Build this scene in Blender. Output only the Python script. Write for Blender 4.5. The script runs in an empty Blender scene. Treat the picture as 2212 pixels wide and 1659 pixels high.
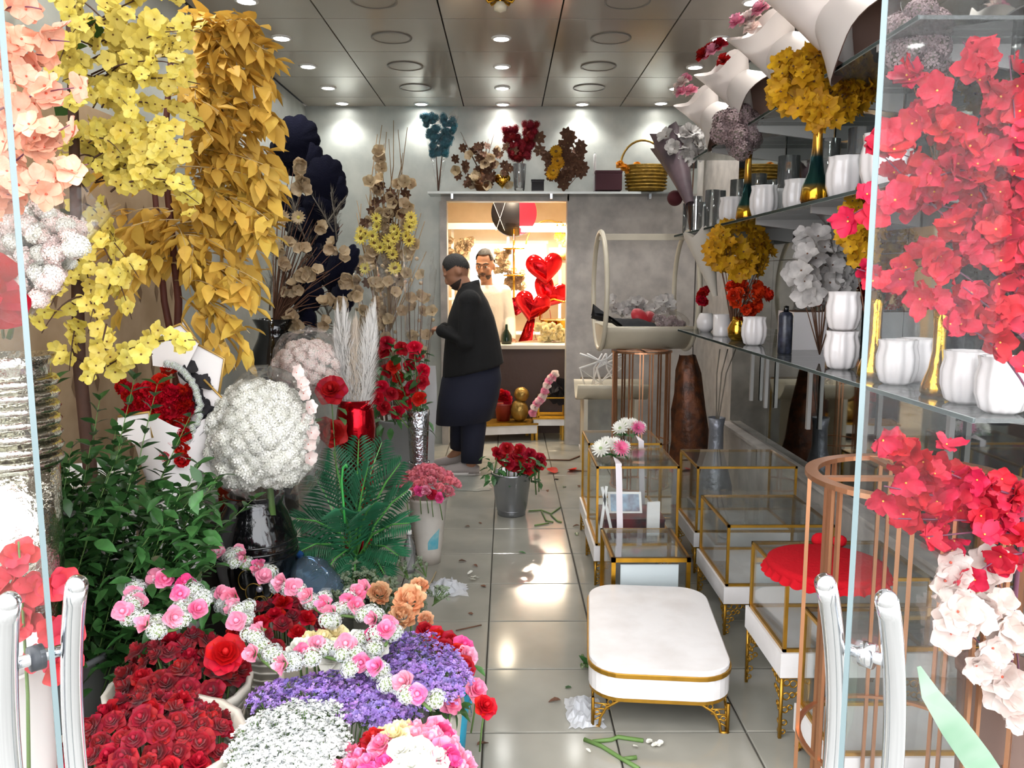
import bpy, math, random
import numpy as np
from mathutils import Vector, Matrix
R = random.Random(11)
PI = math.pi
SC = bpy.context.scene
COL = SC.collection

# ------------------------------------------------------------------ camera
F = 1740.0; CX = 1106.0; CY = 829.5; HC = 1.5
PITCH = math.atan((829.5 - 599.0) / F); YAW = math.atan(12.0 / F)
cam = bpy.data.cameras.new('camera'); camo = bpy.data.objects.new('camera', cam); COL.objects.link(camo)
cam.sensor_fit = 'HORIZONTAL'; cam.sensor_width = 36.0; cam.lens = 36.0 * F / 2212.0
cam.clip_start = 0.02; cam.clip_end = 200
camo.location = (0, 0, HC); camo.rotation_euler = (PI / 2 - PITCH, 0, -YAW)
SC.camera = camo

# ------------------------------------------------------------------ world: overcast daylight
W = bpy.data.worlds.new('overcast_sky'); SC.world = W; W.use_nodes = True
_n = W.node_tree.nodes; _l = W.node_tree.links
_bg = _n['Background']; _bg.inputs[1].default_value = 3.3
_tc = _n.new('ShaderNodeTexCoord'); _sx = _n.new('ShaderNodeSeparateXYZ'); _rp = _n.new('ShaderNodeValToRGB')
_l.new(_tc.outputs['Generated'], _sx.inputs[0]); _l.new(_sx.outputs['Z'], _rp.inputs[0])
_rp.color_ramp.elements[0].position = 0.0; _rp.color_ramp.elements[0].color = (0.93, 0.95, 1.0, 1)
_rp.color_ramp.elements[1].position = 0.7; _rp.color_ramp.elements[1].color = (1.0, 1.0, 1.0, 1)
_l.new(_rp.outputs[0], _bg.inputs[0])

SC.view_settings.view_transform = 'Standard'; SC.view_settings.look = 'None'
SC.view_settings.gamma = 1.0; SC.view_settings.use_curve_mapping = False
SC.view_settings.exposure = 0.75
SC.cycles.use_denoising = True
SC.cycles.max_bounces = 6; SC.cycles.diffuse_bounces = 3; SC.cycles.glossy_bounces = 4; SC.cycles.transmission_bounces = 4; SC.cycles.transparent_max_bounces = 20; SC.cycles.use_adaptive_sampling = True; SC.cycles.adaptive_threshold = 0.07; SC.cycles.caustics_reflective = False; SC.cycles.caustics_refractive = False

# room size
XL, XR, YF, YB, HT = -1.73, 1.66, 1.62, 7.2, 2.96
DOWN_X = (-1.38, -0.03, 1.32); DOWN_Y = (2.5, 3.17, 3.84, 4.52, 5.19, 5.86, 6.5, 7.06)

# ------------------------------------------------------------------ pixel -> world
def ray(px, py):
    x = (px - CX) / F; y = (CY - py) / F
    fy = math.cos(PITCH) + y * math.sin(PITCH); z = -math.sin(PITCH) + y * math.cos(PITCH)
    return (x * math.cos(YAW) + fy * math.sin(YAW), -x * math.sin(YAW) + fy * math.cos(YAW), z)
def at(px, py, Y):
    r = ray(px, py); t = Y / r[1]; return Vector((r[0] * t, Y, HC + r[2] * t))
def on(px, py, z):
    r = ray(px, py); t = (z - HC) / r[2]; return Vector((r[0] * t, r[1] * t, z))
def side(px, py, X):
    r = ray(px, py); t = X / r[0]; return Vector((X, r[1] * t, HC + r[2] * t))
def m_per_px(Y): return Y / F

# ------------------------------------------------------------------ materials
MATS = {}
def lin(c):
    if isinstance(c, str):
        c = c.lstrip('#'); c = [int(c[i:i + 2], 16) / 255 for i in (0, 2, 4)]
        c = [(v / 12.92 if v <= 0.04045 else ((v + 0.055) / 1.055) ** 2.4) for v in c]
    return (c[0], c[1], c[2], 1.0)
def mat(name, col, rough=0.5, metal=0.0, var=0.0, scale=8.0, col2=None, bump=0.0, bscale=60.0, spec=0.5, orand=0.0, trans=0.0, emit=None, estr=0.0, coat=0.0, sheen=0.0, hrand=0.0, detail=3.0, lo=0.35, hi=0.65):
    if name in MATS: return MATS[name]
    m = bpy.data.materials.new(name); m.use_nodes = True; MATS[name] = m
    nt = m.node_tree; n = nt.nodes; l = nt.links; b = n['Principled BSDF']
    b.inputs['Roughness'].default_value = rough; b.inputs['Metallic'].default_value = metal
    b.inputs['Specular IOR Level'].default_value = spec; b.inputs['Coat Weight'].default_value = coat
    b.inputs['Sheen Weight'].default_value = sheen
    base = lin(col); b.inputs['Base Color'].default_value = base
    sock = None
    tc = None
    if var or col2 is not None:
        tc = n.new('ShaderNodeTexCoord'); nz = n.new('ShaderNodeTexNoise'); rp = n.new('ShaderNodeValToRGB')
        nz.inputs['Scale'].default_value = scale; nz.inputs['Detail'].default_value = detail
        l.new(tc.outputs['Object'], nz.inputs['Vector']); l.new(nz.outputs[0], rp.inputs[0])
        e = rp.color_ramp.elements; e[0].position = lo; e[1].position = hi
        c2 = lin(col2) if col2 is not None else tuple(max(0, v * (1 - var)) for v in base[:3]) + (1,)
        e[0].color = base; e[1].color = c2; sock = rp.outputs[0]
    if orand or hrand:
        oi = n.new('ShaderNodeObjectInfo'); hs = n.new('ShaderNodeHueSaturation')
        mr = n.new('ShaderNodeMapRange'); mr.inputs[3].default_value = 1 - orand; mr.inputs[4].default_value = 1 + orand * 0.6
        l.new(oi.outputs['Random'], mr.inputs[0]); l.new(mr.outputs[0], hs.inputs['Value'])
        if hrand:
            m2 = n.new('ShaderNodeMapRange'); m2.inputs[3].default_value = 0.5 - hrand; m2.inputs[4].default_value = 0.5 + hrand
            mt = n.new('ShaderNodeMath'); mt.operation = 'MULTIPLY'; mt.inputs[1].default_value = 7.31
            fr = n.new('ShaderNodeMath'); fr.operation = 'FRACT'
            l.new(oi.outputs['Random'], mt.inputs[0]); l.new(mt.outputs[0], fr.inputs[0]); l.new(fr.outputs[0], m2.inputs[0]); l.new(m2.outputs[0], hs.inputs['Hue'])
        if sock is not None: l.new(sock, hs.inputs['Color'])
        else: hs.inputs['Color'].default_value = base
        sock = hs.outputs[0]
    if sock is not None: l.new(sock, b.inputs['Base Color'])
    if bump:
        if tc is None: tc = n.new('ShaderNodeTexCoord')
        nb = n.new('ShaderNodeTexNoise'); nb.inputs['Scale'].default_value = bscale; nb.inputs['Detail'].default_value = 3
        bp = n.new('ShaderNodeBump'); bp.inputs['Strength'].default_value = bump; bp.inputs['Distance'].default_value = 0.01
        l.new(tc.outputs['Object'], nb.inputs['Vector']); l.new(nb.outputs[0], bp.inputs['Height']); l.new(bp.outputs[0], b.inputs['Normal'])
    if emit is not None:
        b.inputs['Emission Color'].default_value = lin(emit); b.inputs['Emission Strength'].default_value = estr
    if trans:
        tr = n.new('ShaderNodeBsdfTranslucent'); mx = n.new('ShaderNodeMixShader'); mx.inputs[0].default_value = trans
        if sock is not None: l.new(sock, tr.inputs[0])
        else: tr.inputs[0].default_value = base
        l.new(b.outputs[0], mx.inputs[1]); l.new(tr.outputs[0], mx.inputs[2]); l.new(mx.outputs[0], n['Material Output'].inputs[0])
    return m
def clear(name, tint=(1, 1, 1), gloss=1.0, rough=0.02, haze=0.0, hazecol=(0.9, 0.9, 0.9), ior=1.45, bump=0.0, bscale=20.0):
    """thin clear sheet: see-through, Fresnel mirror reflection, a little dust"""
    if name in MATS: return MATS[name]
    m = bpy.data.materials.new(name); m.use_nodes = True; MATS[name] = m
    nt = m.node_tree; n = nt.nodes; l = nt.links; n.remove(n['Principled BSDF'])
    t = n.new('ShaderNodeBsdfTransparent'); t.inputs[0].default_value = (*tint, 1)
    g = n.new('ShaderNodeBsdfGlossy'); g.inputs['Roughness'].default_value = rough
    fr = n.new('ShaderNodeFresnel'); fr.inputs[0].default_value = ior
    ml = n.new('ShaderNodeMath'); ml.operation = 'MULTIPLY'; ml.inputs[1].default_value = gloss; ml.use_clamp = True
    l.new(fr.outputs[0], ml.inputs[0]); mx = n.new('ShaderNodeMixShader'); l.new(ml.outputs[0], mx.inputs[0])
    if bump:
        tc = n.new('ShaderNodeTexCoord'); nb = n.new('ShaderNodeTexNoise'); nb.inputs['Scale'].default_value = bscale
        bp = n.new('ShaderNodeBump'); bp.inputs['Strength'].default_value = bump; bp.inputs['Distance'].default_value = 0.02
        l.new(tc.outputs['Object'], nb.inputs['Vector']); l.new(nb.outputs[0], bp.inputs['Height'])
        l.new(bp.outputs[0], g.inputs['Normal']); l.new(bp.outputs[0], fr.inputs['Normal'])
    first = t.outputs[0]
    if haze:
        d = n.new('ShaderNodeBsdfDiffuse'); d.inputs[0].default_value = (*hazecol, 1); mh = n.new('ShaderNodeMixShader'); mh.inputs[0].default_value = haze
        l.new(t.outputs[0], mh.inputs[1]); l.new(d.outputs[0], mh.inputs[2]); first = mh.outputs[0]
    l.new(first, mx.inputs[1]); l.new(g.outputs[0], mx.inputs[2]); l.new(mx.outputs[0], n['Material Output'].inputs[0])
    return m
def emitter(name, col, s):
    if name in MATS: return MATS[name]
    m = bpy.data.materials.new(name); m.use_nodes = True; MATS[name] = m
    n = m.node_tree.nodes; n.remove(n['Principled BSDF']); e = n.new('ShaderNodeEmission'); e.inputs[0].default_value = lin(col); e.inputs[1].default_value = s
    m.node_tree.links.new(e.outputs[0], n['Material Output'].inputs[0]); return m

# ------------------------------------------------------------------ mesh building
def frame(d, up=(0, 0, 1)):
    d = np.array(d, float); d /= (np.linalg.norm(d) + 1e-12)
    u = np.array(up, float)
    if abs(np.dot(u, d)) > 0.98: u = np.array((1.0, 0, 0))
    a = np.cross(u, d); a /= np.linalg.norm(a); b = np.cross(d, a)
    return a, b, d
class MB:
    def __init__(s): s.V = []; s.F = []; s.M = []; s.n = 0
    def add(s, V, F, mi=0):
        V = np.asarray(V, float).reshape(-1, 3); s.V.append(V); n = s.n
        s.F += [tuple(i + n for i in f) for f in F]; s.M += [mi] * len(F); s.n += len(V); return s
    def box(s, c, size, mi=0, rz=0.0, rot=None):
        x, y, z = [v / 2 for v in size]
        V = np.array([(-x, -y, -z), (x, -y, -z), (x, y, -z), (-x, y, -z), (-x, -y, z), (x, -y, z), (x, y, z), (-x, y, z)])
        if rot is not None: V = V @ np.array(rot.to_3x3()).T
        elif rz: V = V @ np.array(Matrix.Rotation(rz, 3, 'Z')).T
        return s.add(V + np.array(c), [(0, 3, 2, 1), (4, 5, 6, 7), (0, 1, 5, 4), (1, 2, 6, 5), (2, 3, 7, 6), (3, 0, 4, 7)], mi)
    def bar(s, a, b, w, h=None, mi=0):
        """square bar from a to b"""
        h = w if h is None else h; a = np.array(a, float); b = np.array(b, float); A, B_, D = frame(b - a)
        V = [p + A * i * w / 2 + B_ * j * h / 2 for p in (a, b) for i, j in ((-1, -1), (1, -1), (1, 1), (-1, 1))]
        return s.add(V, [(0, 3, 2, 1), (4, 5, 6, 7), (0, 1, 5, 4), (1, 2, 6, 5), (2, 3, 7, 6), (3, 0, 4, 7)], mi)
    def tube(s, pts, r, n=6, mi=0, cap=True, closed=False):
        P = [np.array(p, float) for p in pts]; k = len(P); r = r if hasattr(r, '__len__') else [r] * k
        V = []; pa = None
        for i in range(k):
            d = (P[(i + 1) % k] - P[i - 1]) if closed else (P[min(i + 1, k - 1)] - P[max(i - 1, 0)])
            a, b, d = frame(d)
            if pa is not None:
                a = pa - d * np.dot(pa, d); a /= (np.linalg.norm(a) + 1e-9); b = np.cross(d, a)
            pa = a
            for j in range(n):
                t = 2 * PI * j / n; V.append(P[i] + (a * math.cos(t) + b * math.sin(t)) * r[i])
        Fc = []
        for i in range(k if closed else k - 1):
            i2 = (i + 1) % k
            for j in range(n): Fc.append((i * n + j, i * n + (j + 1) % n, i2 * n + (j + 1) % n, i2 * n + j))
        if cap and not closed: Fc += [tuple(range(n))[::-1], tuple((k - 1) * n + j for j in range(n))]
        return s.add(V, Fc, mi)
    def lathe(s, prof, n=20, c=(0, 0, 0), mi=0, cap=True, sx=1.0, sy=1.0, flute=0.0, fn=8, axis=None):
        V = []
        for r, z in prof:
            for j in range(n):
                t = 2 * PI * j / n; rr = r * (1 + flute * math.cos(fn * t)); V.append((rr * math.cos(t) * sx, rr * math.sin(t) * sy, z))
        V = np.array(V)
        if axis is not None:
            a, b, d = frame(axis); V = V @ np.array([a, b, d])
        k = len(prof); Fc = [(i * n + j, i * n + (j + 1) % n, (i + 1) * n + (j + 1) % n, (i + 1) * n + j) for i in range(k - 1) for j in range(n)]
        if cap:
            Fc += [tuple(range(n))[::-1]]
            if prof[-1][0] > 1e-4 and prof[0][1] != prof[-1][1]: Fc += [tuple((k - 1) * n + j for j in range(n))]
        return s.add(V + np.array(c), Fc, mi)
    def ball(s, c, r, n=8, m=6, mi=0, sc=(1, 1, 1), noise=0.0, rnd=None):
        V = []
        for i in range(m + 1):
            ph = PI * i / m
            for j in range(n):
                t = 2 * PI * j / n; k = 1 + (noise * (rnd.random() - 0.5) if noise else 0)
                V.append((math.sin(ph) * math.cos(t) * k * sc[0] * r + c[0], math.sin(ph) * math.sin(t) * k * sc[1] * r + c[1], math.cos(ph) * k * sc[2] * r + c[2]))
        return s.add(V, [(i * n + j, (i + 1) * n + j, (i + 1) * n + (j + 1) % n, i * n + (j + 1) % n) for i in range(m) for j in range(n)], mi)
    def loft(s, rings, mi=0, cap=True, closed=True):
        n = len(rings[0]); V = [p for r in rings for p in r]; q = n if closed else n - 1
        Fc = [(i * n + j, i * n + (j + 1) % n, (i + 1) * n + (j + 1) % n, (i + 1) * n + j) for i in range(len(rings) - 1) for j in range(q)]
        if cap and closed: Fc += [tuple(range(n))[::-1], tuple((len(rings) - 1) * n + j for j in range(n))]
        return s.add(V, Fc, mi)
    def merge(s, o, Mx=None, mi=None):
        V, Fc, Mi = o.raw()
        if Mx is not None: V = V @ np.array(Mx.to_3x3()).T + np.array(Mx.translation)
        n = s.n; s.V.append(V); s.F += [tuple(i + n for i in f) for f in Fc]; s.M += (Mi if mi is None else [mi] * len(Fc)); s.n += len(V); return s
    def raw(s): return np.concatenate(s.V), s.F, s.M
    def mesh(s, name, mats, smooth=True):
        V, Fc, Mi = s.raw(); me = bpy.data.meshes.new(name); me.from_pydata(V.tolist(), [], Fc)
        for m in (mats if isinstance(mats, (list, tuple)) else [mats]): me.materials.append(m)
        if isinstance(mats, (list, tuple)) and len(mats) > 1: me.polygons.foreach_set('material_index', Mi)
        if smooth: me.polygons.foreach_set('use_smooth', [True] * len(Fc))
        me.update(); return me
    def obj(s, name, mats, parent=None, smooth=True, loc=(0, 0, 0)):
        """vertices are given in the parent's space (or world when there is none)"""
        return link(name, s.mesh(name, mats, smooth), parent, loc)
def link(name, me, parent=None, loc=(0, 0, 0)):
    o = bpy.data.objects.new(name, me); COL.objects.link(o); o.location = loc
    if parent is not None: o.parent = parent
    return o
def tag(o, label, cat, group=None):
    o['label'] = label; o['category'] = cat
    if group: o['group'] = group
    return o
def thing(name, label, cat, loc=(0, 0, 0), group=None, rz=0.0):
    o = bpy.data.objects.new(name, None); COL.objects.link(o); o.location = loc; o.rotation_euler = (0, 0, rz); o.empty_display_size = 0.05
    return tag(o, label, cat, group)
def struct(o): o['kind'] = 'structure'; return o
def put(name, me, parent, loc, nrm=(0, 0, 1), s=1.0, roll=None, rel=True):
    """instance of a shared mesh: its +Z turned to nrm. loc is world; parent is only translated"""
    o = bpy.data.objects.new(name, me); COL.objects.link(o)
    if roll is None: roll = R.random() * 2 * PI
    q = Vector(nrm).normalized().to_track_quat('Z', 'Y')
    l = Vector(loc)
    if parent is not None:
        o.parent = parent
        if rel: l = l - parent.location
    sc = s if hasattr(s, '__len__') else (s, s, s)
    o.matrix_basis = Matrix.Translation(l) @ q.to_matrix().to_4x4() @ Matrix.Rotation(roll, 4, 'Z') @ Matrix.Diagonal((*sc, 1))
    return o
def dup(root, loc, label=None, group=None):
    r = root.copy(); COL.objects.link(r); r.location = loc
    if label: r['label'] = label
    if group: r['group'] = group
    for c in list(root.children):
        k = c.copy(); COL.objects.link(k); k.parent = r
        for g in list(c.children):
            q = g.copy(); COL.objects.link(q); q.parent = k
    return r
def rdir(up=0.0, spread=1.0):
    v = Vector((R.gauss(0, 1), R.gauss(0, 1), R.gauss(0, 1))).normalized() * spread + Vector((0, 0, up)); return v.normalized()
def lerp(a, b, t): return a + (b - a) * t
# ------------------------------------------------------------------ materials of the shell
M_tile = mat('floor_tile', '#9d9a90', 0.12, var=0.12, scale=3.0, col2='#8e8c83', orand=0.05, bump=0.02, bscale=3)
M_grout = mat('floor_grout', '#4a473f', 0.9)
M_ceil = mat('ceiling_panel', '#b0a79d', 0.16, var=0.05, scale=2.0, orand=0.04)
M_gap = mat('ceiling_gap', '#2e2c2a', 0.8)
M_wall = mat('marbled_wall', '#b6b9b2', 0.38, scale=5.0, col2='#a2a6a1', bump=0.05, bscale=30, detail=8)
M_wallg = mat('grey_plaster', '#c2bbb4', 0.6, scale=9.0, col2='#aaa39e', bump=0.08, bscale=40, detail=8)
M_paper = mat('beige_wallpaper', '#b79f80', 0.8, scale=6, col2='#a58c6c')
M_leafprint = mat('wallpaper_leaf_print', '#7d6348', 0.85)
M_mirror = mat('mirror_glass', '#9fa3a2', 0.03, metal=1.0)
M_white = mat('white_plastic', '#e8e6e4', 0.4)
M_steel = mat('polished_steel', '#d5d8dc', 0.12, metal=1.0)
M_gold = mat('gold_metal', '#c9952f', 0.28, metal=1.0, var=0.25, scale=14)
M_goldp = mat('gold_paint', '#b8892f', 0.32, metal=0.75, var=0.2, scale=20)
M_copper = mat('rose_gold_metal', '#c08a66', 0.3, metal=0.85, var=0.1)
M_glass = clear('clear_glass', (0.985, 0.995, 0.99), 0.55, 0.01, haze=0.012)
M_doorglass = clear('door_glass', (0.985, 0.99, 0.99), 0.16, 0.01, haze=0.003, ior=1.3)
M_glassedge = mat('glass_edge', '#9fb8b4', 0.15, spec=0.8)
M_cello = clear('cellophane', (1, 1, 1), 0.4, 0.12, haze=0.025, ior=1.4, bump=0.5, bscale=14)
M_marble = mat('white_marble_board', '#e9e6e6', 0.35, scale=7, col2='#d9d4d2', detail=9, lo=0.4, hi=0.75)
M_black = mat('black_gloss', '#0c0c0f', 0.12, coat=0.5)
M_darkbrown = mat('dark_brown_panel', '#2e2322', 0.35, var=0.3, scale=12)
M_pave = mat('pavement', '#8f8d88', 0.9, var=0.2, scale=2)

# ------------------------------------------------------------------ floor with tiles
fl = struct(MB().box(((XL + XR) / 2, (YF + 10.2) / 2, -0.035), (XR - XL + 0.3, 10.2 - YF, 0.05)).obj('floor', M_grout, smooth=False))
TP = 0.4375
tile_me = MB()
w = TP - 0.006; b = 0.004
tile_me.add([(-w/2, -w/2, -0.012), (w/2, -w/2, -0.012), (w/2, w/2, -0.012), (-w/2, w/2, -0.012), (-w/2, -w/2, -0.002), (w/2, -w/2, -0.002), (w/2, w/2, -0.002), (-w/2, w/2, -0.002),
             (-w/2+b, -w/2+b, 0), (w/2-b, -w/2+b, 0), (w/2-b, w/2-b, 0), (-w/2+b, w/2-b, 0)],
            [(0, 1, 5, 4), (1, 2, 6, 5), (2, 3, 7, 6), (3, 0, 4, 7), (4, 5, 9, 8), (5, 6, 10, 9), (6, 7, 11, 10), (7, 4, 8, 11), (8, 9, 10, 11)])
tile_me = tile_me.mesh('tile', M_tile, False)
for i in range(-4, 4):
    for j in range(-2, 17):
        x = 0.359 + TP / 2 + i * TP - TP; y = 2.502 + TP / 2 + j * TP
        if x < XL - 0.2 or x > XR + 0.2: continue
        link('tile', tile_me, fl, (x, y, 0))
struct(MB().box((0, -2.4, -0.06), (14, 8.0, 0.1)).obj('ground', M_pave, smooth=False))

# ------------------------------------------------------------------ ceiling with panels, recessed lights
ce = struct(MB().box(((XL + XR) / 2, (YF + YB) / 2, HT + 0.06), (XR - XL + 0.3, YB - YF + 0.2, 0.08)).obj('ceiling', M_gap, smooth=False))
CP = 0.674
w = CP - 0.009
cp_me = MB().box((0, 0, 0.008), (w, w, 0.016)).mesh('panel', M_ceil, False)
for i in range(-2, 3):
    for j in range(-7, 2):
        x = -0.03 + i * CP; y = 6.848 - CP / 2 + j * CP; sx = 1.0; sy = 1.0; 
        y0 = y - w / 2; y1 = min(y + w / 2, YB + 0.02)
        if y1 < YF or y0 > YB: continue
        o = link('panel', cp_me, ce, (x, (max(y0, YF - 0.05) + y1) / 2, HT)); o.scale = (1, (y1 - max(y0, YF - 0.05)) / w, 1)
lamp_ring = MB().lathe([(0.062, 0.0), (0.062, -0.006), (0.048, -0.010), (0.045, 0.0)], 28, cap=False).mesh('trim_ring', M_white)
lamp_disc = MB().lathe([(0.0, -0.0075), (0.046, -0.0075)], 24, cap=False).mesh('lens', emitter('downlight_lens', (1.0, 0.98, 0.93), 30.0))
lamps = [(x, y) for y in DOWN_Y for x in DOWN_X if not (y > 7 or (x == -0.03 and y < 4.6))] + [(-1.385, 7.06), (-0.72, 7.08), (-0.03, 7.09), (0.645, 7.08), (1.307, 7.04)]
rowname = {-1.38: 'left', -0.03: 'middle', 1.32: 'right'}
ORD = ('frontmost', 'second from the front', 'third from the front', 'fourth from the front', 'fifth from the front', 'sixth from the front', 'last before the back wall row')
LAST = {-1.385: 'leftmost', -0.72: 'second from the left', -0.03: 'middle', 0.645: 'second from the right', 1.307: 'rightmost'}
for k, (x, y) in enumerate(lamps):
    lb = 'lit round downlight in the %s ceiling row, %s' % (rowname[x], ORD[DOWN_Y.index(y)]) if y < 7 else 'lit round downlight close to the back wall, %s of five' % LAST[x]
    t = thing('downlight', lb, 'ceiling light', (x, y, HT - 0.001), 'lit recessed downlights')
    link('trim_ring', lamp_ring, t); link('lens', lamp_disc, t)
    L = bpy.data.lights.new('downlight_beam', 'SPOT'); L.energy = 11; L.spot_size = math.radians(125); L.spot_blend = 0.7; L.shadow_soft_size = 0.05; L.color = (1.0, 0.985, 0.95)
    lo = bpy.data.objects.new('downlight_beam', L); COL.objects.link(lo); lo.parent = t; lo.location = (0, 0, -0.03)
ring2 = MB().lathe([(0.125, 0.0), (0.125, -0.005), (0.112, -0.005), (0.11, 0.0)], 36, cap=False).mesh('trim_ring', mat('grey_ring', '#7a746d', 0.4))
disc2 = MB().lathe([(0.0, -0.002), (0.112, -0.002)], 32, cap=False).mesh('lens', mat('grey_lens', '#a49b92', 0.25))
for x, nm in ((-0.704, 'left'), (0.644, 'right')):
    for q, y in enumerate(DOWN_Y[2:7]):
        t = thing('ceiling_panel_light', 'unlit round flat ceiling light %s of the middle row, %s' % (nm, ('nearest the back wall', 'second from the back wall', 'third from the back wall', 'fourth from the back wall', 'frontmost')[4 - q]), 'ceiling light', (x, y, HT - 0.001), 'unlit round flat lights')
        link('trim_ring', ring2, t); link('lens', disc2, t)

# ------------------------------------------------------------------ walls
DX0, DX1, DZ = -0.521, 0.532, 2.158
wl = MB().box((XL - 0.06, (YF + YB) / 2, HT / 2), (0.12, YB - YF, HT))
wlo = struct(wl.obj('wall_left', M_wall, smooth=False))
wb = MB()
wb.box(((XL + DX0) / 2, YB + 0.06, HT / 2), (DX0 - XL, 0.12, HT))
wb.box(((XR + 0.1 + DX1) / 2, YB + 0.06, HT / 2), (XR + 0.1 - DX1, 0.12, HT))
wb.box(((DX0 + DX1) / 2, YB + 0.06, (HT + DZ) / 2), (DX1 - DX0, 0.12, HT - DZ))
wbo = struct(wb.obj('wall_back', M_wall, smooth=False))
# grey plaster surround below the wall shelf: jambs and lintel proud of the wall
tr = MB()
tr.box(((DX1 + XR) / 2, YB - 0.02, 1.11), (XR - DX1, 0.05, 2.22))
tr.box(((DX0 - 0.03 + DX1) / 2, YB - 0.02, (2.22 + DZ) / 2), (DX1 - DX0 + 0.06, 0.05, 2.22 - DZ))
tr.box((DX0 - 0.03, YB - 0.02, DZ / 2), (0.06, 0.05, DZ))
struct(tr.obj('trim_1', M_wallg, smooth=False))
wr = MB().box((XR + 0.07, (YF + YB) / 2, HT / 2), (0.12, YB - YF, HT))
wro = struct(wr.obj('wall_right', M_wallg, smooth=False))
struct(MB().box((1.625, (YF + 5.9) / 2, 0.21), (0.05, 5.9 - YF, 0.42)).box((1.62, (YF + 5.9) / 2, 0.43), (0.075, 5.9 - YF, 0.02)).obj('baseboard_right', M_wallg, smooth=False))
# mirror panels on the right wall
mp = MB().box((0, 0, 0), (0.006, 0.84, 1.0)).mesh('mirror_panel', M_mirror, False)
for k in range(5):
    for z0, z1 in ((0.45, 1.6), (1.604, 2.95)):
        o = link('mirror_panel', mp, wro, (XR + 0.004, 2.1 + k * 0.843, (z0 + z1) / 2)); o.scale = (1, 1, z1 - z0)
# left wall: a beige printed wallpaper field near the front, a grey rail further back
wp = link('wallpaper', MB().box((XL + 0.004, 3.0, 1.1), (0.008, 2.6, 2.2)).mesh('wallpaper', M_paper, False), wlo)
lp = MB()
for k in range(70):
    y = 1.75 + (k % 14) * 0.18 + (0.09 if (k // 14) % 2 else 0); z = 0.35 + (k // 14) * 0.36; h = 0.05
    lp.add([(XL + 0.0095, y, z - h), (XL + 0.0095, y + 0.022, z), (XL + 0.0095, y, z + h), (XL + 0.0095, y - 0.022, z)], [(0, 1, 2, 3)])
link('leaf_print', lp.mesh('leaf_print', M_leafprint, False), wp)
struct(MB().box((XL + 0.02, 5.9, 2.62), (0.04, 2.6, 0.07)).obj('trim_2', mat('rail_grey', '#8b897e', 0.5), smooth=False))
struct(MB().box(((XL + XR) / 2, YF - 0.06, (2.62 + HT) / 2), (XR - XL + 0.3, 0.12, HT - 2.62)).obj('wall_front', M_wallg, smooth=False))
# ------------------------------------------------------------------ back room shell
M_cream = mat('cream_wall', '#d9c6a8', 0.7, scale=4, col2='#cdb897')
br = MB(); X0, X1, Y0, Y1 = -1.75, 1.75, YB + 0.12, 10.2
br.box((X0 - 0.05, (Y0 + Y1) / 2, HT / 2), (0.1, Y1 - Y0, HT)); struct(br.obj('wall_storeroom_left', M_cream, smooth=False))
struct(MB().box((X1 + 0.05, (Y0 + Y1) / 2, HT / 2), (0.1, Y1 - Y0, HT)).obj('wall_storeroom_right', M_cream, smooth=False))
struct(MB().box((0, Y1 + 0.05, HT / 2), (X1 - X0, 0.1, HT)).obj('wall_storeroom_back', M_cream, smooth=False))
struct(MB().box((0, (Y0 + Y1) / 2, HT + 0.05), (X1 - X0, Y1 - Y0, 0.1)).obj('ceiling_storeroom', M_cream, smooth=False))
# ------------------------------------------------------------------ flora kit (shared meshes, radius about 1)
def petal_pts(L, Wd, cup=0.2, lift=0.2, curl=0.0, nu=3, nv=2, tipw=0.75, basew=0.25, ruffle=0.0, rnd=None):
    V = []; 
    for i in range(nu + 1):
        u = i / nu; w = Wd * (basew + (1 - basew) * math.sin(PI * min(1, u * tipw + 0.08)) ** 0.8) if u < 1 else Wd * 0.42
        for j in range(nv + 1):
            v = -1 + 2 * j / nv
            z = lift * u * L + curl * u * u * L + cup * v * v * w
            if ruffle and rnd and i == nu: z += ruffle * (rnd.random() - 0.5) * L
            x = u * L * (1 - 0.10 * v * v * u)
            V.append((x, v * w, z))
    Fc = [(i * (nv + 1) + j, (i + 1) * (nv + 1) + j, (i + 1) * (nv + 1) + j + 1, i * (nv + 1) + j + 1) for i in range(nu) for j in range(nv)]
    return np.array(V), Fc
def rotz(V, a): c, s = math.cos(a), math.sin(a); return np.stack([V[:, 0] * c - V[:, 1] * s, V[:, 0] * s + V[:, 1] * c, V[:, 2]], 1)
def blossom(seed, n=5, eye=.13, L=1.0, Wd=0.55, lift=0.25, cup=0.25, curl=-0.05, jitter=0.12, ruffle=0.25, nu=3, nv=2):
    r = random.Random(seed); b = MB()
    for k in range(n):
        V, Fc = petal_pts(L * (1 + jitter * (r.random() - 0.5)), Wd, cup, lift + jitter * 2 * (r.random() - 0.5), curl, nu, nv, ruffle=ruffle, rnd=r, basew=0.3)
        b.add(rotz(V, 2 * PI * k / n + jitter * (r.random() - 0.5)), Fc, 0)
    b.ball((0, 0, 0.08), eye, 6, 4, 1)
    return b
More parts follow.
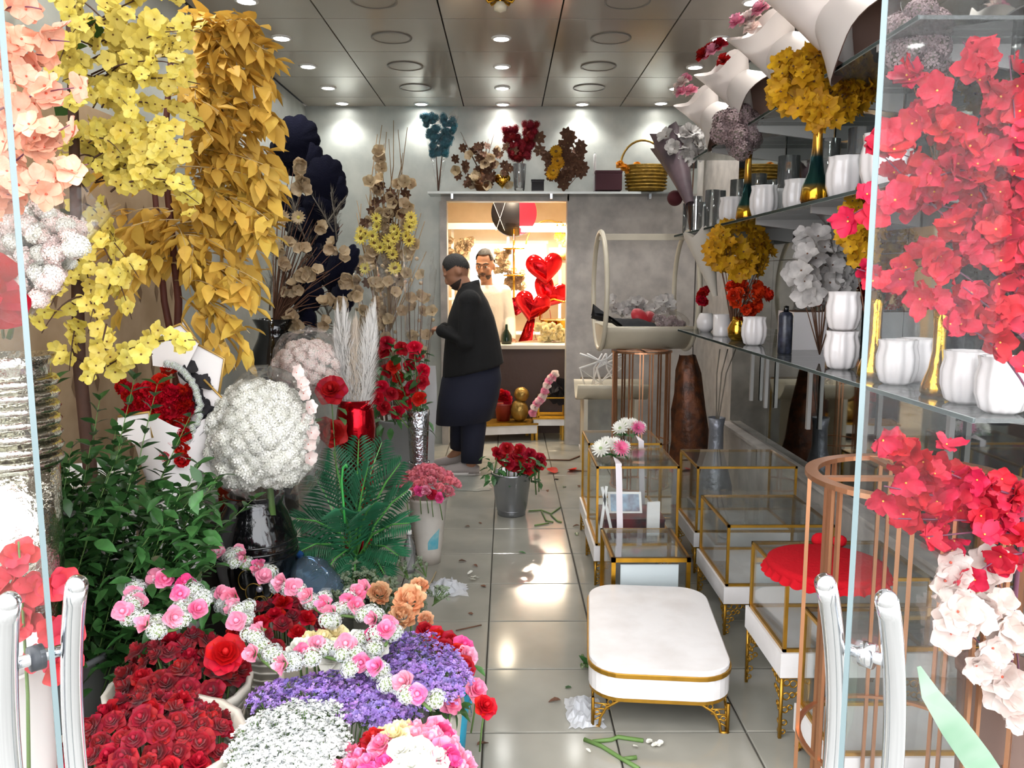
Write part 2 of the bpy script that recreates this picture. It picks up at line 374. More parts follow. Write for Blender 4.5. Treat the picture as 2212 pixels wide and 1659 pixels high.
def rose(seed, layers=((0.95, 5, 0.25, 0.55), (0.75, 5, 0.6, 0.5), (0.5, 4, 1.1, 0.42), (0.3, 3, 1.9, 0.3)), z0=-0.25, ruffle=0.12):
    """layered rose head; petals stand steeper toward the heart"""
    r = random.Random(seed); b = MB()
    for li, (L, n, lift, wd) in enumerate(layers):
        off = r.random() * 6
        for k in range(n):
            V, Fc = petal_pts(L * (1 + 0.15 * (r.random() - 0.5)), wd, 0.45, lift + 0.15 * (r.random() - 0.5), -0.28 if li < 2 else 0.1, 3, 2, ruffle=ruffle, rnd=r, basew=0.45)
            V = V + np.array((0.05, 0, z0 + 0.12 * li)); b.add(rotz(V, off + 2 * PI * k / n), Fc, 0)
    b.lathe([(0.10, z0), (0.2, z0 + 0.5), (0.12, z0 + 0.92), (0.0, z0 + 0.86)], 6, cap=False)
    return b
def rose_heart(seed): return rose(seed, ((0.62, 4, 0.9, 0.46), (0.45, 4, 1.35, 0.38), (0.28, 3, 2.2, 0.28)))
def outer_petal(seed, L=0.95, wd=0.6, lift=0.32):
    r = random.Random(seed); V, Fc = petal_pts(L, wd, 0.4, lift, -0.25, 4, 4, ruffle=0.1, rnd=r, basew=0.5); b = MB(); b.add(V + np.array((0.06, 0, -0.22)), Fc); return b
def carnation(seed, n=26):
    r = random.Random(seed); b = MB()
    for k in range(n):
        ph = math.acos(1 - (k + 0.5) / n * 1.05); th = k * 2.39996
        V, Fc = petal_pts(0.55, 0.32, 0.25, 0.1, 0.1, 2, 2, ruffle=0.6, rnd=r, basew=0.3)
        V = V @ np.array(Matrix.Rotation(-(PI / 2 - ph) - 0.3 + 0.4 * (r.random() - 0.5), 3, 'Y')).T
        V = V + np.array((0.42 * math.sin(ph), 0, 0.42 * math.cos(ph)))
        b.add(rotz(V, th), Fc)
    return b
def daisy(seed, n=18, L=1.0, Wd=0.16, rows=2):
    r = random.Random(seed); b = MB()
    for q in range(rows):
        for k in range(n):
            V, Fc = petal_pts(L * (1 - 0.18 * q), Wd, 0.2, 0.1 + 0.3 * q + 0.1 * r.random(), 0, 2, 1, tipw=0.8); b.add(rotz(V, 2 * PI * (k + 0.5 * q) / n), Fc)
    b.ball((0, 0, 0.12), 0.24, 8, 4, 1, sc=(1, 1, 0.5)); return b
def cluster(seed, n=34, fr=0.3, flat=0.75, petals=4, tiny=False):
    """dome of small florets: hydrangea or yarrow head"""
    r = random.Random(seed); b = MB(); b.ball((0, 0, -0.05), 0.72, 8, 5, 1, sc=(1, 1, flat))
    for k in range(n):
        ph = math.acos(1 - (k + 0.5) / n * 1.25); th = k * 2.39996 + r.random() * 0.3; d = np.array((math.sin(ph) * math.cos(th), math.sin(ph) * math.sin(th), math.cos(ph)))
        c = d * np.array((1, 1, flat)) * (0.8 + 0.14 * r.random()); a, bb, dd = frame(d + np.array((r.uniform(-.3, .3), r.uniform(-.3, .3), 0)))
        for p in range(petals):
            t = 2 * PI * p / petals + k; e = a * math.cos(t) + bb * math.sin(t); f = -a * math.sin(t) + bb * math.cos(t)
            b.add([c, c + e * fr * 0.6 - f * fr * 0.36 + dd * 0.06, c + e * fr + dd * 0.02, c + e * fr * 0.6 + f * fr * 0.36 + dd * 0.06], [(0, 1, 2, 3)], 0)
    return b
def leaf_pts(L=1.0, Wd=0.42, fold=0.18, droop=-0.15, tip=1.0):
    V = [(0, 0, 0)]; Fc = []; xs = (0.18, 0.45, 0.75)
    ws = (0.62, 1.0, 0.62)
    for x, w in zip(xs, ws): V += [(x * L, -w * Wd / 2, fold * w * Wd + droop * x * x * L), (x * L, 0, droop * x * x * L), (x * L, w * Wd / 2, fold * w * Wd + droop * x * x * L)]
    V.append((L, 0, droop * L)); Fc = [(0, 1, 2), (0, 2, 3), (1, 4, 5, 2), (2, 5, 6, 3), (4, 7, 8, 5), (5, 8, 9, 6), (7, 10, 8), (8, 10, 9)]
    return np.array(V, float), Fc
def sprig(seed, n=26, h=1.0, spread=0.55, fl=0.13):
    """statice sprig: branching green stems with tiny florets on top"""
    r = random.Random(seed); b = MB()
    for k in range(n):
        a = r.random() * 2 * PI; rr = spread * math.sqrt(r.random()); tip = np.array((rr * math.cos(a), rr * math.sin(a), h * (1 - 0.35 * (rr / spread) ** 2) + r.uniform(-.08, .08)))
        if k % 3 == 0: b.tube([(0, 0, h * 0.1), tip * np.array((0.5, 0.5, 0.65)), tip], 0.018, 3, 1, cap=False)
        A, B_, D = frame((r.uniform(-.6, .6), r.uniform(-.6, .6), 1))
        for p in range(4):
            t = PI / 2 * p + r.random(); e = A * math.cos(t) + B_ * math.sin(t); f = -A * math.sin(t) + B_ * math.cos(t); s_ = fl * r.uniform(0.8, 1.25)
            b.add([tip, tip + e * s_ * 0.6 - f * s_ * 0.45 + D * s_ * 0.45, tip + e * s_ + D * s_ * 0.35, tip + e * s_ * 0.6 + f * s_ * 0.45 + D * s_ * 0.45], [(0, 1, 2, 3)], 0)
    return b
def plume(seed, h=1.0, w=0.12, n=260, lean=0.0):
    """feathery pampas plume"""
    r = random.Random(seed); b = MB(); b.tube([(0, 0, 0), (lean * 0.4, 0, h * 0.5), (lean, 0, h)], [0.006, 0.005, 0.002], 4, 0)
    for k in range(n):
        u = 0.18 + 0.82 * r.random(); a = r.random() * 2 * PI; base = np.array((lean * u * u, 0, h * u)); ww = w * math.sin(PI * min(1, (u - 0.15) * 1.05 + 0.12)) ** 0.7
        d = np.array((math.cos(a), math.sin(a), 0)) * ww + np.array((0, 0, w * r.uniform(0.8, 1.9))); s_ = np.cross(d, (0, 0, 1)); s_ = s_ / (np.linalg.norm(s_) + 1e-6) * w * 0.03
        m = base + d * 0.55; b.add([base, m + s_, base + d + np.array((0, 0, -0.15 * w)), m - s_], [(0, 1, 2, 3)])
    return b

def pm(name, col, col2=None, **k): return mat(name, col, rough=0.55, spec=0.25, scale=k.pop('scale', 1.2), col2=col2, orand=k.pop('orand', 0.12), trans=k.pop('trans', 0.25), hrand=k.pop('hrand', 0.006), **k)
P_yel = pm('yellow_petal', '#efe07c', '#e3ce5c'); P_yelc = mat('yellow_flower_eye', '#6b4a1c', 0.8)
P_gold = pm('golden_leaf', '#ecc860', '#dcb24e', orand=0.2); P_twig = mat('brown_twig', '#4a2f22', 0.8, var=0.3, scale=20); P_pale = mat('pale_twig', '#c9b48a', 0.7)
P_peach = pm('peach_petal', '#f3bca2', '#eba488', trans=0.2); P_peachc = mat('peach_eye', '#c9573f', 0.7)
P_redpink = pm('coral_red_petal', '#c8243f', '#a8152f', trans=0.15); P_redc = mat('yellow_stamen', '#e8b34a', 0.6); P_redtwig = mat('mauve_twig', '#6d3b52', 0.7)
P_dred = pm('dark_red_petal', '#a50f24', '#7c0719', orand=0.3, trans=0.1, sheen=0.15); P_red = pm('bright_red_petal', '#d9141f', '#b30d1a', orand=0.15); P_crim = pm('crimson_petal', '#c01a2e', '#96101f')
P_pink = pm('pink_petal', '#f2659a', '#f9a9c4', orand=0.15, hrand=0.015); P_lpink = pm('light_pink_petal', '#fbb9cd', '#f48fb0', orand=0.1); P_hot = pm('hot_pink_petal', '#e93a85', '#f26aa5')
P_carn = pm('salmon_pink_petal', '#f6a0ab', '#ec7d8e', orand=0.2); P_white = pm('white_petal', '#f5f4ee', '#ebeadf', orand=0.05); P_cream = pm('cream_petal', '#f8eec9', '#f3dfa0', orand=0.08)
P_blush = pm('blush_white_petal', '#f9efe9', '#f3d9d2', orand=0.06)
P_orange = pm('apricot_petal', '#fcd6ac', '#f5ac80', orand=0.15); P_vivid = pm('vivid_orange_petal', '#ec4a1e', '#d63a12', orand=0.1)
P_purple = pm('purple_floret', '#9673c2', '#b79fd9', orand=0.3, hrand=0.025); P_wst = pm('white_floret', '#f0f1ec', '#dde1e6', orand=0.10)
P_green = mat('green_leaf', '#3c6b35', 0.38, var=0.3, scale=3, orand=0.35, trans=0.12, spec=0.4); P_lgreen = mat('fresh_green_leaf', '#4f7f42', 0.45, var=0.3, scale=3, orand=0.25, trans=0.15)
P_stem = mat('green_stem', '#5b7a3e', 0.6, orand=0.2); P_palm = mat('palm_green', '#2a6a48', 0.42, var=0.35, scale=4, orand=0.25, trans=0.1); P_palml = mat('palm_rib', '#58a04a', 0.5)
P_sage = mat('sage_green', '#6d7a62', 0.7, orand=0.2); P_ylg = mat('cluster_core_green', '#8fa070', 0.8); P_cream2 = mat('cluster_core_white', '#d9d9cb', 0.8)
P_tan = mat('dried_tan', '#a5865e', 0.85, var=0.3, scale=6, orand=0.2); P_brown = mat('dried_brown', '#6e4a36', 0.85, var=0.3, scale=6, orand=0.25); P_beige = pm('beige_dried_petal', '#d9c4a4', '#c2a883', orand=0.15)
P_navy = mat('navy_velvet', '#0f1020', 0.95, sheen=0.03, bump=0.5, bscale=120, spec=0.1); P_greyf = mat('grey_dried_plume', '#7d756a', 0.9, orand=0.2)
P_teal = pm('teal_dried_floret', '#4b93a3', '#3a7488', orand=0.2); P_maroon = pm('maroon_dried_floret', '#9c1f2c', '#7c1521', orand=0.2)
P_mus = pm('mustard_petal', '#d9a521', '#b98314', orand=0.2); P_mauve = pm('dusty_mauve_petal', '#b7a1a3', '#9d8688', orand=0.1); P_greyw = pm('grey_white_petal', '#cfcac6', '#aaa5a2', orand=0.1)

def meshes(fn, name, mats, cnt_, **k): return [fn(i * 7 + 3, **k).mesh(name, mats) for i in range(cnt_)]
ME = dict(
    yel=meshes(blossom, 'blossom', [P_yel, P_yelc], 5, Wd=.42, nu=4, nv=2, eye=.1), peach=meshes(blossom, 'blossom', [P_peach, P_peachc], 5, Wd=0.45, nu=4, nv=3, ruffle=0.2, eye=.08), redpink=meshes(blossom, 'blossom', [P_redpink, P_redc], 6, Wd=0.45, nu=4, nv=4, ruffle=0.4, lift=0.4, jitter=0.3, eye=.07),
    whiteb=meshes(blossom, 'blossom', [P_blush, P_peachc], 4, n=6, Wd=0.46, nu=4, nv=3, ruffle=0.3, lift=0.45, eye=.08), mus=meshes(blossom, 'blossom', [P_mus, P_brown], 4, n=6, Wd=0.34, lift=0.35, ruffle=0.5, eye=.1),
    greyw=meshes(blossom, 'blossom', [P_greyw, P_brown], 3, n=5, Wd=0.42, lift=0.5, cup=0.4, nu=4, eye=.08), mauve=meshes(cluster, 'cluster', [P_mauve, P_greyf], 3),
    clus=meshes(cluster, 'cluster', [P_wst, P_ylg], 5, n=60, fr=0.2), hyd=meshes(cluster, 'floret_cluster', [P_white, P_cream2], 5, n=48, fr=0.34), hydc=meshes(cluster, 'floret_cluster', [P_blush, P_cream2], 3, n=44, fr=0.32),
    teal=meshes(cluster, 'cluster', [P_teal, P_teal], 3, n=50, fr=0.22), maroon=meshes(cluster, 'cluster', [P_maroon, P_maroon], 3, n=50, fr=0.22),
    ldred=meshes(rose, 'rose', [P_dred], 5), rose_pink=meshes(rose, 'rosebud', [P_pink], 4), rose_lpink=meshes(rose, 'rosebud', [P_lpink], 4), rose_hot=meshes(rose, 'rosebud', [P_hot], 3),
    crim=meshes(rose, 'rose', [P_crim], 4), cream=meshes(rose, 'rose', [P_cream], 3), whiter=meshes(rose, 'rose', [P_white], 3), red=meshes(rose, 'rose', [P_red], 3), beige=meshes(rose, 'rose', [P_beige], 4), blushr=meshes(rose, 'rose', [P_blush], 3),
    carn=meshes(carnation, 'carnation', [P_carn], 4), carn_o=meshes(carnation, 'carnation', [P_orange], 3, n=34), carn_r=meshes(carnation, 'carnation', [P_red], 3, n=34), carn_v=meshes(carnation, 'carnation', [P_vivid], 3),
    daisy_y=meshes(daisy, 'daisy', [P_yel, P_yelc], 3, n=12, Wd=.13, rows=2), daisy_w=meshes(daisy, 'daisy', [P_white, P_ylg], 3, n=15, rows=4, Wd=0.10), daisy_b=meshes(daisy, 'daisy', [P_beige, P_yel], 2, n=14),
    chrys_p=meshes(daisy, 'chrysanthemum', [P_pink, P_hot], 2, n=16, rows=5, Wd=0.10), sun=meshes(daisy, 'sunflower', [P_mus, P_yelc], 2, n=14, Wd=0.22),
    purp=meshes(sprig, 'sprig', [P_purple, P_stem], 6), wst=meshes(sprig, 'sprig', [P_wst, P_stem], 6, n=46, fl=.1), grs=meshes(sprig, 'sprig', [P_sage, P_stem], 3, n=20, spread=0.3, fl=0.09),
    beigef=meshes(blossom, 'dried_flower', [P_beige, P_tan], 4, n=5, lift=0.9, cup=0.5, Wd=0.6), brown=meshes(blossom, 'dried_flower', [P_brown, P_tan], 3, n=7, Wd=0.3, lift=0.2),
)
def leafmesh(name, m, **k): 
    V, Fc = leaf_pts(**k); b = MB(); b.add(V, Fc); return b.mesh(name, m)
ME['gl'] = [leafmesh('leaf', P_gold, Wd=w, fold=f, droop=d) for w, f, d in ((0.5, 0.15, -0.2), (0.46, 0.25, -0.05), (0.52, 0.1, -0.35))]
ME['gr'] = [leafmesh('leaf', P_green, Wd=w, fold=f, droop=d) for w, f, d in ((0.5, 0.15, -0.2), (0.44, 0.25, -0.05), (0.52, 0.1, -0.35))]
ME['lg'] = [leafmesh('leaf', P_lgreen, Wd=w, fold=f, droop=d) for w, f, d in ((0.55, 0.15, -0.2), (0.5, 0.25, -0.05))]
ME['br'] = [leafmesh('leaf', P_brown, Wd=w, fold=f, droop=d) for w, f, d in ((0.5, 0.3, -0.2), (0.4, 0.25, 0.1))]
def pick(k): return R.choice(ME[k])
def putleaf(name, me, parent, loc, d, s):
    """leaf mesh: +X turned along d, face up-ish"""
    d = Vector(d).normalized(); side_ = d.cross(Vector((R.uniform(-.5, .5), R.uniform(-.5, .5), 1))); side_.normalize(); up = side_.cross(d)
    M3 = Matrix((d, -side_ if False else up.cross(d), up)).transposed()
    o = bpy.data.objects.new(name, me); COL.objects.link(o); o.parent = parent
    o.matrix_basis = Matrix.Translation(Vector(loc) - parent.location) @ M3.to_4x4() @ Matrix.Scale(s, 4); return o
def sag(a, b, k, n=6):
    """twig curve from a to b with sag/arch k"""
    a = Vector(a); b = Vector(b); return [a.lerp(b, i / n) + Vector((0, 0, k * 4 * (i / n) * (1 - i / n))) for i in range(n + 1)]
def along(pts, t):
    f = t * (len(pts) - 1); i = min(int(f), len(pts) - 2); return pts[i].lerp(pts[i + 1], f - i)
class Crowd:
    """at most 300 pieces of one kind as parts, the rest joined as one part of kind stuff"""
    def __init__(s, parent, name, mats, limit=300): s.p = parent; s.n = name; s.mats = mats; s.items = []; s.limit = limit
    def add(s, me, M): s.items.append((me, M))
    def leaf(s, me, loc, d, sc):
        loc = Vector(loc); loc.x = max(loc.x, XL + .13)
        d = Vector(d).normalized(); sd = d.cross(Vector((R.uniform(-.6, .6), R.uniform(-.6, .6), 1))).normalized(); up = sd.cross(d)
        s.add(me, Matrix.Translation(Vector(loc) - s.p.location) @ Matrix((d, up.cross(d), up)).transposed().to_4x4() @ Matrix.Scale(sc, 4))
    def face(s, me, loc, nrm, sc):
        loc = Vector(loc); loc.x = max(loc.x, XL + .13)
        q = Vector(nrm).normalized().to_track_quat('Z', 'Y')
        s.add(me, Matrix.Translation(Vector(loc) - s.p.location) @ q.to_matrix().to_4x4() @ Matrix.Rotation(R.random() * 6.28, 4, 'Z') @ Matrix.Scale(sc, 4))
    def done(s):
        it = sorted(s.items, key=lambda e: (e[1].translation + s.p.location).length)
        for me, M in it[:s.limit]:
            o = bpy.data.objects.new(s.n, me); COL.objects.link(o); o.parent = s.p; o.matrix_basis = M
        if len(it) > s.limit:
            b = MB()
            for me, M in it[s.limit:]:
                V = np.array([v.co[:] for v in me.vertices]) @ np.array(M.to_3x3()).T + np.array(M.translation); n = b.n
                b.V.append(V); b.F += [tuple(i + n for i in p.vertices) for p in me.polygons]; b.M += [p.material_index for p in me.polygons]; b.n += len(V)
            o = b.obj('more_' + s.n, s.mats, s.p); o['kind'] = 'stuff'
def stems(parent, curves, r, m, name='branch', n=4, r1=0.4):
    """each curve a branch of its own"""
    for c in curves:
        c = [Vector((max(p[0], XL + .06), p[1], p[2])) for p in c]; k = len(c); b = MB().tube([np.array(p) - np.array(parent.location) for p in c], [r * lerp(1, r1, i / (k - 1)) for i in range(k)], n); b.obj(name, m, parent)
# ------------------------------------------------------------------ trees and branches on the left
def pot(name, mats, parent, c, r0, r1, h, n=20, flute=0.0, fn=12, lip=0.006):
    b = MB().lathe([(r0, 0), (lerp(r0, r1, .5), h * .5), (r1, h - 0.02), (r1 + lip, h - 0.015), (r1 + lip, h), (r1 - 0.008, h), (r1 - 0.01, h - 0.06)], n, c, flute=flute, fn=fn); return b.obj(name, mats, parent)
def yellow_tree():
    base = at(185, 900, 2.85); base.z = 0
    t = thing('blossom_tree', 'tall artificial tree covered in lemon yellow blossoms beside the left glass door', 'artificial tree', base)
    tk = [base, base + Vector((0.01, 0, .6)), base + Vector((-.02, 0.02, 1.2)), base + Vector((0.02, 0, 1.8)), base + Vector((0.05, 0, 2.5))]
    pot('pot', mat('brown_pot', '#5a3d2c', 0.6), t, (0, 0, 0), 0.11, 0.14, 0.26)
    stems(t, [tk], 0.03, P_twig, 'trunk', 8, 0.5)
    cr = Crowd(t, 'blossom', [P_yel, P_yelc]); tw = []
    for k in range(46):
        y0 = R.uniform(-40, 400); a = at(R.uniform(185, 240), y0 + R.uniform(0, 60), 2.85 + R.uniform(-.05, .15))
        ex = R.uniform(250, 440) if k % 4 else R.uniform(90, 180); ey = y0 + R.uniform(-50, 60)
        tw.append(sag(a, at(ex, ey, R.uniform(2.55, 3.1)), 0.03))
    for (x0, y0, x1, y1, Y, k) in ((200, 480, 300, 600, 2.75, .02), (215, 520, 285, 690, 2.7, .03), (170, 520, 200, 650, 2.75, .02), (240, 560, 190, 720, 2.65, .03), (190, 640, 230, 760, 2.6, .02), (180, 640, 90, 720, 2.65, .03),
                               (170, 690, 150, 800, 2.6, .03), (180, 780, 80, 800, 2.7, .03), (230, 700, 200, 830, 2.5, .0), (210, 790, 425, 735, 2.55, .03), (220, 800, 330, 765, 2.5, .02), (185, 440, 250, 520, 2.8, 0.02), (300, 380, 430, 440, 2.7, .02), (260, 400, 400, 400, 2.6, .02),
                               (180, 560, 110, 660, 2.75, .02), (230, 640, 260, 590, 2.6, .02), (150, 0, 130, 60, 2.6, 0.02), (160, 80, 120, 160, 2.65, .02), (180, 200, 150, 230, 2.6, .02), (160, 300, 110, 330, 2.7, .02)):
        tw.append(sag(at(x0, y0, Y + .12), at(x1, y1, Y), k))
    for c in tw:
        ln = sum((c[i + 1] - c[i]).length for i in range(len(c) - 1)); n = max(4, int(ln / 0.034))
        for i in range(n):
            p = along(c, 0.15 + 0.85 * (i + R.random() * .6) / n) + Vector((R.gauss(0, .018), R.gauss(0, .018), R.gauss(0, .018)))
            cr.face(pick('yel'), p, Vector((R.gauss(0.15, .5), -0.7, R.gauss(0.1, .5))), R.uniform(.027, .037))
    stems(t, tw, 0.0035, P_twig); cr.done()
    lc = Crowd(t, 'leaf', [P_green])
    for (x, y) in ((190, 100), (205, 90), (190, 360), (180, 330), (150, 800), (140, 815), (175, 540), (160, 470), (120, 250), (215, 190)): lc.leaf(pick('gr'), at(x, y, 2.95), (R.uniform(-.6, .9), -.3, R.uniform(-.4, .3)), 0.13)
    lc.done()
yellow_tree()
def golden_tree():
    base = at(385, 900, 3.4); base.z = 0
    t = thing('ficus_tree', 'artificial tree with golden yellow pointed leaves behind the lemon blossom tree', 'artificial tree', base)
    tk = [base + Vector((0, 0, 0.3)), base + Vector((-.02, 0, .8)), base + Vector((0.02, 0.02, 1.4)), base + Vector((0.0, 0, 2.0)), base + Vector((0.06, 0, 2.45))]
    tk2 = [base + Vector((0.04, 0, 0.3)), base + Vector((.04, 0, .9)), base + Vector((-0.04, 0.02, 1.4)), base + Vector((-.05, 0, 2.0))]
    pot('pot', mat('orange_red_pot', '#c8401f', 0.45), t, (0.21, 0, 0.5), 0.05, 0.075, 0.42)
    MB().box((0.12, 0, .25), (0.4, .34, .5)).obj('plinth', mat('plinth_dark', '#3a3230', 0.6), t, False)
    stems(t, [tk, tk2], 0.022, mat('red_brown_trunk', '#5b2a1d', .7, var=.3), 'trunk', 8, 0.5)
    right = ((40, 535), (60, 560), (130, 600), (210, 592), (300, 606), (420, 600), (500, 590), (600, 570), (640, 560), (700, 520), (800, 545))
    def rx(y):
        for (a, xa), (b, xb) in zip(right, right[1:]):
            if a <= y <= b: return lerp(xa, xb, (y - a) / (b - a))
        return 540
    cr = Crowd(t, 'leaf', [P_gold]); tw = []
    for k in range(120):
        y = R.uniform(40, 650); xr = rx(y); x0 = R.uniform(360, 430); x1 = R.uniform(400, xr) if k % 3 else xr - R.uniform(0, 12)
        if k % 7 == 0: x1 = R.uniform(210, 340); y = R.uniform(380, 620)
        tw.append(sag(at(x0, max(60, y - R.uniform(20, 80)), 3.4 + R.uniform(-.1, .1)), at(x1, y, R.uniform(3.1, 3.6)), R.uniform(.01, .05)))
    for (x0, y0, x1, y1) in ((400, 600, 545, 780), (430, 620, 510, 800), (420, 650, 540, 720), (390, 640, 480, 760), (400, 560, 560, 640), (430, 560, 550, 670), (330, 520, 260, 680), (440, 80, 540, 45), (450, 90, 560, 60), (480, 100, 520, 40)):
        tw.append(sag(at(x0, y0, 3.35), at(x1, y1, 3.15), .03))
    for c in tw:
        ln = sum((c[i + 1] - c[i]).length for i in range(len(c) - 1)); n = max(5, int(ln / 0.030))
        for i in range(n):
            p = along(c, 0.2 + 0.8 * (i + R.random() * .5) / n); d = c[-1] - c[0]; d.normalize()
            cr.leaf(pick('gl'), p, d * .6 + Vector((R.gauss(0, .5), R.gauss(-.15, .5), R.gauss(-.45, .4))), R.uniform(.085, .12))
    stems(t, tw, 0.003, P_pale); cr.done()
golden_tree()
def peach():
    base = Vector((-1.32, 2.0, 0))
    t = thing('blossom_branches', 'peach pink blossom branches hanging in the top left corner behind the glass', 'artificial flowers', base)
    c0 = [base, base + Vector((-.03, 0, .9)), base + Vector((0.0, 0, 1.7)), base + Vector((.05, 0, 2.15))]
    stems(t, [c0], 0.012, P_redtwig, 'branch', 6); cr = Crowd(t, 'blossom', [P_peach, P_peachc]); tw = []
    for (x0, y0, x1, y1, Y) in ((-40, 40, 90, 20, 1.95), (-40, 120, 150, 90, 1.95), (-40, 180, 120, 200, 1.95), (-40, 260, 160, 190, 1.9), (-30, 330, 80, 250, 1.85), (-40, 420, 150, 270, 1.9), (20, 440, 190, 355, 1.85), (-30, 420, 110, 400, 1.8), (-40, 470, 20, 420, 1.8), (-30, 60, 60, 150, 2.0), (-30, 0, 60, -10, 2.0), (-30, 300, 130, 310, 1.95), (-30, 150, 100, 120, 2.0), (-20, 360, 60, 390, 1.9)):
        tw.append(sag(at(x0, y0, Y + .05), at(x1, y1, Y), .015))
    for c in tw:
        ln = (c[-1] - c[0]).length; n = max(4, int(ln / 0.026))
        for i in range(n):
            p = along(c, (i + R.random() * .6) / n) + Vector((R.gauss(0, .015), R.gauss(0, .015), R.gauss(0, .015)))
            cr.face(pick('peach'), p, Vector((R.gauss(.2, .5), -.7, R.gauss(0.1, .5))), R.uniform(.030, .040))
    stems(t, tw, .003, P_redtwig); cr.done()
peach()
def bunch_heads(t, cr, key, c, rx, ry, rz, n, s, up=0.3, front=True, noise=.1):
    """heads spread over an ellipsoid, facing out"""
    for k in range(n):
        ph = math.acos(1 - 2 * (k + .5) / n); th = k * 2.39996
        d = Vector((math.sin(ph) * math.cos(th), math.sin(ph) * math.sin(th), math.cos(ph)))
        if front and d.y > .55: continue
        if d.z < -.75: continue
        p = Vector(c) + Vector((d.x * rx, d.y * ry, d.z * rz)) * (1 + R.gauss(0, noise * .5))
        cr.face(pick(key), p, d + Vector((0, 0, up)), s * R.uniform(.85, 1.15))
def cone_wrap(name, m, parent, apex, mouth, r0, r1, n=18, wav=.12, arc=2 * PI, a0=0, nz=4, ripple=5, up=(0, 0, 1)):
    """wrapping paper cone between two points (parent space), mouth edge wavy"""
    A, B_, D = frame(np.array(mouth) - np.array(apex), up); ap = np.array(apex, float); ln = np.linalg.norm(np.array(mouth) - ap); rings = []
    for i in range(nz + 1):
        u = i / nz; ring = []
        for j in range(n + (0 if arc > 6.2 else 1)):
            t = a0 + arc * j / n; r = lerp(r0, r1, u ** 1.1) * (1 + wav * u * u * math.sin(ripple * t + 1)); ring.append(ap + D * ln * u * (1 + .06 * u * math.cos(ripple * t)) + (A * math.cos(t) + B_ * math.sin(t)) * r)
        rings.append(ring)
    return MB().loft(rings, cap=False, closed=arc > 6.2).obj(name, m, parent)
def blob_wrap(name, m, parent, c, rx, ry, rz, seed=1, n=22, mm=12, amp=.10, zc=None):
    """loose crinkled film over a rounded bouquet (parent space)"""
    r = random.Random(seed); ph = [r.random() * 6 for _ in range(6)]; V = []
    for i in range(mm + 1):
        p = PI * i / mm * (.86 if zc is None else zc)
        for j in range(n):
            t = 2 * PI * j / n; k = 1 + amp * (math.sin(5 * t + ph[0] + 2 * p) * .5 + math.sin(8 * t + ph[1]) * .3 + math.sin(3 * t - 4 * p + ph[2]) * .4) + r.uniform(-.02, .02)
            V.append((c[0] + math.sin(p) * math.cos(t) * rx * k, c[1] + math.sin(p) * math.sin(t) * ry * k, c[2] + math.cos(p) * rz * k))
    b = MB().add(V, [(i * n + j, (i + 1) * n + j, (i + 1) * n + (j + 1) % n, i * n + (j + 1) % n) for i in range(mm) for j in range(n)]); return b.obj(name, m, parent)
def hydrangea_left():
    c = at(95, 545, 2.05); base = Vector((c.x, c.y, 0))
    t = thing('hydrangea_bouquet', 'white hydrangea bouquet in a clear sleeve hanging behind the left glass door', 'bouquet', base)
    cr = Crowd(t, 'floret_cluster', [P_white, P_cream2])
    for k in range(130):
        u = R.random(); x = R.uniform(-20, 172 - 95 * max(0, (u - .45) / .55)); y = lerp(440, 655, u); 
        if y < 470 and x > 120: continue
        cr.face(pick('hydc' if k % 3 else 'hyd'), at(x, y, 2.05 + R.uniform(-.05, .08)), (R.gauss(0, .5), -.8, R.gauss(.2, .5)), R.uniform(.022, .03))
    cr.done()
    cone_wrap('cellophane', M_cello, t, np.array(at(40, 680, 2.06) - base), np.array(at(110, 405, 2.06) - base), .03, .15, wav=.08)
    stems(t, [[at(20, 730, 2.1), at(30, 690, 2.07), at(60, 640, 2.06)]], .008, P_stem, 'stem')
hydrangea_left()
def silver_vase_left():
    c = at(15, 900, 2.1)
    t = thing('hammered_vase', 'tall mirrored silver vase with beaded rings behind the left glass door', 'vase', (c.x, c.y, 0))
    M_sil = mat('mirrored_silver', '#c9c8bd', .14, metal=1.0, bump=.5, bscale=40)
    pr = [(0.09, 0), (.085, .02), (.05, .1), (.06, .3), (.11, .75)]
    MB().lathe(pr + [(.115, 1.0)], 26).obj('body', M_sil, t)
    for k in range(7):
        z = 1.02 + k * .035; MB().tube([(.115 * math.cos(a), .115 * math.sin(a), z) for a in np.linspace(0, 2 * PI, 24, endpoint=False)], .014, 6, closed=True).obj('beaded_ring', M_sil, t)
    MB().lathe([(.11, 1.0), (.11, 1.27), (.125, 1.3), (.118, 1.3), (.1, 1.27)], 26).obj('neck', M_sil, t)
silver_vase_left()
def dark_rose_left():
    p = at(5, 640, 1.85); base = Vector((p.x - .02, p.y, 0))
    t = thing('fabric_flower', 'dark crimson cloth flower at the left edge behind the glass', 'artificial flower', base)
    for k in range(7): put('petal', outer_me['crim'], t, p + Vector((-.01, -.01, R.uniform(-.04, .04))), (R.uniform(.3, 1), -.6, R.uniform(-.8, .8)), .075)
    stems(t, [[at(8, 730, 2.05), at(2, 690, 1.95), p]], .004, P_stem, 'stem')
outer_me = dict(crim=outer_petal(3).mesh('petal', P_crim), red=outer_petal(4).mesh('petal', P_red), dred=outer_petal(5).mesh('petal', P_dred), coral=outer_petal(6, 1.0, .5, .5).mesh('petal', pm('coral_gladiolus_petal', '#c9434f', '#b5323f', trans=.15)), coral2=outer_petal(9, .9, .42, .95).mesh('petal', MATS['coral_gladiolus_petal']))
dark_rose_left()
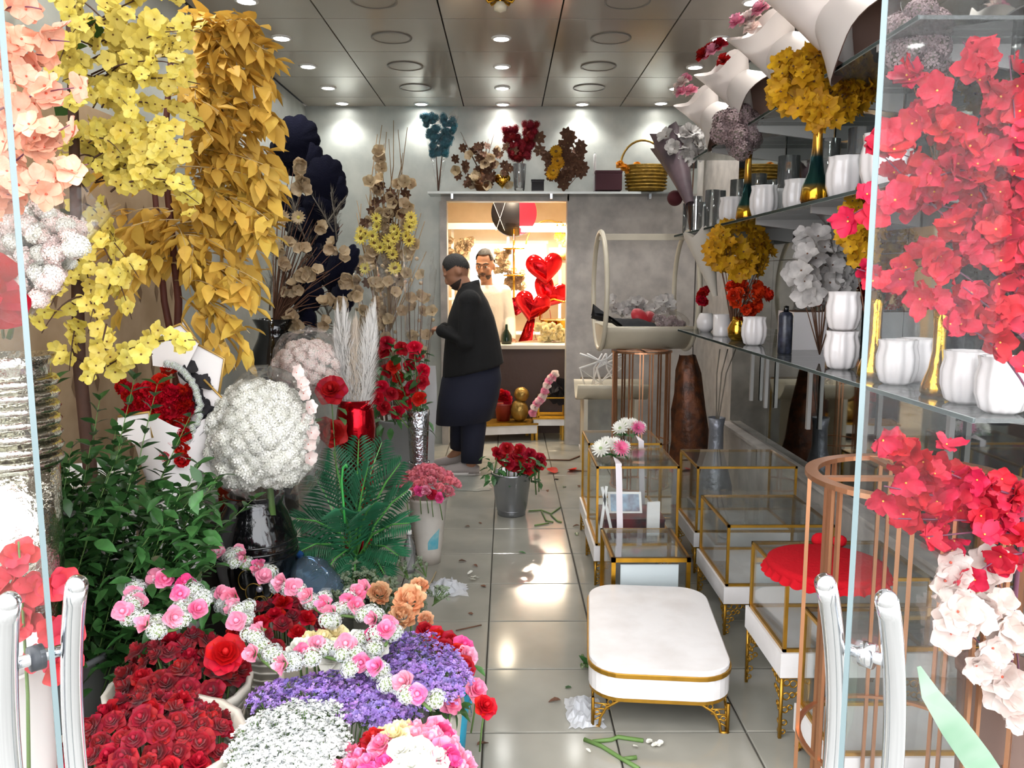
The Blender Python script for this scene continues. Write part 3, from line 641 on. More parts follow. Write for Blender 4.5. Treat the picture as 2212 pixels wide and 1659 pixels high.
def gladiolus():
    base = at(30, 1640, 1.62); base.z = 0
    t = thing('gladiolus', 'coral red gladiolus stem leaning by the left door handle', 'cut flower', base)
    tip = at(40, 1170, 1.6); stems(t, [[base, at(60, 1500, 1.6), tip]], .006, P_stem, 'stem')
    for k, (x, y, s, nx) in enumerate(((45, 1200, .045, .2), (15, 1255, .05, -.3), (70, 1270, .045, .4), (135, 1265, .05, .9), (130, 1370, .06, .9), (135, 1440, .055, .8), (50, 1340, .05, 0), (80, 1420, .04, .3))):
        p = at(x, y, 1.6)
        for q in range(8): put('petal', outer_me['coral2' if q % 2 else 'coral'], t, p + Vector((R.uniform(-.006, .006), 0, R.uniform(-.006, .006))), Vector((nx + R.uniform(-.25, .25), -.8, .35 + R.uniform(-.25, .25))), s * R.uniform(.65, .9), roll=2 * PI * q / 8 + k + R.uniform(-.2, .2))
gladiolus()
def left_bucket():
    c = at(-10, 1500, 1.68)
    t = thing('bucket', 'tall plain white bucket at the bottom left behind the door glass', 'bucket', (c.x, c.y, 0))
    pot('body', M_white, t, (0, 0, 0), .10, .115, .70, 28); MB().tube([(.119 * math.cos(a), .119 * math.sin(a), .66) for a in np.linspace(0, 2 * PI, 28, endpoint=False)], .005, 5, closed=True).obj('rib', M_white, t)
left_bucket()
# ------------------------------------------------------------------ leafy branches in a white bucket
def greenery():
    c = on(250, 1280, .35); base = Vector((c.x, 2.42, 0))
    bk = thing('bucket', 'wide white bucket holding the leafy green branches', 'bucket', (at(170, 1000, 2.85).x, 2.82, 0))
    pot('body', M_white, bk, (0, 0, 0), .15, .20, .80, 28)
    bk2 = thing('bucket', 'low grey bucket hidden in the leafy green branches at the front', 'bucket', base)
    pot('body', mat('grey_plastic', '#77797b', .5), bk2, (0, 0, 0), .16, .19, .34, 24)
    t = thing('leafy_branches', 'big bundle of dark green leafy branches behind the red rose tubs', 'foliage', base + Vector((0, 0, .05)))
    cr = Crowd(t, 'leaf', [P_green]); cs = []
    for k in range(60):
        x = R.uniform(-20, 470); yt = 930 + abs(x - 260) * .35 + R.uniform(0, 220)
        if k < 9: x, yt = ((215, 865), (290, 820), (340, 830), (410, 900), (250, 930), (470, 1030), (545, 1080), (140, 1010), (60, 1050))[k]
        tip = at(x, yt, R.uniform(2.35, 2.65)); b0 = base + Vector((lerp(-.14, .14, (x + 20) / 500) + R.uniform(-.03, .03), R.uniform(-.08, .1), .12)); md = b0.lerp(tip, .5) + Vector((R.uniform(-.03, .03), R.uniform(-.05, .02), .06)); cs.append([b0, b0.lerp(md, .5), md, md.lerp(tip, .55) + Vector((0, 0, .02)), tip])
    for ci, c_ in enumerate(cs):
        n = 15
        for i in range(n):
            u = .25 + .75 * i / (n - 1); p = along(c_, min(u, .999)); ax = (along(c_, min(1, u + .05)) - along(c_, u - .05)).normalized(); sd = Vector((math.cos(i * 1.9 + ci), math.sin(i * 1.9 + ci), 0))
            for q in (1, -1): cr.leaf(pick('gr'), p, ax * .6 + sd * q * .8 + Vector((0, -.15, R.uniform(-.15, .2))), R.uniform(.06, .085) * (1 - .25 * u))
    for k in range(900):
        p = at(R.uniform(-20, 470), R.uniform(1050, 1490), R.uniform(2.25, 2.6)); cr.leaf(pick('gr'), p, (R.gauss(0, .7), -.4, R.gauss(.2, .5)), R.uniform(.055, .08))
    stems(t, cs, .003, P_stem, 'stem'); cr.done()
greenery()
# ------------------------------------------------------------------ bouquets and vases along the left wall
M_bvase = mat('black_glazed_vase', '#08080a', .1, coat=.6); M_goldline = mat('gold_scroll_paint', '#a8873e', .35, metal=.7)
def scrolls(parent, R0, z, n=5, s=.06, face=-PI / 2, nm='gold_scroll'):
    """raised gold scroll lines on a round vase"""
    def w(a, h): return (R0(h) * math.cos(a), R0(h) * math.sin(a), h)
    for k in range(n):
        for sg in (1, -1):
            pts = []
            for i in range(15):
                u = i / 14; t = u * 4.6; rr = s * (1 - .7 * u) * (1 + .2 * k); da = sg * (rr * math.cos(t) - s * (.3 + .5 * k)) / .13; h = z + rr * math.sin(t) + (k - n / 2) * s * .9; pts.append(np.array(w(face + da * .55, h)) * np.array((1.015, 1.015, 1)))
            MB().tube(pts, .0022, 4).obj(nm, M_goldline, parent)
def black_vase_bouquet():
    c = at(560, 1100, 3.15); base = Vector((c.x - .02, 3.15, 0))
    v = thing('floor_vase', 'black glazed floor vase with gold scrollwork under the white hydrangea bouquet', 'vase', base)
    prof = [(.10, 0), (.11, .02), (.115, .1), (.14, .22), (.165, .36), (.16, .47), (.13, .56), (.11, .6), (.12, .64), (.10, .64), (.095, .6)]
    MB().lathe(prof, 32).obj('body', M_bvase, v)
    for z in (.40, .43, .46): MB().tube([((.166 - (z - .4) * .12) * math.cos(a), (.166 - (z - .4) * .12) * math.sin(a), z) for a in np.linspace(0, 2 * PI, 32, endpoint=False)], .006, 5, closed=True).obj('ring', M_bvase, v)
    rad = lambda h: np.interp(h, [p[1] for p in prof[:8]], [p[0] for p in prof[:8]])
    scrolls(v, rad, .30, 3, .055, -PI / 2 + .35)
    MB().ball((rad(.3) * math.cos(-PI / 2 + .35) * 1.02, rad(.3) * math.sin(-PI / 2 + .35) * 1.02, .3), .014, 8, 6).obj('jewel', mat('pale_jewel', '#b9b4c4', .1, metal=.6), v)
    cb = at(575, 945, 3.05)
    t = thing('hydrangea_bouquet', 'huge round white hydrangea bouquet in clear film standing in the black floor vase', 'bouquet', Vector((cb.x, cb.y, .62)))
    cr = Crowd(t, 'floret_cluster', [P_white, P_cream2]); bunch_heads(t, cr, 'hyd', cb + Vector((-.02, 0, -.01)), .182, .15, .212, 230, .037, up=.1); cr.done()
    p2 = Crowd(t, 'blossom', [P_blush, P_peachc])
    for (x, y) in ((655, 850), (668, 880), (660, 905), (672, 935), (650, 830), (665, 960), (640, 805), (668, 990)): p2.face(pick('whiteb'), at(x, y, 3.0), (.8, -.7, .2), .03)
    p2.done()
    blob_wrap('cellophane', M_cello, t, cb - t.location + Vector((.015, 0, .0)), .222, .2, .262, 5)
    stems(t, [[t.location + Vector((0, .05, -.2)), cb]], .02, P_stem, 'stem_bundle')
black_vase_bouquet()
def strip(name, m, parent, pts, w, nrm=(0, -1, 0), th=.002):
    """flat band along pts (parent space)"""
    V = []; n = len(pts)
    for i in range(n):
        d = np.array(pts[min(i + 1, n - 1)]) - np.array(pts[max(0, i - 1)]); s = np.cross(d, nrm); s /= np.linalg.norm(s) + 1e-9; ww = w[i] if hasattr(w, '__len__') else w
        o = np.array(nrm) * th; p = np.array(pts[i]); V += [p + s * ww / 2, p - s * ww / 2, p - s * ww / 2 - o, p + s * ww / 2 - o]
    Fc = [(0, 1, 2, 3), tuple((n - 1) * 4 + k for k in (3, 2, 1, 0))] + [(i * 4 + k, i * 4 + 4 + k, i * 4 + 4 + (k + 1) % 4, i * 4 + (k + 1) % 4) for i in range(n - 1) for k in range(4)]
    return MB().add(V, Fc).obj(name, m, parent, smooth=False)
def poly_sheet(name, m, parent, px, Y, jit=0.0, th=.002):
    """flat sheet of paper given by its corners (its own depth), with thickness"""
    P3 = [np.array(at(x, y, Y + (d if len(q) > 2 else 0)) - parent.location) for q in px for (x, y, d) in [(q[0], q[1], q[2] if len(q) > 2 else 0)]]
    n = len(P3); V = P3 + [p + np.array((0, th, 0)) for p in P3]
    return MB().add(V, [tuple(range(n)), tuple(range(2 * n - 1, n - 1, -1))] + [(i, (i + 1) % n, n + (i + 1) % n, n + i) for i in range(n)]).obj(name, m, parent, smooth=False)
def red_carnation_bouquet():
    c = at(345, 880, 2.98); base = Vector((c.x, 3.02, 0))
    bk = thing('tall_vase', 'plain white tall vase behind the leafy branches holding the red carnation bouquet', 'vase', base); pot('body', M_white, bk, (0, 0, 0), .08, .12, .62, 24)
    t = thing('carnation_bouquet', 'bouquet of red carnations in white paper with gold edges', 'bouquet', base + Vector((0, 0, .6)))
    cr = Crowd(t, 'carnation', [P_red])
    for k in range(54):
        u = R.random(); a = R.random() * 2 * PI; rr = math.sqrt(u); x = 340 + 78 * rr * math.cos(a); y = 870 + 82 * rr * math.sin(a); cr.face(pick('carn_r'), at(x, y, 2.95 + .08 * u), (.6 * rr * math.cos(a), -1, -.5 * rr * math.sin(a) + .2), .04)
    for k in range(7): cr.face(pick('carn_r'), at(R.uniform(345, 400), R.uniform(930, 1000), 2.93), (.2, -1, -.1), .035)
    cr.done()
    M_pw = mat('white_wrap_paper', '#e9e4e2', .6); M_pg = mat('gold_paper_edge', '#c09a52', .4, metal=.4); M_pb = mat('black_crepe_paper', '#1b181c', .8)
    for k, q in enumerate((((395, 690), (440, 760), (455, 850), (420, 930), (380, 800)), ((420, 740), (485, 775), (470, 870), (430, 960), (400, 860)), ((440, 820), (480, 860), (475, 950), (445, 1010), (410, 930)), ((430, 930), (480, 960), (495, 1000), (455, 1030), (410, 1000)), ((325, 725), (390, 700), (430, 740), (400, 800), (330, 790)), ((255, 900), (322, 890), (330, 945), (290, 960), (250, 930)))):
        sh = poly_sheet('paper_sheet', M_pw, t, q, 3.04 - .012 * k if k < 5 else 2.9); e = MB().tube([np.array(at(x, y, (3.035 - .012 * k) if k < 5 else 2.895) - t.location) for x, y in q[:3]], .005, 4).obj('gold_edge', M_pg, t)
    for k in range(16):
        a = -1.2 + k * .17; x = 360 + 92 * math.cos(a); y = 890 + 105 * math.sin(a); put('crepe_ruffle', outer_blk, t, at(x, y, 2.99), (math.cos(a), -.6, -math.sin(a)), .06)
    b = Crowd(t, 'filler_floret', [P_wst, P_ylg])
    for k in range(34):
        a = -1.5 + k * .085; x = 350 + 78 * math.cos(a) + R.uniform(-6, 6); y = 880 + 95 * math.sin(a); b.face(pick('clus'), at(x, y, 2.94), (math.cos(a), -1, 0), .014)
    b.done()
    cone_wrap('paper_cone', M_pw, t, (0, 0, -.1), np.array(c - t.location) + np.array((.03, .06, -.05)), .04, .16)
outer_blk = outer_petal(8, .9, .6, .3).mesh('crepe_ruffle', mat('black_crepe', '#1b181c', .8))
red_carnation_bouquet()
def white_bouquets_behind():
    c = at(665, 790, 3.75); base = Vector((c.x, 3.8, 0))
    v = thing('tall_vase', 'slim white vase standing behind the white hydrangea bouquet', 'vase', base); pot('body', M_white, v, (0, 0, 0), .07, .08, .8, 20)
    t = thing('rose_bouquet', 'creamy white rose bouquet in film between hydrangea and feather plumes', 'bouquet', base + Vector((0, 0, .8)))
    cr = Crowd(t, 'floret_cluster', [P_white, P_cream2]); bunch_heads(t, cr, 'hydc', c + Vector((0, .02, -.02)), .14, .1, .12, 70, .036); cr.done()
    blob_wrap('cellophane', M_cello, t, c - t.location + Vector((.02, 0, 0)), .19, .13, .17, 9); stems(t, [[base + Vector((0, 0, .7)), c]], .015, P_stem, 'stem_bundle')
white_bouquets_behind()
def pampas_red_vase():
    c = at(768, 900, 3.75); base = Vector((c.x, 3.75, 0))
    v = thing('metallic_vase', 'shiny red metallic vase behind the green palm', 'vase', base)
    MB().lathe([(.07, 0), (.075, .02), (.07, .4), (.085, .7), (.093, .8), (.085, .88), (.073, .93), (.066, .93), (.07, .85)], 30).obj('body', mat('red_metallic', '#b00d1c', .16, metal=.9, bump=.15, bscale=25), v)
    t = thing('feather_plumes', 'white feathery plumes standing in the red metallic vase', 'dried flowers', base + Vector((0, 0, .62)))
    M_plw = mat('white_plume', '#efece8', .8, trans=.3); M_plb = mat('pale_beige_plume', '#ddd0c0', .8, trans=.3)
    for k, (x, y, m, dx) in enumerate(((728, 690, M_plw, -.06), (742, 682, M_plw, -.02), (770, 715, M_plb, 0), (812, 682, M_plw, .06), (800, 700, M_plw, .03), (722, 740, M_plw, -.08), (815, 730, M_plw, .08), (765, 725, M_plb, .01))):
        tip = at(x, y, 3.75); bs = base + Vector((dx * .35, 0, .62)); h = tip.z - bs.z; o = plume(k + 2, h, .066, 900, tip.x - bs.x).obj('plume', m, t); o.location = bs - t.location
pampas_red_vase()
def red_roses_silver_vase():
    c = at(903, 900, 4.3); base = Vector((c.x, 4.3, 0))
    v = thing('silver_vase', 'slim tall silver vase with embossed pattern beside the palm', 'vase', base)
    M_sv = mat('embossed_silver', '#b9bcc2', .2, metal=1.0, bump=.8, bscale=55)
    MB().lathe([(.075, 0), (.08, .03), (.06, .08), (.05, .25), (.045, .5), (.055, .7), (.06, .79), (.052, .79), (.045, .7)], 24, flute=.05, fn=12).obj('body', M_sv, v)
    for z in (.08, .28, .5): MB().tube([(.055 * math.cos(a), .055 * math.sin(a), z) for a in np.linspace(0, 2 * PI, 20, endpoint=False)], .008, 5, closed=True).obj('ring', M_sv, v)
    t = thing('rose_bush', 'bunch of red roses with green leaves above the silver vase', 'cut flowers', base + Vector((0, 0, .6)))
    cr = Crowd(t, 'rose', [P_red]); cs = []
    for (x, y) in ((868, 752), (900, 765), (885, 790), (915, 800), (850, 790), (830, 760), (838, 800), (860, 815), (890, 835), (912, 825), (845, 850), (880, 870), (825, 835), (830, 880), (858, 890), (815, 860), (905, 860), (895, 750), (835, 740), (870, 850)):
        p = at(x, y, R.uniform(4.2, 4.4)); cr.face(pick('red' if (x + y) % 3 else 'crim'), p, (R.gauss(0, .4), -.8, .5), .045); cs.append([base + Vector((0, 0, .62)), p.lerp(base + Vector((0, 0, .7)), .4), p])
    cr.done(); stems(t, cs, .004, P_stem, 'stem'); lc = Crowd(t, 'leaf', [P_green])
    for k in range(90): lc.leaf(pick('gr'), at(R.uniform(805, 925), R.uniform(745, 930), R.uniform(4.2, 4.42)), (R.gauss(0, .7), -.3, R.gauss(0, .5)), R.uniform(.06, .09))
    lc.done()
red_roses_silver_vase()
def red_rose_stem():
    p = at(715, 842, 3.55); base = Vector((p.x + .02, 3.62, 0))
    t = thing('red_rose', 'single dark crimson rose with a broad green leaf left of the red metallic vase', 'cut flower', base)
    put('heart', rose_heart(4).mesh('heart', P_crim), t, p, (0, -.8, .5), .06)
    for k in range(6): put('petal', outer_me['crim'], t, p, (0, -.8, .5), .075, roll=k * 1.05)
    for (x, y, dx) in ((730, 900, .4), (700, 905, -.6), (725, 880, .6)): putleaf('leaf', ME['lg'][0], t, at(x, y, 3.55), (dx, -.5, -.1), .085)
    stems(t, [[base, p]], .005, P_stem, 'stem')
    q = at(720, 935, 3.6); put('lower_bloom', pick('crim'), t, q, (0, -.8, .3), .07); put('lower_bloom', pick('crim'), t, at(700, 920, 3.6), (-.2, -.8, .3), .05)
red_rose_stem()
def palm():
    b0 = at(765, 1215, 3.45); base = Vector((b0.x, 3.5, 0))
    t = thing('palm_plant', 'green artificial palm with feathery fronds in front of the red metallic vase', 'artificial plant', base)
    pot('pot', M_black, t, (0, 0, 0), .09, .12, .18)
    tips = ((680, 1030, .1), (640, 1120, -.1), (650, 1190, -.2), (720, 975, .15), (775, 950, .2), (825, 955, .2), (865, 1000, .1), (880, 1060, -.1), (885, 1130, -.2), (860, 1200, -.25), (700, 1240, -.25), (735, 1100, -.4), (805, 1090, -.4), (765, 1265, -.35), (830, 1240, -.3), (795, 1010, -.1))
    for k, (x, y, dy) in enumerate(tips):
        tip = at(x, y, 3.45 + dy); st = base + Vector((R.uniform(-.03, .03), R.uniform(-.04, .04), .22)); c = [st, st.lerp(tip, .35) + Vector((0, 0, .07)), st.lerp(tip, .7) + Vector((0, 0, .05)), tip]
        b = MB(); L0 = np.array(t.location); b.tube([np.array(p) - L0 for p in c], [.006, .005, .004, .002], 4, 1)
        for i in range(21):
            u = .15 + .85 * i / 20; p = along(c, min(u, .999)); d = (along(c, min(1, u + .04)) - along(c, u - .04)).normalized(); sd = d.cross(Vector((0, -.6, 1))).normalized(); ln = .12 * math.sin(PI * (.2 + .72 * u)) + .025
            for sg in (1, -1):
                dr = (d * .75 + sd * sg * .8 + Vector((0, -.1, -.12 * R.random()))).normalized(); w_ = dr.cross(Vector((0, -1, .3))).normalized() * .0058; P0 = np.array(p) - L0; e = np.array(dr * ln)
                b.add([P0, P0 + e * .45 + np.array(w_), P0 + e + np.array((0, 0, -.012)), P0 + e * .45 - np.array(w_), P0 + e * .45 + np.array((0, -.003, .003))], [(0, 1, 4), (1, 2, 4), (2, 3, 4), (3, 0, 4)], 0)
        b.obj('frond', [P_palm, P_palml], t, smooth=False)
    MB().tube([np.array(at(x, y, 3.05) - t.location) for x, y in ((745, 1130), (742, 1090), (738, 1040), (741, 1010), (748, 1003))] + [(base - t.location) * 0 + Vector((0, -.2, .95)) * 0 + (at(750, 1010, 3.05) - t.location)], .005, 5).obj('young_shoot', mat('bright_green_shoot', '#2f8a3c', .5), t)
palm()
# ------------------------------------------------------------------ dried arrangements at the back left
def navy_arrangement():
    c = at(565, 740, 5.0); base = Vector((c.x + .05, 5.1, 0))
    v = thing('floor_vase', 'tall black glazed vase with faint gold scrolls behind the golden leaves', 'vase', base)
    prof = [(.12, 0), (.13, .03), (.1, .15), (.12, .5), (.16, .85), (.155, 1.0), (.1, 1.12), (.09, 1.16), (.13, 1.24), (.115, 1.24), (.08, 1.16)]
    MB().lathe(prof, 30).obj('body', M_bvase, v); scrolls(v, lambda h: np.interp(h, [p[1] for p in prof[:9]], [p[0] for p in prof[:9]]), .88, 3, .06, -PI / 2 + .5)
    t = thing('dried_arrangement', 'huge dried arrangement with navy velvet fan leaves and beige wood flowers', 'dried flowers', base + Vector((0, 0, 1.15)))
    cs = []; bb = base + Vector((0, 0, 1.2))
    def fan(px, py, rx, ry, tilt, Y):
        p = at(px, py, Y); b = MB(); n = 36; V = [(0, 0, 0)]; s = Y / F
        for k in range(n):
            a = 2 * PI * k / n; r = .93 + .12 * abs(math.sin(a * 4.5)); V.append((rx * s * r * math.cos(a), 0.01, ry * s * r * math.sin(a)))
        V2 = [(x, y + .035, z) for x, y, z in V]; m = n + 1
        b.add(V + V2, [(0, 1 + (k + 1) % n, 1 + k) for k in range(n)] + [(m, m + 1 + k, m + 1 + (k + 1) % n) for k in range(n)] + [(1 + k, 1 + (k + 1) % n, m + 1 + (k + 1) % n, m + 1 + k) for k in range(n)])
        o = b.obj('fan_leaf', P_navy, t); o.location = p - t.location; o.rotation_euler = (0, tilt, R.uniform(-.3, .3)); cs.append([bb, bb.lerp(p, .5) + Vector((0, .05, .1)), p + Vector((0, .04, 0))])
    for q in ((640, 300, 46, 50, .4, 5.35), (625, 330, 42, 46, .4, 5.4), (665, 350, 30, 40, .3, 5.36), (700, 385, 42, 48, .3, 5.3), (715, 420, 30, 45, .3, 5.32), (690, 440, 34, 36, 0, 5.3), (640, 450, 55, 34, .3, 5.45), (655, 490, 40, 40, 0, 5.4), (690, 520, 34, 44, .2, 5.3), (700, 500, 30, 40, .2, 5.35), (665, 640, 34, 34, 0, 5.2), (735, 645, 26, 32, 0, 5.2), (745, 570, 22, 44, .5, 5.25), (690, 570, 26, 46, -.3, 5.28), (720, 590, 20, 44, .2, 5.25), (660, 700, 20, 46, 0, 5.2), (640, 740, 46, 24, .2, 5.25), (600, 330, 20, 30, 0, 5.45), (670, 600, 24, 40, .2, 5.25)): fan(*q)
    cr = Crowd(t, 'wood_flower', [P_beige, P_tan])
    for (x, y, s) in ((650, 355, .06), (652, 385, .06), (655, 405, .06), (690, 485, .05), (720, 530, .05), (715, 545, .05), (735, 555, .05), (755, 600, .06), (740, 610, .05), (730, 650, .06), (742, 655, .06), (648, 590, .05), (660, 605, .06), (640, 620, .05), (625, 625, .05), (632, 690, .06), (640, 700, .06), (628, 680, .05), (600, 540, .05), (620, 520, .05), (655, 540, .05), (690, 740, .05), (700, 700, .05), (680, 590, .05), (670, 580, .05), (610, 575, .05), (765, 640, .05), (700, 655, .05)):
        for q in range(2): cr.face(pick('beigef'), at(x + R.uniform(-6, 6), y + R.uniform(-8, 8), 5.12), (R.gauss(0, .5), -.8, R.gauss(0, .5)), s * .8)
    for (x, y) in ((597, 532), (546, 587), (612, 470), (645, 470)): cr.face(pick('daisy_b'), at(x, y, 5.08), (0, -1, .1), .05)
    cr.done()
    for k in range(34):
        e = at(R.uniform(590, 760), R.uniform(440, 720), R.uniform(5.1, 5.4)); cs.append([bb, bb.lerp(e, .5) + Vector((0, 0, .04)), e])
    stems(t, cs, .005, P_brown, 'twig')
    for k in range(26):
        p = at(R.uniform(580, 740), R.uniform(420, 700), 5.3); o = plume(k, .3, .05, 90, R.uniform(-.1, .1)).obj('grey_plume', P_greyf, t); o.location = p - t.location - Vector((0, 0, .15)); o.rotation_euler = (0, R.uniform(-.8, .8), 0)
navy_arrangement()
def tall_dried():
    base = at(835, 900, 6.6); base.z = 0
    v = thing('floor_vase', 'slim brown vase in the corner behind the cotton stems', 'vase', base); MB().lathe([(.1, 0), (.11, .3), (.14, .7), (.08, .95), (.1, 1.0), (.08, 1.0)], 20).obj('body', P_brown, v)
    t = thing('dried_arrangement', 'tall narrow dried arrangement with yellow daisies and long curled twigs', 'dried flowers', base + Vector((0, 0, .9)))
    bb = base + Vector((0, 0, .98)); cs = []; cr = Crowd(t, 'daisy', [P_yel, P_yelc]); cb = Crowd(t, 'dried_flower', [P_beige, P_tan])
    for (x, y) in ((815, 290), (825, 270), (850, 260), (880, 275), (870, 330), (805, 360), (830, 310), (868, 355), (805, 400), (840, 300), (780, 440), (790, 420), (885, 420), (770, 460), (860, 280), (835, 285)):
        e = at(x, y, 6.6); cs.append([bb, bb.lerp(e, .5) + Vector((R.uniform(-.05, .05), 0, .05)), bb.lerp(e, .8) + Vector((R.uniform(-.06, .06), 0, 0)), e])
    for (x, y) in ((812, 472), (815, 490), (852, 495), (850, 515), (858, 505), (888, 470), (885, 490), (780, 500), (790, 505), (805, 510), (822, 535), (848, 550), (842, 535), (878, 510), (852, 580), (856, 578), (790, 580), (885, 520), (808, 525), (838, 520), (780, 515), (890, 480)): cr.face(pick('daisy_y'), at(x, y, 6.5), (R.gauss(0, .4), -1, .2), R.uniform(.05, .065))
    for k in range(90): cb.face(pick('beigef' if k % 3 else 'brown'), at(836 + R.gauss(0, 24) , R.uniform(385, 610), 6.6), (R.gauss(0, .5), -1, R.gauss(0, .4)), .05)
    for (x, y) in ((820, 330), (822, 345), (825, 365), (800, 395), (875, 395), (800, 560), (808, 545), (800, 575), (895, 530), (885, 545), (880, 555)): cb.face(pick('beigef'), at(x, y, 6.55), (0, -1, .2), .055)
    cr.done(); cb.done(); 
    for k in range(40): e = at(836 + R.gauss(0, 35), R.uniform(390, 600), 6.6); cs.append([bb, bb.lerp(e, .5), e])
    stems(t, cs, .006, P_tan, 'twig')
tall_dried()
def cotton_stems():
    base = at(870, 980, 5.7); base.z = 0
    v = thing('tall_bucket', 'grey bucket against the wall holding cotton stems in film', 'bucket', base); pot('body', mat('grey_bucket', '#8d8f92', .5), v, (0, 0, 0), .14, .17, .5)
    for k, (x, y0, lb) in enumerate(((795, 600, 'cotton stems in clear film left of the other film sleeves'), (850, 600, 'cotton stems in clear film between two other film sleeves'), (908, 590, 'cotton stems in clear film next to the man in black'))):
        t = thing('cotton_sleeve', lb, 'dried flowers', base + Vector((-.1 + .1 * k, 0, .1)), 'cotton stems in film sleeves'); bb = base + Vector((-.08 + .08 * k, 0, .12)); cr = Crowd(t, 'cotton_boll', [P_beige, P_tan]); cs = []
        for q in range(12):
            p = at(x + R.uniform(-28, 28), y0 + R.uniform(0, 170), 5.7 + R.uniform(-.06, .1)); cr.face(pick('beigef'), p, (R.gauss(0, .5), -1, .4), .045); cs.append([bb, bb.lerp(p, .5), p])
            p2 = p + Vector((R.uniform(-.05, .05), -.02, .12)); put('bud', bud_me, t, p2, (0, 0, 1), .014)
        cr.done(); stems(t, cs, .004, P_brown, 'stem'); cone_wrap('cellophane', M_cello, t, bb - t.location, np.array(at(x, y0 - 30, 5.7) - t.location), .05, .12, wav=.1)
bud_me = MB().ball((0, 0, 0), 1, 6, 4).mesh('bud', P_beige)
cotton_stems()
def plastic_sheet():
    b = MB(); V = []
    for i in range(9):
        for j in range(5):
            p = at(905 + j * 9 + 3 * math.sin(i), 790 + i * 41, 5.0 + .03 * math.sin(i * 1.3 + j)); V.append(p)
    tag(MB().add(V, [(i * 5 + j, i * 5 + j + 1, i * 5 + 6 + j, i * 5 + 5 + j) for i in range(8) for j in range(4)]).obj('plastic_sheet', mat('grey_plastic_film', '#b9b9bc', .4, trans=.4)), 'hanging sheet of greyish clear plastic left of the man in black', 'plastic sheet')
plastic_sheet()
# ------------------------------------------------------------------ tubs and buckets of cut flowers at the front left
M_tub = mat('ribbed_white_plastic', '#dedad2', .45, scale=5, col2='#cfc6b5', var=.1); M_rosestem = P_stem
def tub(label, c, r, h, ribs=4):
    t = thing('flower_tub', label, 'bucket', (c[0], c[1], 0)); prof = [(r * .72, 0)]
    MB().lathe([(r * .72, 0), (r * .86, h * .5), (r * .97, h - .03), (r * 1.05, h - .03), (r * 1.06, h), (r * .98, h), (r * .9, h - .12), (r * .6, h - .14)], 36, flute=.012, fn=18).obj('body', M_tub, t)
    for k in range(ribs):
        z = h - .05 - k * .028; rr = r * (.72 + .25 * (z / h)) * 1.02
        MB().tube([(rr * math.cos(a), rr * math.sin(a), z) for a in np.linspace(0, 2 * PI, 36, endpoint=False)], .005, 5, closed=True).obj('rib', M_tub, t)
    return t
HEART = {k: [rose_heart(i + 20).mesh('heart', m) for i in range(3)] for k, m in (('dred', P_dred), ('red', P_red), ('crim', P_crim), ('pink', P_pink), ('lpink', P_lpink), ('hot', P_hot), ('cream', P_cream), ('white', P_white))}
OUT = {k: [outer_petal(i + 30, .95, .6, .2 + .12 * i).mesh('petal', m) for i in range(3)] for k, m in (('dred', P_dred), ('red', P_red), ('crim', P_crim), ('pink', P_pink), ('lpink', P_lpink), ('hot', P_hot), ('cream', P_cream), ('white', P_white))}
STEM = MB().tube([(0, 0, -.25), (0.05, 0, -2.2), (0, 0.06, -4.2)], .09, 4).mesh('stem', P_stem)
def one_rose(label, key, loc, nrm, s, group, npet=5, stem=True, key2=None):
    """one cut rose: heart, separate outer petals, stem"""
    o = thing('rose', label, 'rose', loc, group); q = Vector(nrm).normalized(); off = R.random() * 6; k2 = key2 or key
    put('heart', R.choice(HEART[key]), o, loc, q, s)
    for k in range(npet): put('petal', R.choice(OUT[k2]), o, loc, q, s * R.uniform(.9, 1.1), roll=off + 2 * PI * k / npet)
    if stem: put('stem', STEM, o, loc, (q.x * .3, q.y * .3, 1), s)
    return o
def dome(c, r, z, rise, n, rmin=.0):
    out = []
    for k in range(n):
        rr = r * math.sqrt((k + .5) / n); a = k * 2.39996; out.append((Vector((c[0] + rr * math.cos(a), c[1] + rr * math.sin(a), z + rise * (1 - (rr / r) ** 2) + R.uniform(-.012, .012))), Vector((math.cos(a) * rr / r * .7, math.sin(a) * rr / r * .7 - .25, 1))))
    return out
cA = on(318, 1590, .40); cB = on(385, 1435, .40); cC = on(600, 1330, .36)
tub('white ribbed tub in front packed with dark red roses', cA, .215, .385); tub('white ribbed tub behind the front one, full of dark red roses', cB, .19, .34); tub('white tub of dark red roses beside the blue water bottle', cC, .15, .30)
for p, n in dome(cA, .19, .38, .085, 72): one_rose('dark red rose packed in the front white tub', R.choice(('dred', 'dred', 'dred', 'crim')), p + Vector((R.uniform(-.008, .008), R.uniform(-.008, .008), R.uniform(-.012, .014))), n + Vector((R.gauss(0, .25), R.gauss(0, .25), 0)), R.uniform(.025, .037), 'dark red roses in the front tub')
for p, n in dome(cB, .175, .355, .10, 46): one_rose('dark red rose packed in the white tub second from the front', R.choice(('dred', 'dred', 'dred', 'crim')), p + Vector((R.uniform(-.01, .01), R.uniform(-.01, .01), R.uniform(-.014, .016))), n + Vector((R.gauss(0, .25), R.gauss(0, .25), 0)), R.uniform(.028, .042), 'dark red roses in the second tub')
for p, n in dome(cC, .15, .31, .09, 26): one_rose('dark red rose in the tub beside the blue water bottle', 'dred' if R.random() < .7 else 'red', p, n, R.uniform(.03, .036), 'dark red roses in the third tub')
p = on(487, 1412, .47); one_rose('wide open bright red rose on the right side of the second tub', 'red', p, (.3, -.75, .7), .055, None, 7, stem=False)
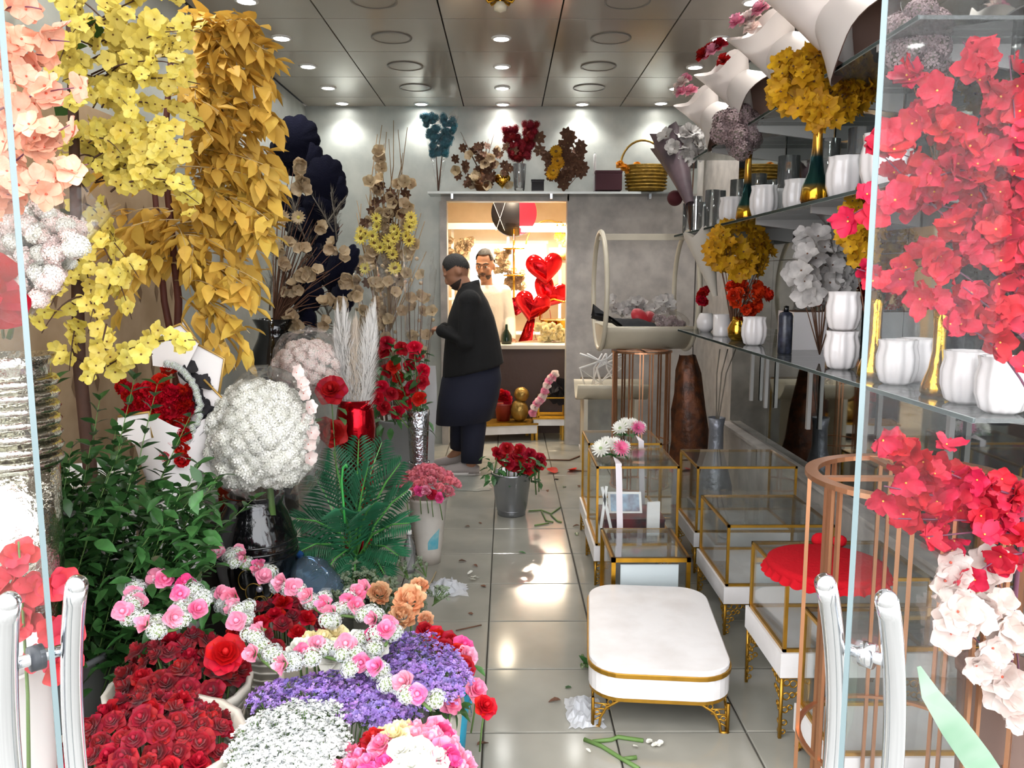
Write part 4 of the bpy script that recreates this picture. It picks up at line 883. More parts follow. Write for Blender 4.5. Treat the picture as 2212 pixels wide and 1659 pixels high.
# ------------------------------------------------------------------ garlands of pink rosebuds and white yarrow
BUD = {'pink': [rose(50 + i, ((.75, 4, .75, .45), (.6, 3, 1.2, .4), (.4, 3, 2, .3)), ruffle=.2) for i in range(3)]}
BUDM = [[b.mesh('rosebud', m) for b in BUD['pink']] for m in (P_pink, P_lpink, P_hot)]
SEPAL = MB().lathe([(.02, -.55), (.16, -.3), (.3, -.05), (.32, .1)], 6, cap=False).mesh('sepal', P_stem)
def garland(label, path, ring=None, z=.5, ds=.0185, zs=None):
    pts = []
    for i, (x, y) in enumerate(path): pts.append(on(x, y, zs[i] if zs else z))
    base = sum(pts, Vector()) / len(pts); base.z = min(p.z for p in pts) - .02
    t = thing('garland', label, 'garland', base); dense = []
    for i in range(len(pts) - 1):
        n = max(1, int((pts[i + 1] - pts[i]).length / .012)); dense += [pts[i].lerp(pts[i + 1], q / n) for q in range(n)]
    dense.append(pts[-1]); acc = 0; k = 0; last = dense[0]
    MB().tube([np.array(p - base) for p in dense[::2] + [dense[-1]]], .005, 5).obj('cord', P_stem, t)
    for p in dense:
        acc += (p - last).length; last = p
        if acc >= ds or p is dense[0]:
            acc = 0; j = Vector((R.uniform(-.024, .024), R.uniform(-.03, .03), .012 + R.uniform(-.008, .016)))
            if k % 3 == 2:
                nrm = (R.uniform(-.8, .8), -.7, R.uniform(.1, .9)); b = put('rosebud', R.choice(BUDM[R.choice((0, 0, 1, 1, 1, 2))]), t, p + j + Vector((0, 0, .012)), nrm, R.uniform(.032, .042)); 
                s_ = link('sepal', SEPAL, b)
            else: put('flower_head', pick('clus'), t, p + j, (R.uniform(-.5, .5), -.5, 1), R.uniform(.025, .033))
            k += 1
    return t
RN = [(350 + 66 * math.cos(a), 1316 + 50 * math.sin(a)) for a in np.linspace(0, 2 * PI, 15)]
garland('ring shaped wreath of white yarrow and pink rosebuds on the second rose tub', RN, z=.575)
garland('garland of white yarrow and pink rosebuds running from the ring down across the middle', [(430, 1305), (480, 1300), (520, 1330), (545, 1370), (560, 1420), (600, 1452), (650, 1430), (700, 1418), (745, 1430), (800, 1450), (840, 1480), (880, 1500), (915, 1520), (932, 1535)], zs=[.52, .52, .52, .51, .48, .47, .46, .46, .46, .46, .46, .46, .46, .45])
garland('garland of white yarrow and pink rosebuds beside the blue water bottle', [(455, 1195), (490, 1200), (520, 1225), (560, 1235), (590, 1262), (625, 1275), (650, 1290), (690, 1322), (725, 1335), (760, 1310), (790, 1285)], zs=[.5, .5, .5, .48, .48, .48, .48, .46, .46, .46, .46])
garland('short garland of white yarrow and pink rosebuds below the apricot carnations', [(700, 1350), (740, 1330), (780, 1335), (810, 1355), (840, 1380), (830, 1400), (800, 1375)], z=.47)
# ------------------------------------------------------------------ statice bunches, cream roses, mixed bouquets
def inside(x, y, poly):
    c = False; j = len(poly) - 1
    for i in range(len(poly)):
        if (poly[i][1] > y) != (poly[j][1] > y) and x < (poly[j][0] - poly[i][0]) * (y - poly[i][1]) / (poly[j][1] - poly[i][1]) + poly[i][0]: c = not c
        j = i
    return c
def field(poly, n, mind):
    xs = [p[0] for p in poly]; ys = [p[1] for p in poly]; out = []; tries = 0
    while len(out) < n and tries < n * 60:
        tries += 1; x = R.uniform(min(xs), max(xs)); y = R.uniform(min(ys), max(ys))
        if inside(x, y, poly) and all((x - a) ** 2 + (y - b) ** 2 > mind ** 2 for a, b in out): out.append((x, y))
    return out
def statice(label, key, m, poly, n, mind, z, s, tublabel, tubr=.14):
    P3 = [on(x, y, z) for x, y in field(poly, n, mind)]; c = sum(P3, Vector()) / len(P3); t = thing('statice_bunch', label, 'cut flowers', Vector((c.x, c.y, .12)))
    b = thing('flower_tub', tublabel, 'bucket', (c.x, c.y, 0)); pot('body', M_tub, b, (0, 0, 0), tubr * .8, tubr, .28, 28)
    cr = Crowd(t, 'sprig', [m, P_stem])
    for p in P3: d = p - Vector((c.x, c.y, z - .5)); cr.face(pick(key), p - d.normalized() * s * .9, d + Vector((0, -.05, 0)), s * R.uniform(.85, 1.15))
    cr.done()
    stems(t, [[Vector((c.x, c.y, .14)), p - Vector((0, 0, s * .6))] for p in P3[::4]], .003, P_stem, 'stem'); return t
statice('loose bunch of white statice at the front between red roses and mixed roses', 'wst', P_wst, [(490, 1659), (525, 1580), (575, 1535), (640, 1510), (725, 1525), (745, 1585), (725, 1659), (710, 1700), (480, 1700)], 210, 13, .42, .055, 'white bucket under the white statice')
statice('bunch of purple statice spread behind the white statice', 'purp', P_purple, [(540, 1500), (600, 1475), (700, 1460), (800, 1455), (850, 1480), (900, 1530), (860, 1560), (780, 1545), (740, 1525), (640, 1500), (560, 1520)], 110, 13, .42, .055, 'white bucket under the purple statice')
statice('rounded bunch of lilac purple statice beside the blue bucket', 'purp', P_purple, [(800, 1400), (860, 1365), (920, 1365), (980, 1400), (1010, 1450), (990, 1490), (940, 1510), (880, 1500), (840, 1460)], 105, 13, .40, .055, 'white bucket under the lilac statice', .12)
M_cw = on(720, 1400, .42)
for k, (x, y) in enumerate(field([(630, 1390), (700, 1365), (800, 1365), (820, 1400), (760, 1430), (650, 1420)], 22, 24)): one_rose('cream white rose lying between the pink garlands', 'white' if k % 3 else 'cream', on(x, y, .44), (R.uniform(-.4, .4), -.4, 1), .04, 'cream roses between the garlands')
bk = thing('flower_tub', 'white bucket under the cream roses between the garlands', 'bucket', (M_cw.x, M_cw.y, 0)); pot('body', M_tub, bk, (0, 0, 0), .12, .15, .36, 28)
# mixed bouquet, front right
cM = on(868, 1640, .42); bk = thing('flower_tub', 'white bucket holding the mixed pastel roses at the bottom edge', 'bucket', (cM.x, cM.y, 0)); pot('body', M_tub, bk, (0, 0, 0), .11, .14, .36, 28)
MIX = ('white', 'cream', 'white', 'lpink', 'pink', 'white', 'cream', 'hot', 'lpink', 'crim', 'white', 'lpink', 'pink')
MN = {'white': 'white', 'cream': 'pale yellow', 'lpink': 'light pink', 'pink': 'pink', 'hot': 'hot pink', 'crim': 'crimson'}
for k, (p, n) in enumerate(dome(cM, .165, .36, .10, 56)):
    q = MIX[k % 13]; one_rose('%s rose in the mixed bouquet at the bottom edge' % MN[q], q, p, n, R.uniform(.032, .042), '%s roses in the mixed bouquet' % MN[q])
for (x, y) in ((935, 1620), (965, 1640), (950, 1590)): one_rose('large hot pink rose at the right rim of the mixed bouquet', 'hot', on(x, y, .42), (.7, -.5, .4), .05, 'hot pink roses at the rim', 7, key2='pink')
# blue bucket with red and pink roses
cb = on(950, 1610, .05); bk = thing('bucket', 'small turquoise blue plastic bucket beside the statice', 'bucket', (cb.x, cb.y, 0))
pot('body', mat('turquoise_plastic', '#1593b5', .4), bk, (0, 0, 0), .075, .10, .27, 28); MB().tube([(.1 * math.cos(a), .1 * math.sin(a), .2) for a in np.linspace(0, 2 * PI, 28, endpoint=False)], .004, 5, closed=True).obj('rib', MATS['turquoise_plastic'], bk)
MB().tube([(.1 * math.cos(a), .1 * math.sin(a), .25 - .1 * math.sin((a + .9) / 1.8 * PI)) for a in np.linspace(-.9, .9, 12)], .002, 4).obj('wire_handle', M_steel, bk)
for k, (x, y, q) in enumerate(((920, 1362, 'crim'), (945, 1375, 'red'), (975, 1385, 'crim'), (1000, 1395, 'hot'), (1010, 1415, 'lpink'), (960, 1400, 'crim'), (1005, 1440, 'crim'), (1030, 1490, 'pink'), (1048, 1525, 'red'), (975, 1515, 'pink'), (990, 1410, 'red'), (935, 1395, 'red'))):
    tl = {1030: 'pink striped rose sticking out at the right of the turquoise bucket', 1048: 'small red rose hanging lowest over the turquoise bucket', 975: 'pink rosebud drooping over the turquoise bucket rim'}.get(x) if q in ('pink', 'red') and y > 1480 else None
    one_rose(tl or '%s rose standing behind the lilac statice' % {'crim': 'crimson', 'red': 'bright red', 'hot': 'hot pink', 'lpink': 'light pink'}[q], q, on(x, y, .34), (.4, -.6, .7), .036, None if tl else 'roses behind the lilac statice %s' % q)
t = thing('leaf_sprays', 'green rose leaves poking out over the turquoise bucket', 'foliage', (cb.x, cb.y, .1)); lc = Crowd(t, 'leaf', [P_lgreen])
for k in range(22): lc.leaf(pick('lg'), on(R.uniform(930, 1030), R.uniform(1430, 1540), .3), (R.gauss(.3, .6), -.4, R.gauss(0, .4)), .05)
lc.done(); stems(t, [[Vector((cb.x, cb.y, .12)), on(x, 1470, .3)] for x in (960, 990, 1015)], .004, P_stem, 'stem')
# apricot carnations with grey green sprigs
bo = on(860, 1330, .18); bk = thing('vase', 'small grey vase holding the apricot carnations', 'vase', (bo.x, bo.y, 0)); pot('body', mat('grey_ceramic', '#8b8b86', .5), bk, (0, 0, 0), .08, .09, .22)
for (x, y, s, lb) in ((820, 1285, .055, 'pale apricot carnation, leftmost of the apricot carnations'), (885, 1300, .07, 'large deep apricot carnation with orange tips'), (868, 1335, .058, 'apricot carnation, lowest of the four'), (905, 1270, .045, 'apricot carnation at the back right of the four'), (920, 1340, .035, 'small apricot carnation bud near the white paper')):
    p = on(x, y, .33); o = thing('carnation', lb, 'carnation', p, 'apricot carnations'); put('bloom', pick('carn_o'), o, p, (.1, -.7, .7), s); put('stem', STEM, o, p, (0, -.1, 1), .05)
t = thing('filler_sprigs', 'grey green filler sprigs around the apricot carnations', 'foliage', (bo.x, bo.y, .1)); cr = Crowd(t, 'sprig', [P_sage, P_stem])
for k in range(46): cr.face(pick('grs'), on(R.uniform(720, 940), R.uniform(1225, 1340), .24), (R.gauss(0, .4), -.3, 1), R.uniform(.07, .11))
cr.done()
def bottle():
    a = at(628, 1188, 3.25); t = thing('water_bottle', 'clear plastic water bottle with a dark blue neck lying by the palm', 'bottle', a)
    ax = (at(720, 1310, 2.95) - a).normalized(); M_bl = clear('blue_pet', (.5, .68, .86), 1.0, .03, haze=.12, hazecol=(.4, .6, .8)); M_bd = mat('dark_blue_plastic', '#123f78', .25)
    MB().lathe([(.026, 0), (.029, .004), (.029, .05), (.033, .055), (.033, .062), (.028, .066), (.03, .09), (.032, .10)], 20, axis=np.array(ax)).obj('neck', M_bd, t)
    MB().lathe([(.031, .09), (.06, .14), (.085, .19), (.088, .21), (.084, .225), (.088, .24), (.088, .36), (.06, .40)], 24, axis=np.array(ax)).obj('body', M_bl, t)
    t2 = thing('crate', 'low dark crate under the blue water bottle', 'crate', (a.x + .1, 3.12, 0)); MB().box((0, 0, .09), (.3, .3, .18)).box((0, 0, .19), (.31, .31, .02)).obj('body', M_black, t2, False)
bottle()
# ------------------------------------------------------------------ low marble stand and glass boxes on the right
def rrect(lx, ly, r, n=7):
    P = []
    for cx, cy, a0 in ((lx / 2 - r, ly / 2 - r, 0), (-lx / 2 + r, ly / 2 - r, PI / 2), (-lx / 2 + r, -ly / 2 + r, PI), (lx / 2 - r, -ly / 2 + r, 1.5 * PI)):
        for k in range(n + 1): a = a0 + PI / 2 * k / n; P.append((cx + r * math.cos(a), cy + r * math.sin(a)))
    return P
def slab(lx, ly, r, z0, z1, bev=.004):
    P = rrect(lx, ly, r); Q = rrect(lx - 2 * bev, ly - 2 * bev, max(.001, r - bev)); return MB().loft([[(x, y, z0) for x, y in P], [(x, y, z1 - bev) for x, y in P], [(x, y, z1) for x, y in Q]])
def low_stand():
    t = thing('display_stand', 'low white marble display stand with rounded corners and gold filigree legs', 'stand', (.545, 2.86, 0), rz=-.10)
    lx, ly, r = .475, .74, .115
    slab(lx, ly, r, .205, .222).obj('top', M_marble, t, False); slab(lx + .012, ly + .012, r + .006, .190, .205, .001).obj('gold_rim', M_goldp, t, False); slab(lx, ly, r, .118, .190, .001).obj('side_board', M_marble, t, False); slab(lx - .004, ly - .004, r, .104, .118, .001).obj('gold_band', M_goldp, t, False)
    for sx in (-1, 1):
        for sy in (-1, 1):
            cx, cy = sx * (lx / 2 - .05), sy * (ly / 2 - .07); b = MB(); z = .105
            for (dx, dy) in ((1, 0), (0, 1)):
                ax = np.array((-sx * dx, -sy * dy, 0.0)); o = np.array((cx, cy, 0)) + np.array((sx * .035, sy * .045, 0)); 
                outer = [o + np.array((0, 0, 0)), o + np.array((0, 0, z))]; arc = [o + ax * .022, o + ax * .026 + np.array((0, 0, .035)), o + ax * .045 + np.array((0, 0, .07)), o + ax * .085 + np.array((0, 0, .095)), o + ax * .13 + np.array((0, 0, z))]
                b.tube(outer, .006, 5); b.tube(arc, .005, 5); b.bar(o, o + ax * .022, .01)
                for q in range(4): u = q / 4; b.tube([o + np.array((0, 0, z * (.2 + .2 * q))), arc[1] * (1 - u) + arc[3] * u], .003, 4)
                for q in range(3): c_ = o + ax * (.014 + .022 * q) + np.array((0, 0, .05 + .02 * q)); b.tube([c_ + ax * .009 * math.cos(a) + np.array((0, 0, .009 * math.sin(a))) for a in np.linspace(0, 2 * PI, 8, endpoint=False)], .0025, 4, closed=True)
            b.obj('leg', M_goldp, t)
low_stand()
PANE = MB().box((0, 0, 0), (1, 1, 1)).mesh('pane', M_glass, False)
def pane(parent, c, size):
    o = link('pane', PANE, parent, c); o.scale = size; return o
def glass_box(label, x0, x1, y0, y1, zb, zt, zg, lid=True, legs=True, feet='round', rz=0, gold=None, w=.011):
    gold = gold or M_goldp; lx, ly = x1 - x0, y1 - y0; t = thing('glass_display_box', label, 'display box', ((x0 + x1) / 2, (y0 + y1) / 2, 0), rz=rz)
    if zt > zb: MB().box((0, 0, (zb + zt) / 2), (lx + .03, ly + .03, zt - zb)).obj('base', M_marble, t, False)
    for sx in (-1, 1):
        for sy in (-1, 1):
            MB().box((sx * lx / 2, sy * ly / 2, (zt + zg) / 2), (w, w, zg - zt)).obj('post', gold, t, False)
            if legs and zb > .02:
                b = MB(); o = np.array((sx * (lx / 2 + .005), sy * (ly / 2 + .005), 0)); b.bar(o, o + np.array((0, 0, zb)), .010)
                for ax in (np.array((-sx, 0, 0)), np.array((0, -sy, 0))):
                    for q, (u, v, rr) in enumerate(((.016, .9, .011), (.038, .88, .012), (.062, .9, .010), (.084, .92, .008), (.016, .68, .012), (.036, .7, .009), (.055, .72, .007), (.014, .46, .010), (.03, .5, .008), (.013, .25, .009), (.011, .1, .007))):
                        c_ = o + ax * u + np.array((0, 0, zb * v)); b.tube([c_ + ax * rr * math.cos(a) + np.array((0, 0, rr * math.sin(a))) for a in np.linspace(0, 2 * PI, 9, endpoint=False)], .003, 4, closed=True)
                    b.bar(o + np.array((0, 0, zb - .004)), o + ax * .1 + np.array((0, 0, zb - .004)), .006)
                b.obj('leg', gold, t)
    for z in (zt + w / 2, zg):
        for s in (-1, 1):
            MB().box((0, s * ly / 2, z), (lx + w, w, w)).obj('rail', gold, t, False); MB().box((s * lx / 2, 0, z), (w, ly + w, w)).obj('rail', gold, t, False)
    for s in (-1, 1):
        pane(t, (0, s * (ly / 2 - .002), (zt + zg) / 2), (lx - w, .003, zg - zt - w)); pane(t, (s * (lx / 2 - .002), 0, (zt + zg) / 2), (.003, ly - w, zg - zt - w))
    if lid: pane(t, (0, 0, zg + w / 2 + .002), (lx, ly, .004))
    return t
bA = glass_box('gold framed glass box with photo gifts and a ribbon, white base on gold lattice legs', .44, .83, 3.80, 4.22, .125, .20, .59)
bA2 = glass_box('gold framed glass box just behind the one with photo gifts', .45, .84, 4.30, 4.66, .125, .20, .60)
bC = glass_box('small gold framed glass case right behind the low marble stand', .455, .775, 3.30, 3.70, 0, .001, .307, legs=False, gold=M_gold, w=.018)
bD1 = glass_box('wide gold framed glass box behind the red cushion, plastic film on its lid', .925, 1.36, 3.24, 3.70, .14, .213, .473)
bD2 = glass_box('wide gold framed glass box furthest back along the right ledge', .965, 1.46, 3.96, 4.36, .14, .213, .55)
bE = glass_box('gold framed glass box under the round red cushion', .90, 1.36, 2.47, 2.83, .213, .296, .54)
bF = glass_box('glass box on a low marble base closest to the rose gold cage stand', .935, 1.38, 2.13, 2.40, .06, .15, .47)
# film on the lid of the wide box
V = []; 
for i in range(13):
    for j in range(7): V.append((.915 + .47 * i / 12 + R.uniform(-.008, .008), 3.22 + .5 * j / 6, .487 + abs(R.gauss(0, .006)) + .012 * math.sin(i * 1.7 + j) ** 2))
tag(MB().add(V, [(i * 7 + j, (i + 1) * 7 + j, (i + 1) * 7 + j + 1, i * 7 + j + 1) for i in range(12) for j in range(6)]).obj('plastic_film', M_cello), 'crumpled clear film lying on the wide glass box lid', 'plastic film')
# inner panel of the small case
MB().box((0, -.17, .15), (.25, .004, .25)).obj('back_panel', mat('pale_card', '#dfe6ea', .5), bC, False)
MB().box((0, 0, .012), (.29, .36, .012)).obj('floor_board', MATS['pale_card'], bC, False)
# round red cushion
def cushion():
    c = on(1785, 1225, .565); t = thing('round_cushion', 'flat round red velvet cushion with ruffled edge on a glass box', 'cushion', (c.x, c.y, .555))
    M_v = mat('red_velvet', '#a80d1a', .9, spec=.15, bump=.3, bscale=80)
    MB().lathe([(.0, .03), (.17, .03), (.185, .026), (.188, .01), (.18, .0), (0, 0)], 40, cap=False).obj('pad', M_v, t)
    rg = [[((.18 + .018 * k / 3 + .0025 * k * math.sin(a * 30)) * math.cos(a), (.18 + .018 * k / 3 + .0025 * k * math.sin(a * 30)) * math.sin(a), .022 - .011 * k + .0015 * k * math.sin(a * 30 + 1)) for a in np.linspace(0, 2 * PI, 240, endpoint=False)] for k in range(4)]
    MB().loft(rg, cap=False).obj('ruffle', M_v, t); MB().ball((.05, .19, .04), .03, 10, 6, sc=(1, .6, .8)).ball((.11, .17, .04), .028, 10, 6, sc=(1, .6, .8)).obj('bow', M_v, t)
cushion()
# contents of the gift box
def gifts():
    g = thing('gift_box', 'dark red gift box with black marbling inside the glass box', 'box', (.635, 4.0, .212)); MB().box((0, 0, .045), (.30, .26, .09)).box((0, 0, .092), (.305, .265, .012)).obj('body', mat('dark_red_lacquer', '#7d0f1c', .3, col2='#220a10', scale=9), g, False)
    f = thing('photo_print', 'tilted glossy photo print with white border standing on the red gift box', 'photo', (.60, 3.97, .312)); b = MB().box((0, 0, .055), (.17, .004, .11), rot=Matrix.Rotation(-.5, 3, 'X')); b.obj('border', M_white, f, False)
    MB().box((0, -.0035, .055), (.145, .003, .088), rot=Matrix.Rotation(-.5, 3, 'X')).obj('print', mat('blue_grey_photo', '#a9c7e0', .25, col2='#6d5c66', scale=14), f, False)
    w = thing('white_card', 'white upright card standing right of the tilted photo print', 'card', (.725, 3.86, .202)); MB().box((0, 0, .10), (.065, .012, .20), rz=.15).obj('card', M_white, w, False)
    for k, (x, rot) in enumerate(((.475, .12), (.50, -.22))):
        s = thing('white_strip', 'narrow white card strip leaning %s inside the photo gift box' % ('left' if k == 0 else 'right'), 'card', (x, 3.86, .202)); MB().box((0, 0, .14), (.014, .006, .28), rot=Matrix.Rotation(rot, 3, 'Y')).obj('strip', M_white, s, False)
gifts()
def flower_topper(label, x, y, z, px, Y, ribbon=True, dx=0.0):
    t = thing('flower_topper', label, 'flowers', (x, y, z)); M_rb = mat('pale_ribbon', '#e3dbe0', .45)
    for (dx_, dy_, dz_, k, s) in ((-.06, 0, .045, 'daisy_w', .055), (-.03, .03, .065, 'daisy_w', .045), (.01, .02, .065, 'daisy_w', .045), (.035, -.02, .05, 'chrys_p', .05), (.06, .03, .05, 'daisy_w', .04)): put('bloom', pick(k), t, Vector((x + dx_, y + dy_, z + dz_)), (dx_ * 6, -.7, .5), s)
    for k in range(9): putleaf('leaf', pick('gr'), t, Vector((x + R.uniform(-.06, .06), y - .02, z + .02)), (R.gauss(0, 1), -.5, -.05), .05)
    if ribbon: strip('ribbon', M_rb, t, [np.array((dx, -.06, .012)), np.array((dx, y * 0 - .165, .008)), np.array((dx + .004, -.172, -.10)), np.array((dx + .01, -.176, -.30)), np.array((dx + .012, -.18, -.46))], .03, nrm=(0.05, -1, .05))
flower_topper('white and pink flowers with a long ribbon on the photo gift box', .535, 3.96, .602, 1325, 4.0, dx=.005)
flower_topper('white and pink flowers on the glass box behind the photo gifts', .70, 4.45, .612, 1375, 4.5, dx=.03)
# ------------------------------------------------------------------ rose gold cage stands
def cage(label, c, Rr, h, nb, band=.03, m=None, bars=.009):
    m = m or M_copper; t = thing('cage_stand', label, 'stand', (c[0], c[1], 0))
    def ring(z, r, wz, wr, nm):
        rings = [[((r + dr) * math.cos(a), (r + dr) * math.sin(a), z + dz) for a in np.linspace(0, 2 * PI, 48, endpoint=False)] for dr, dz in ((0, 0), (wr, 0), (wr, wz), (0, wz), (0, 0))]; MB().loft(rings, cap=False).obj(nm, m, t, False)
    ring(h - .012, Rr - band, .012, band, 'top_ring'); ring(0, Rr - .012, .012, .012, 'base_ring'); ring(h * .33, Rr - .02, .008, .012, 'middle_ring')
    for k in range(nb):
        a = 2 * PI * k / nb
        for da in (-.055, .055): MB().box(((Rr - .012) * math.cos(a + da), (Rr - .012) * math.sin(a + da), h / 2), (bars, bars, h - .01), rz=a).obj('bar', m, t, False)
        x, y = (Rr - band) * math.cos(a), (Rr - band) * math.sin(a)
    for a in (0, PI / 2): MB().box((0, 0, h - .006), (2 * (Rr - band), .022, .01), rz=a).obj('cross_bar', m, t, False)
    return t
cage('round rose gold cage stand in front by the right glass door', (.975, 1.872), .247, 1.03, 9)
cage('round rose gold cage stand carrying the cream cradle', (.965, 5.72), .215, .985, 9)
# ------------------------------------------------------------------ cream cradle with hoops
def cradle():
    X0, X1, zc, Rr, yc = .66, 1.27, 1.405, .41, 5.72; t = thing('cradle', 'cream wooden cradle with two round hoops on a cage stand', 'cradle', ((X0 + X1) / 2, yc, .985)); M_c = mat('cream_lacquer', '#cfc5b0', .4, var=.08)
    o = np.array(t.location)
    for x in (X0, X1): MB().tube([np.array((x, yc + Rr * math.cos(a), zc + Rr * math.sin(a))) - o for a in np.linspace(0, 2 * PI, 56, endpoint=False)], .017, 8, closed=True).obj('hoop', M_c, t)
    A = np.linspace(-PI * .80, -PI * .20, 18); rings = []
    for x in (X0 + .005, X1 - .005): rings.append([np.array((x, yc + Rr * math.cos(a), zc + Rr * math.sin(a))) - o for a in A] + [np.array((x, yc + (Rr - .015) * math.cos(a), zc + (Rr - .015) * math.sin(a))) - o for a in A[::-1]])
    MB().loft(rings).obj('trough', M_c, t)
    for x in (X0, X1):
        r = [np.array((x, yc + Rr * math.cos(a), zc + Rr * math.sin(a))) - o for a in A]; r2 = [p + np.array((.012 if x == X0 else -.012, 0, 0)) for p in r]; n = len(r)
        MB().add(r + r2, [tuple(range(n)), tuple(range(2 * n - 1, n - 1, -1))] + [(i, i + 1, n + i + 1, n + i) for i in range(n - 1)]).obj('end_panel', M_c, t, False)
    MB().box(np.array(((X0 + X1) / 2, yc + .1, zc + Rr - .03)) - o, (X1 - X0, .02, .045)).obj('top_rail', M_c, t, False)
    k = thing('cloth', 'crumpled black cloth with pointed corner in the cream cradle', 'cloth', (.80, 5.60, 1.08)); V = []
    for i in range(9):
        for j in range(7): u, v = i / 8, j / 6; V.append((-.20 + .42 * u, -.12 + .25 * v, .10 + .12 * (1 - u) ** 2 + .03 * math.sin(7 * u + 5 * v) - .08 * abs(v - .5)))
    V2 = [(x, y, z - .02) for x, y, z in V]
    Fq = [(i * 7 + j, (i + 1) * 7 + j, (i + 1) * 7 + j + 1, i * 7 + j + 1) for i in range(8) for j in range(6)]
    MB().add(V, Fq).add(V2, [f[::-1] for f in Fq]).obj('folds', mat('black_cloth', '#131318', .9), k)
    h = thing('heart_cushion', 'red heart cushion lying in the cream cradle', 'cushion', (.97, 5.70, 1.20)); heart_mesh(.105, .05).obj('pad', mat('red_satin', '#b01022', .5, sheen=.3), h).rotation_euler = (1.2, 0.2, .4)
    b = thing('wrapped_posy', 'film wrapped mauve posy in the right end of the cradle', 'bouquet', (1.13, 5.58, 1.06)); cr = Crowd(b, 'bloom', [P_mauve, P_greyf])
    for q in range(16): cr.face(pick('mauve'), Vector((1.13 + R.uniform(-.09, .09), 5.58 + R.uniform(-.05, .05), 1.15 + R.uniform(-.02, .08))), (R.gauss(0, .5), -1, .5), .035)
    cr.done(); blob_wrap('cellophane', M_cello, b, (0, 0, .12), .13, .1, .09, 3)
    w = thing('foam_flowers', 'pale white foam flowers at the far side of the cradle', 'flowers', (.95, 5.86, 1.09)); cr = Crowd(w, 'blossom', [P_greyw, P_brown])
    for q in range(26): cr.face(pick('greyw'), Vector((R.uniform(.74, 1.2), 5.88 + R.uniform(-.03, .05), 1.25 + R.uniform(-.03, .09))), (R.gauss(0, .5), -.7, .6), .05)
    cr.done()
def heart_mesh(s, th, puff=True, n=40):
    P = []
    for k in range(n):
        a = 2 * PI * k / n; P.append((s * 16 * math.sin(a) ** 3 / 16, s * (13 * math.cos(a) - 5 * math.cos(2 * a) - 2 * math.cos(3 * a) - math.cos(4 * a)) / 16))
    b = MB(); rings = []
    for u in (0.02, .35, .65, .88, 1.0):
        rings.append([(x * u, y * u + s * .05 * (1 - u), th * math.sqrt(max(0, 1 - u * u))) for x, y in P])
    b.loft(rings, cap=False); b.loft([[(x, y, -z) for x, y, z in r] for r in rings[::-1]], cap=False); return b
cradle()
def behind_cradle():
    M_c = MATS['cream_lacquer']; t = thing('wooden_trough', 'cream half barrel trough with white twigs under the cradle', 'basket', (.83, 6.45, 0)); A = np.linspace(-PI * .9, -PI * .1, 14)
    MB().loft([[(x, .2 * math.cos(a), .72 + .2 * math.sin(a)) for a in A] + [(x, .185 * math.cos(a), .72 + .185 * math.sin(a)) for a in A[::-1]] for x in (-.27, .3)]).obj('trough', M_c, t)
    for x in (-.2, .2): MB().box((x, 0, .27), (.03, .3, .54)).obj('leg', M_c, t, False)
    for k in range(9): MB().tube([(R.uniform(-.2, .1), 0, .6), (R.uniform(-.25, .1), -.05, .78), (R.uniform(-.25, .15), -.1, .9)], .008, 5).obj('twig', M_white, t)
    b = thing('bag', 'tall brown glittering wrapped bundle beside the cage stand under the shelf', 'bundle', (1.29, 5.45, 0)); rr = []
    for z, r in ((0.0, .13), (.25, .135), (.3, .14), (.6, .11), (.85, .08), (.95, .06)): rr.append([(r * (1 + .10 * math.sin(5 * a + z * 9) + .08 * math.sin(9 * a - z * 14)) * math.cos(a) - z * .06, r * .9 * (1 + .12 * math.sin(7 * a + z * 5)) * math.sin(a), z + .03 * math.sin(3 * a) * (z > .8)) for a in np.linspace(0, 2 * PI, 22, endpoint=False)])
    MB().loft(rr).obj('wrap', mat('brown_glitter', '#6b3a1c', .45, metal=.3, col2='#3a2114', scale=18, bump=.6, bscale=30), b)
    v = thing('bottle_vase', 'matt grey bottle shaped floor vase in front of the mirror ledge', 'vase', (1.33, 5.02, 0)); MB().lathe([(.10, 0), (.115, .06), (.11, .18), (.075, .32), (.048, .42), (.045, .56), (.055, .62), (.047, .62), (.04, .55)], 26).obj('body', mat('pewter_grey', '#7e8088', .35, metal=.5, bump=.5, bscale=35), v)
    for k in range(3): MB().tube([(0, 0, .5), (.03 * k, .03, .9), (.02 + .05 * k, .05, 1.05)], .004, 4).obj('dry_stalk', P_greyf, v)
    # small glass frames behind, against the back wall
    glass_box('tall gold framed glass box against the back wall beside the doorway', .66, .98, 6.75, 7.05, .0, .02, .62, legs=False)
    k = thing('slippers', 'pair of grey slippers on the floor by the doorway pillar', 'slippers', (.78, 6.35, 0))
    for x in (-.06, .07): MB().lathe([(.0, .0), (.045, .0), (.045, .012), (0, .014)], 18, (x, 0, 0), sy=2.4, cap=False).obj('sole', mat('grey_rubber', '#6d6a68', .7), k); MB().tube([(x - .045, -.03, .012), (x - .02, -.05, .05), (x + .02, -.05, .05), (x + .045, -.03, .012)], .014, 6).obj('strap', MATS['grey_rubber'], k)
behind_cradle()
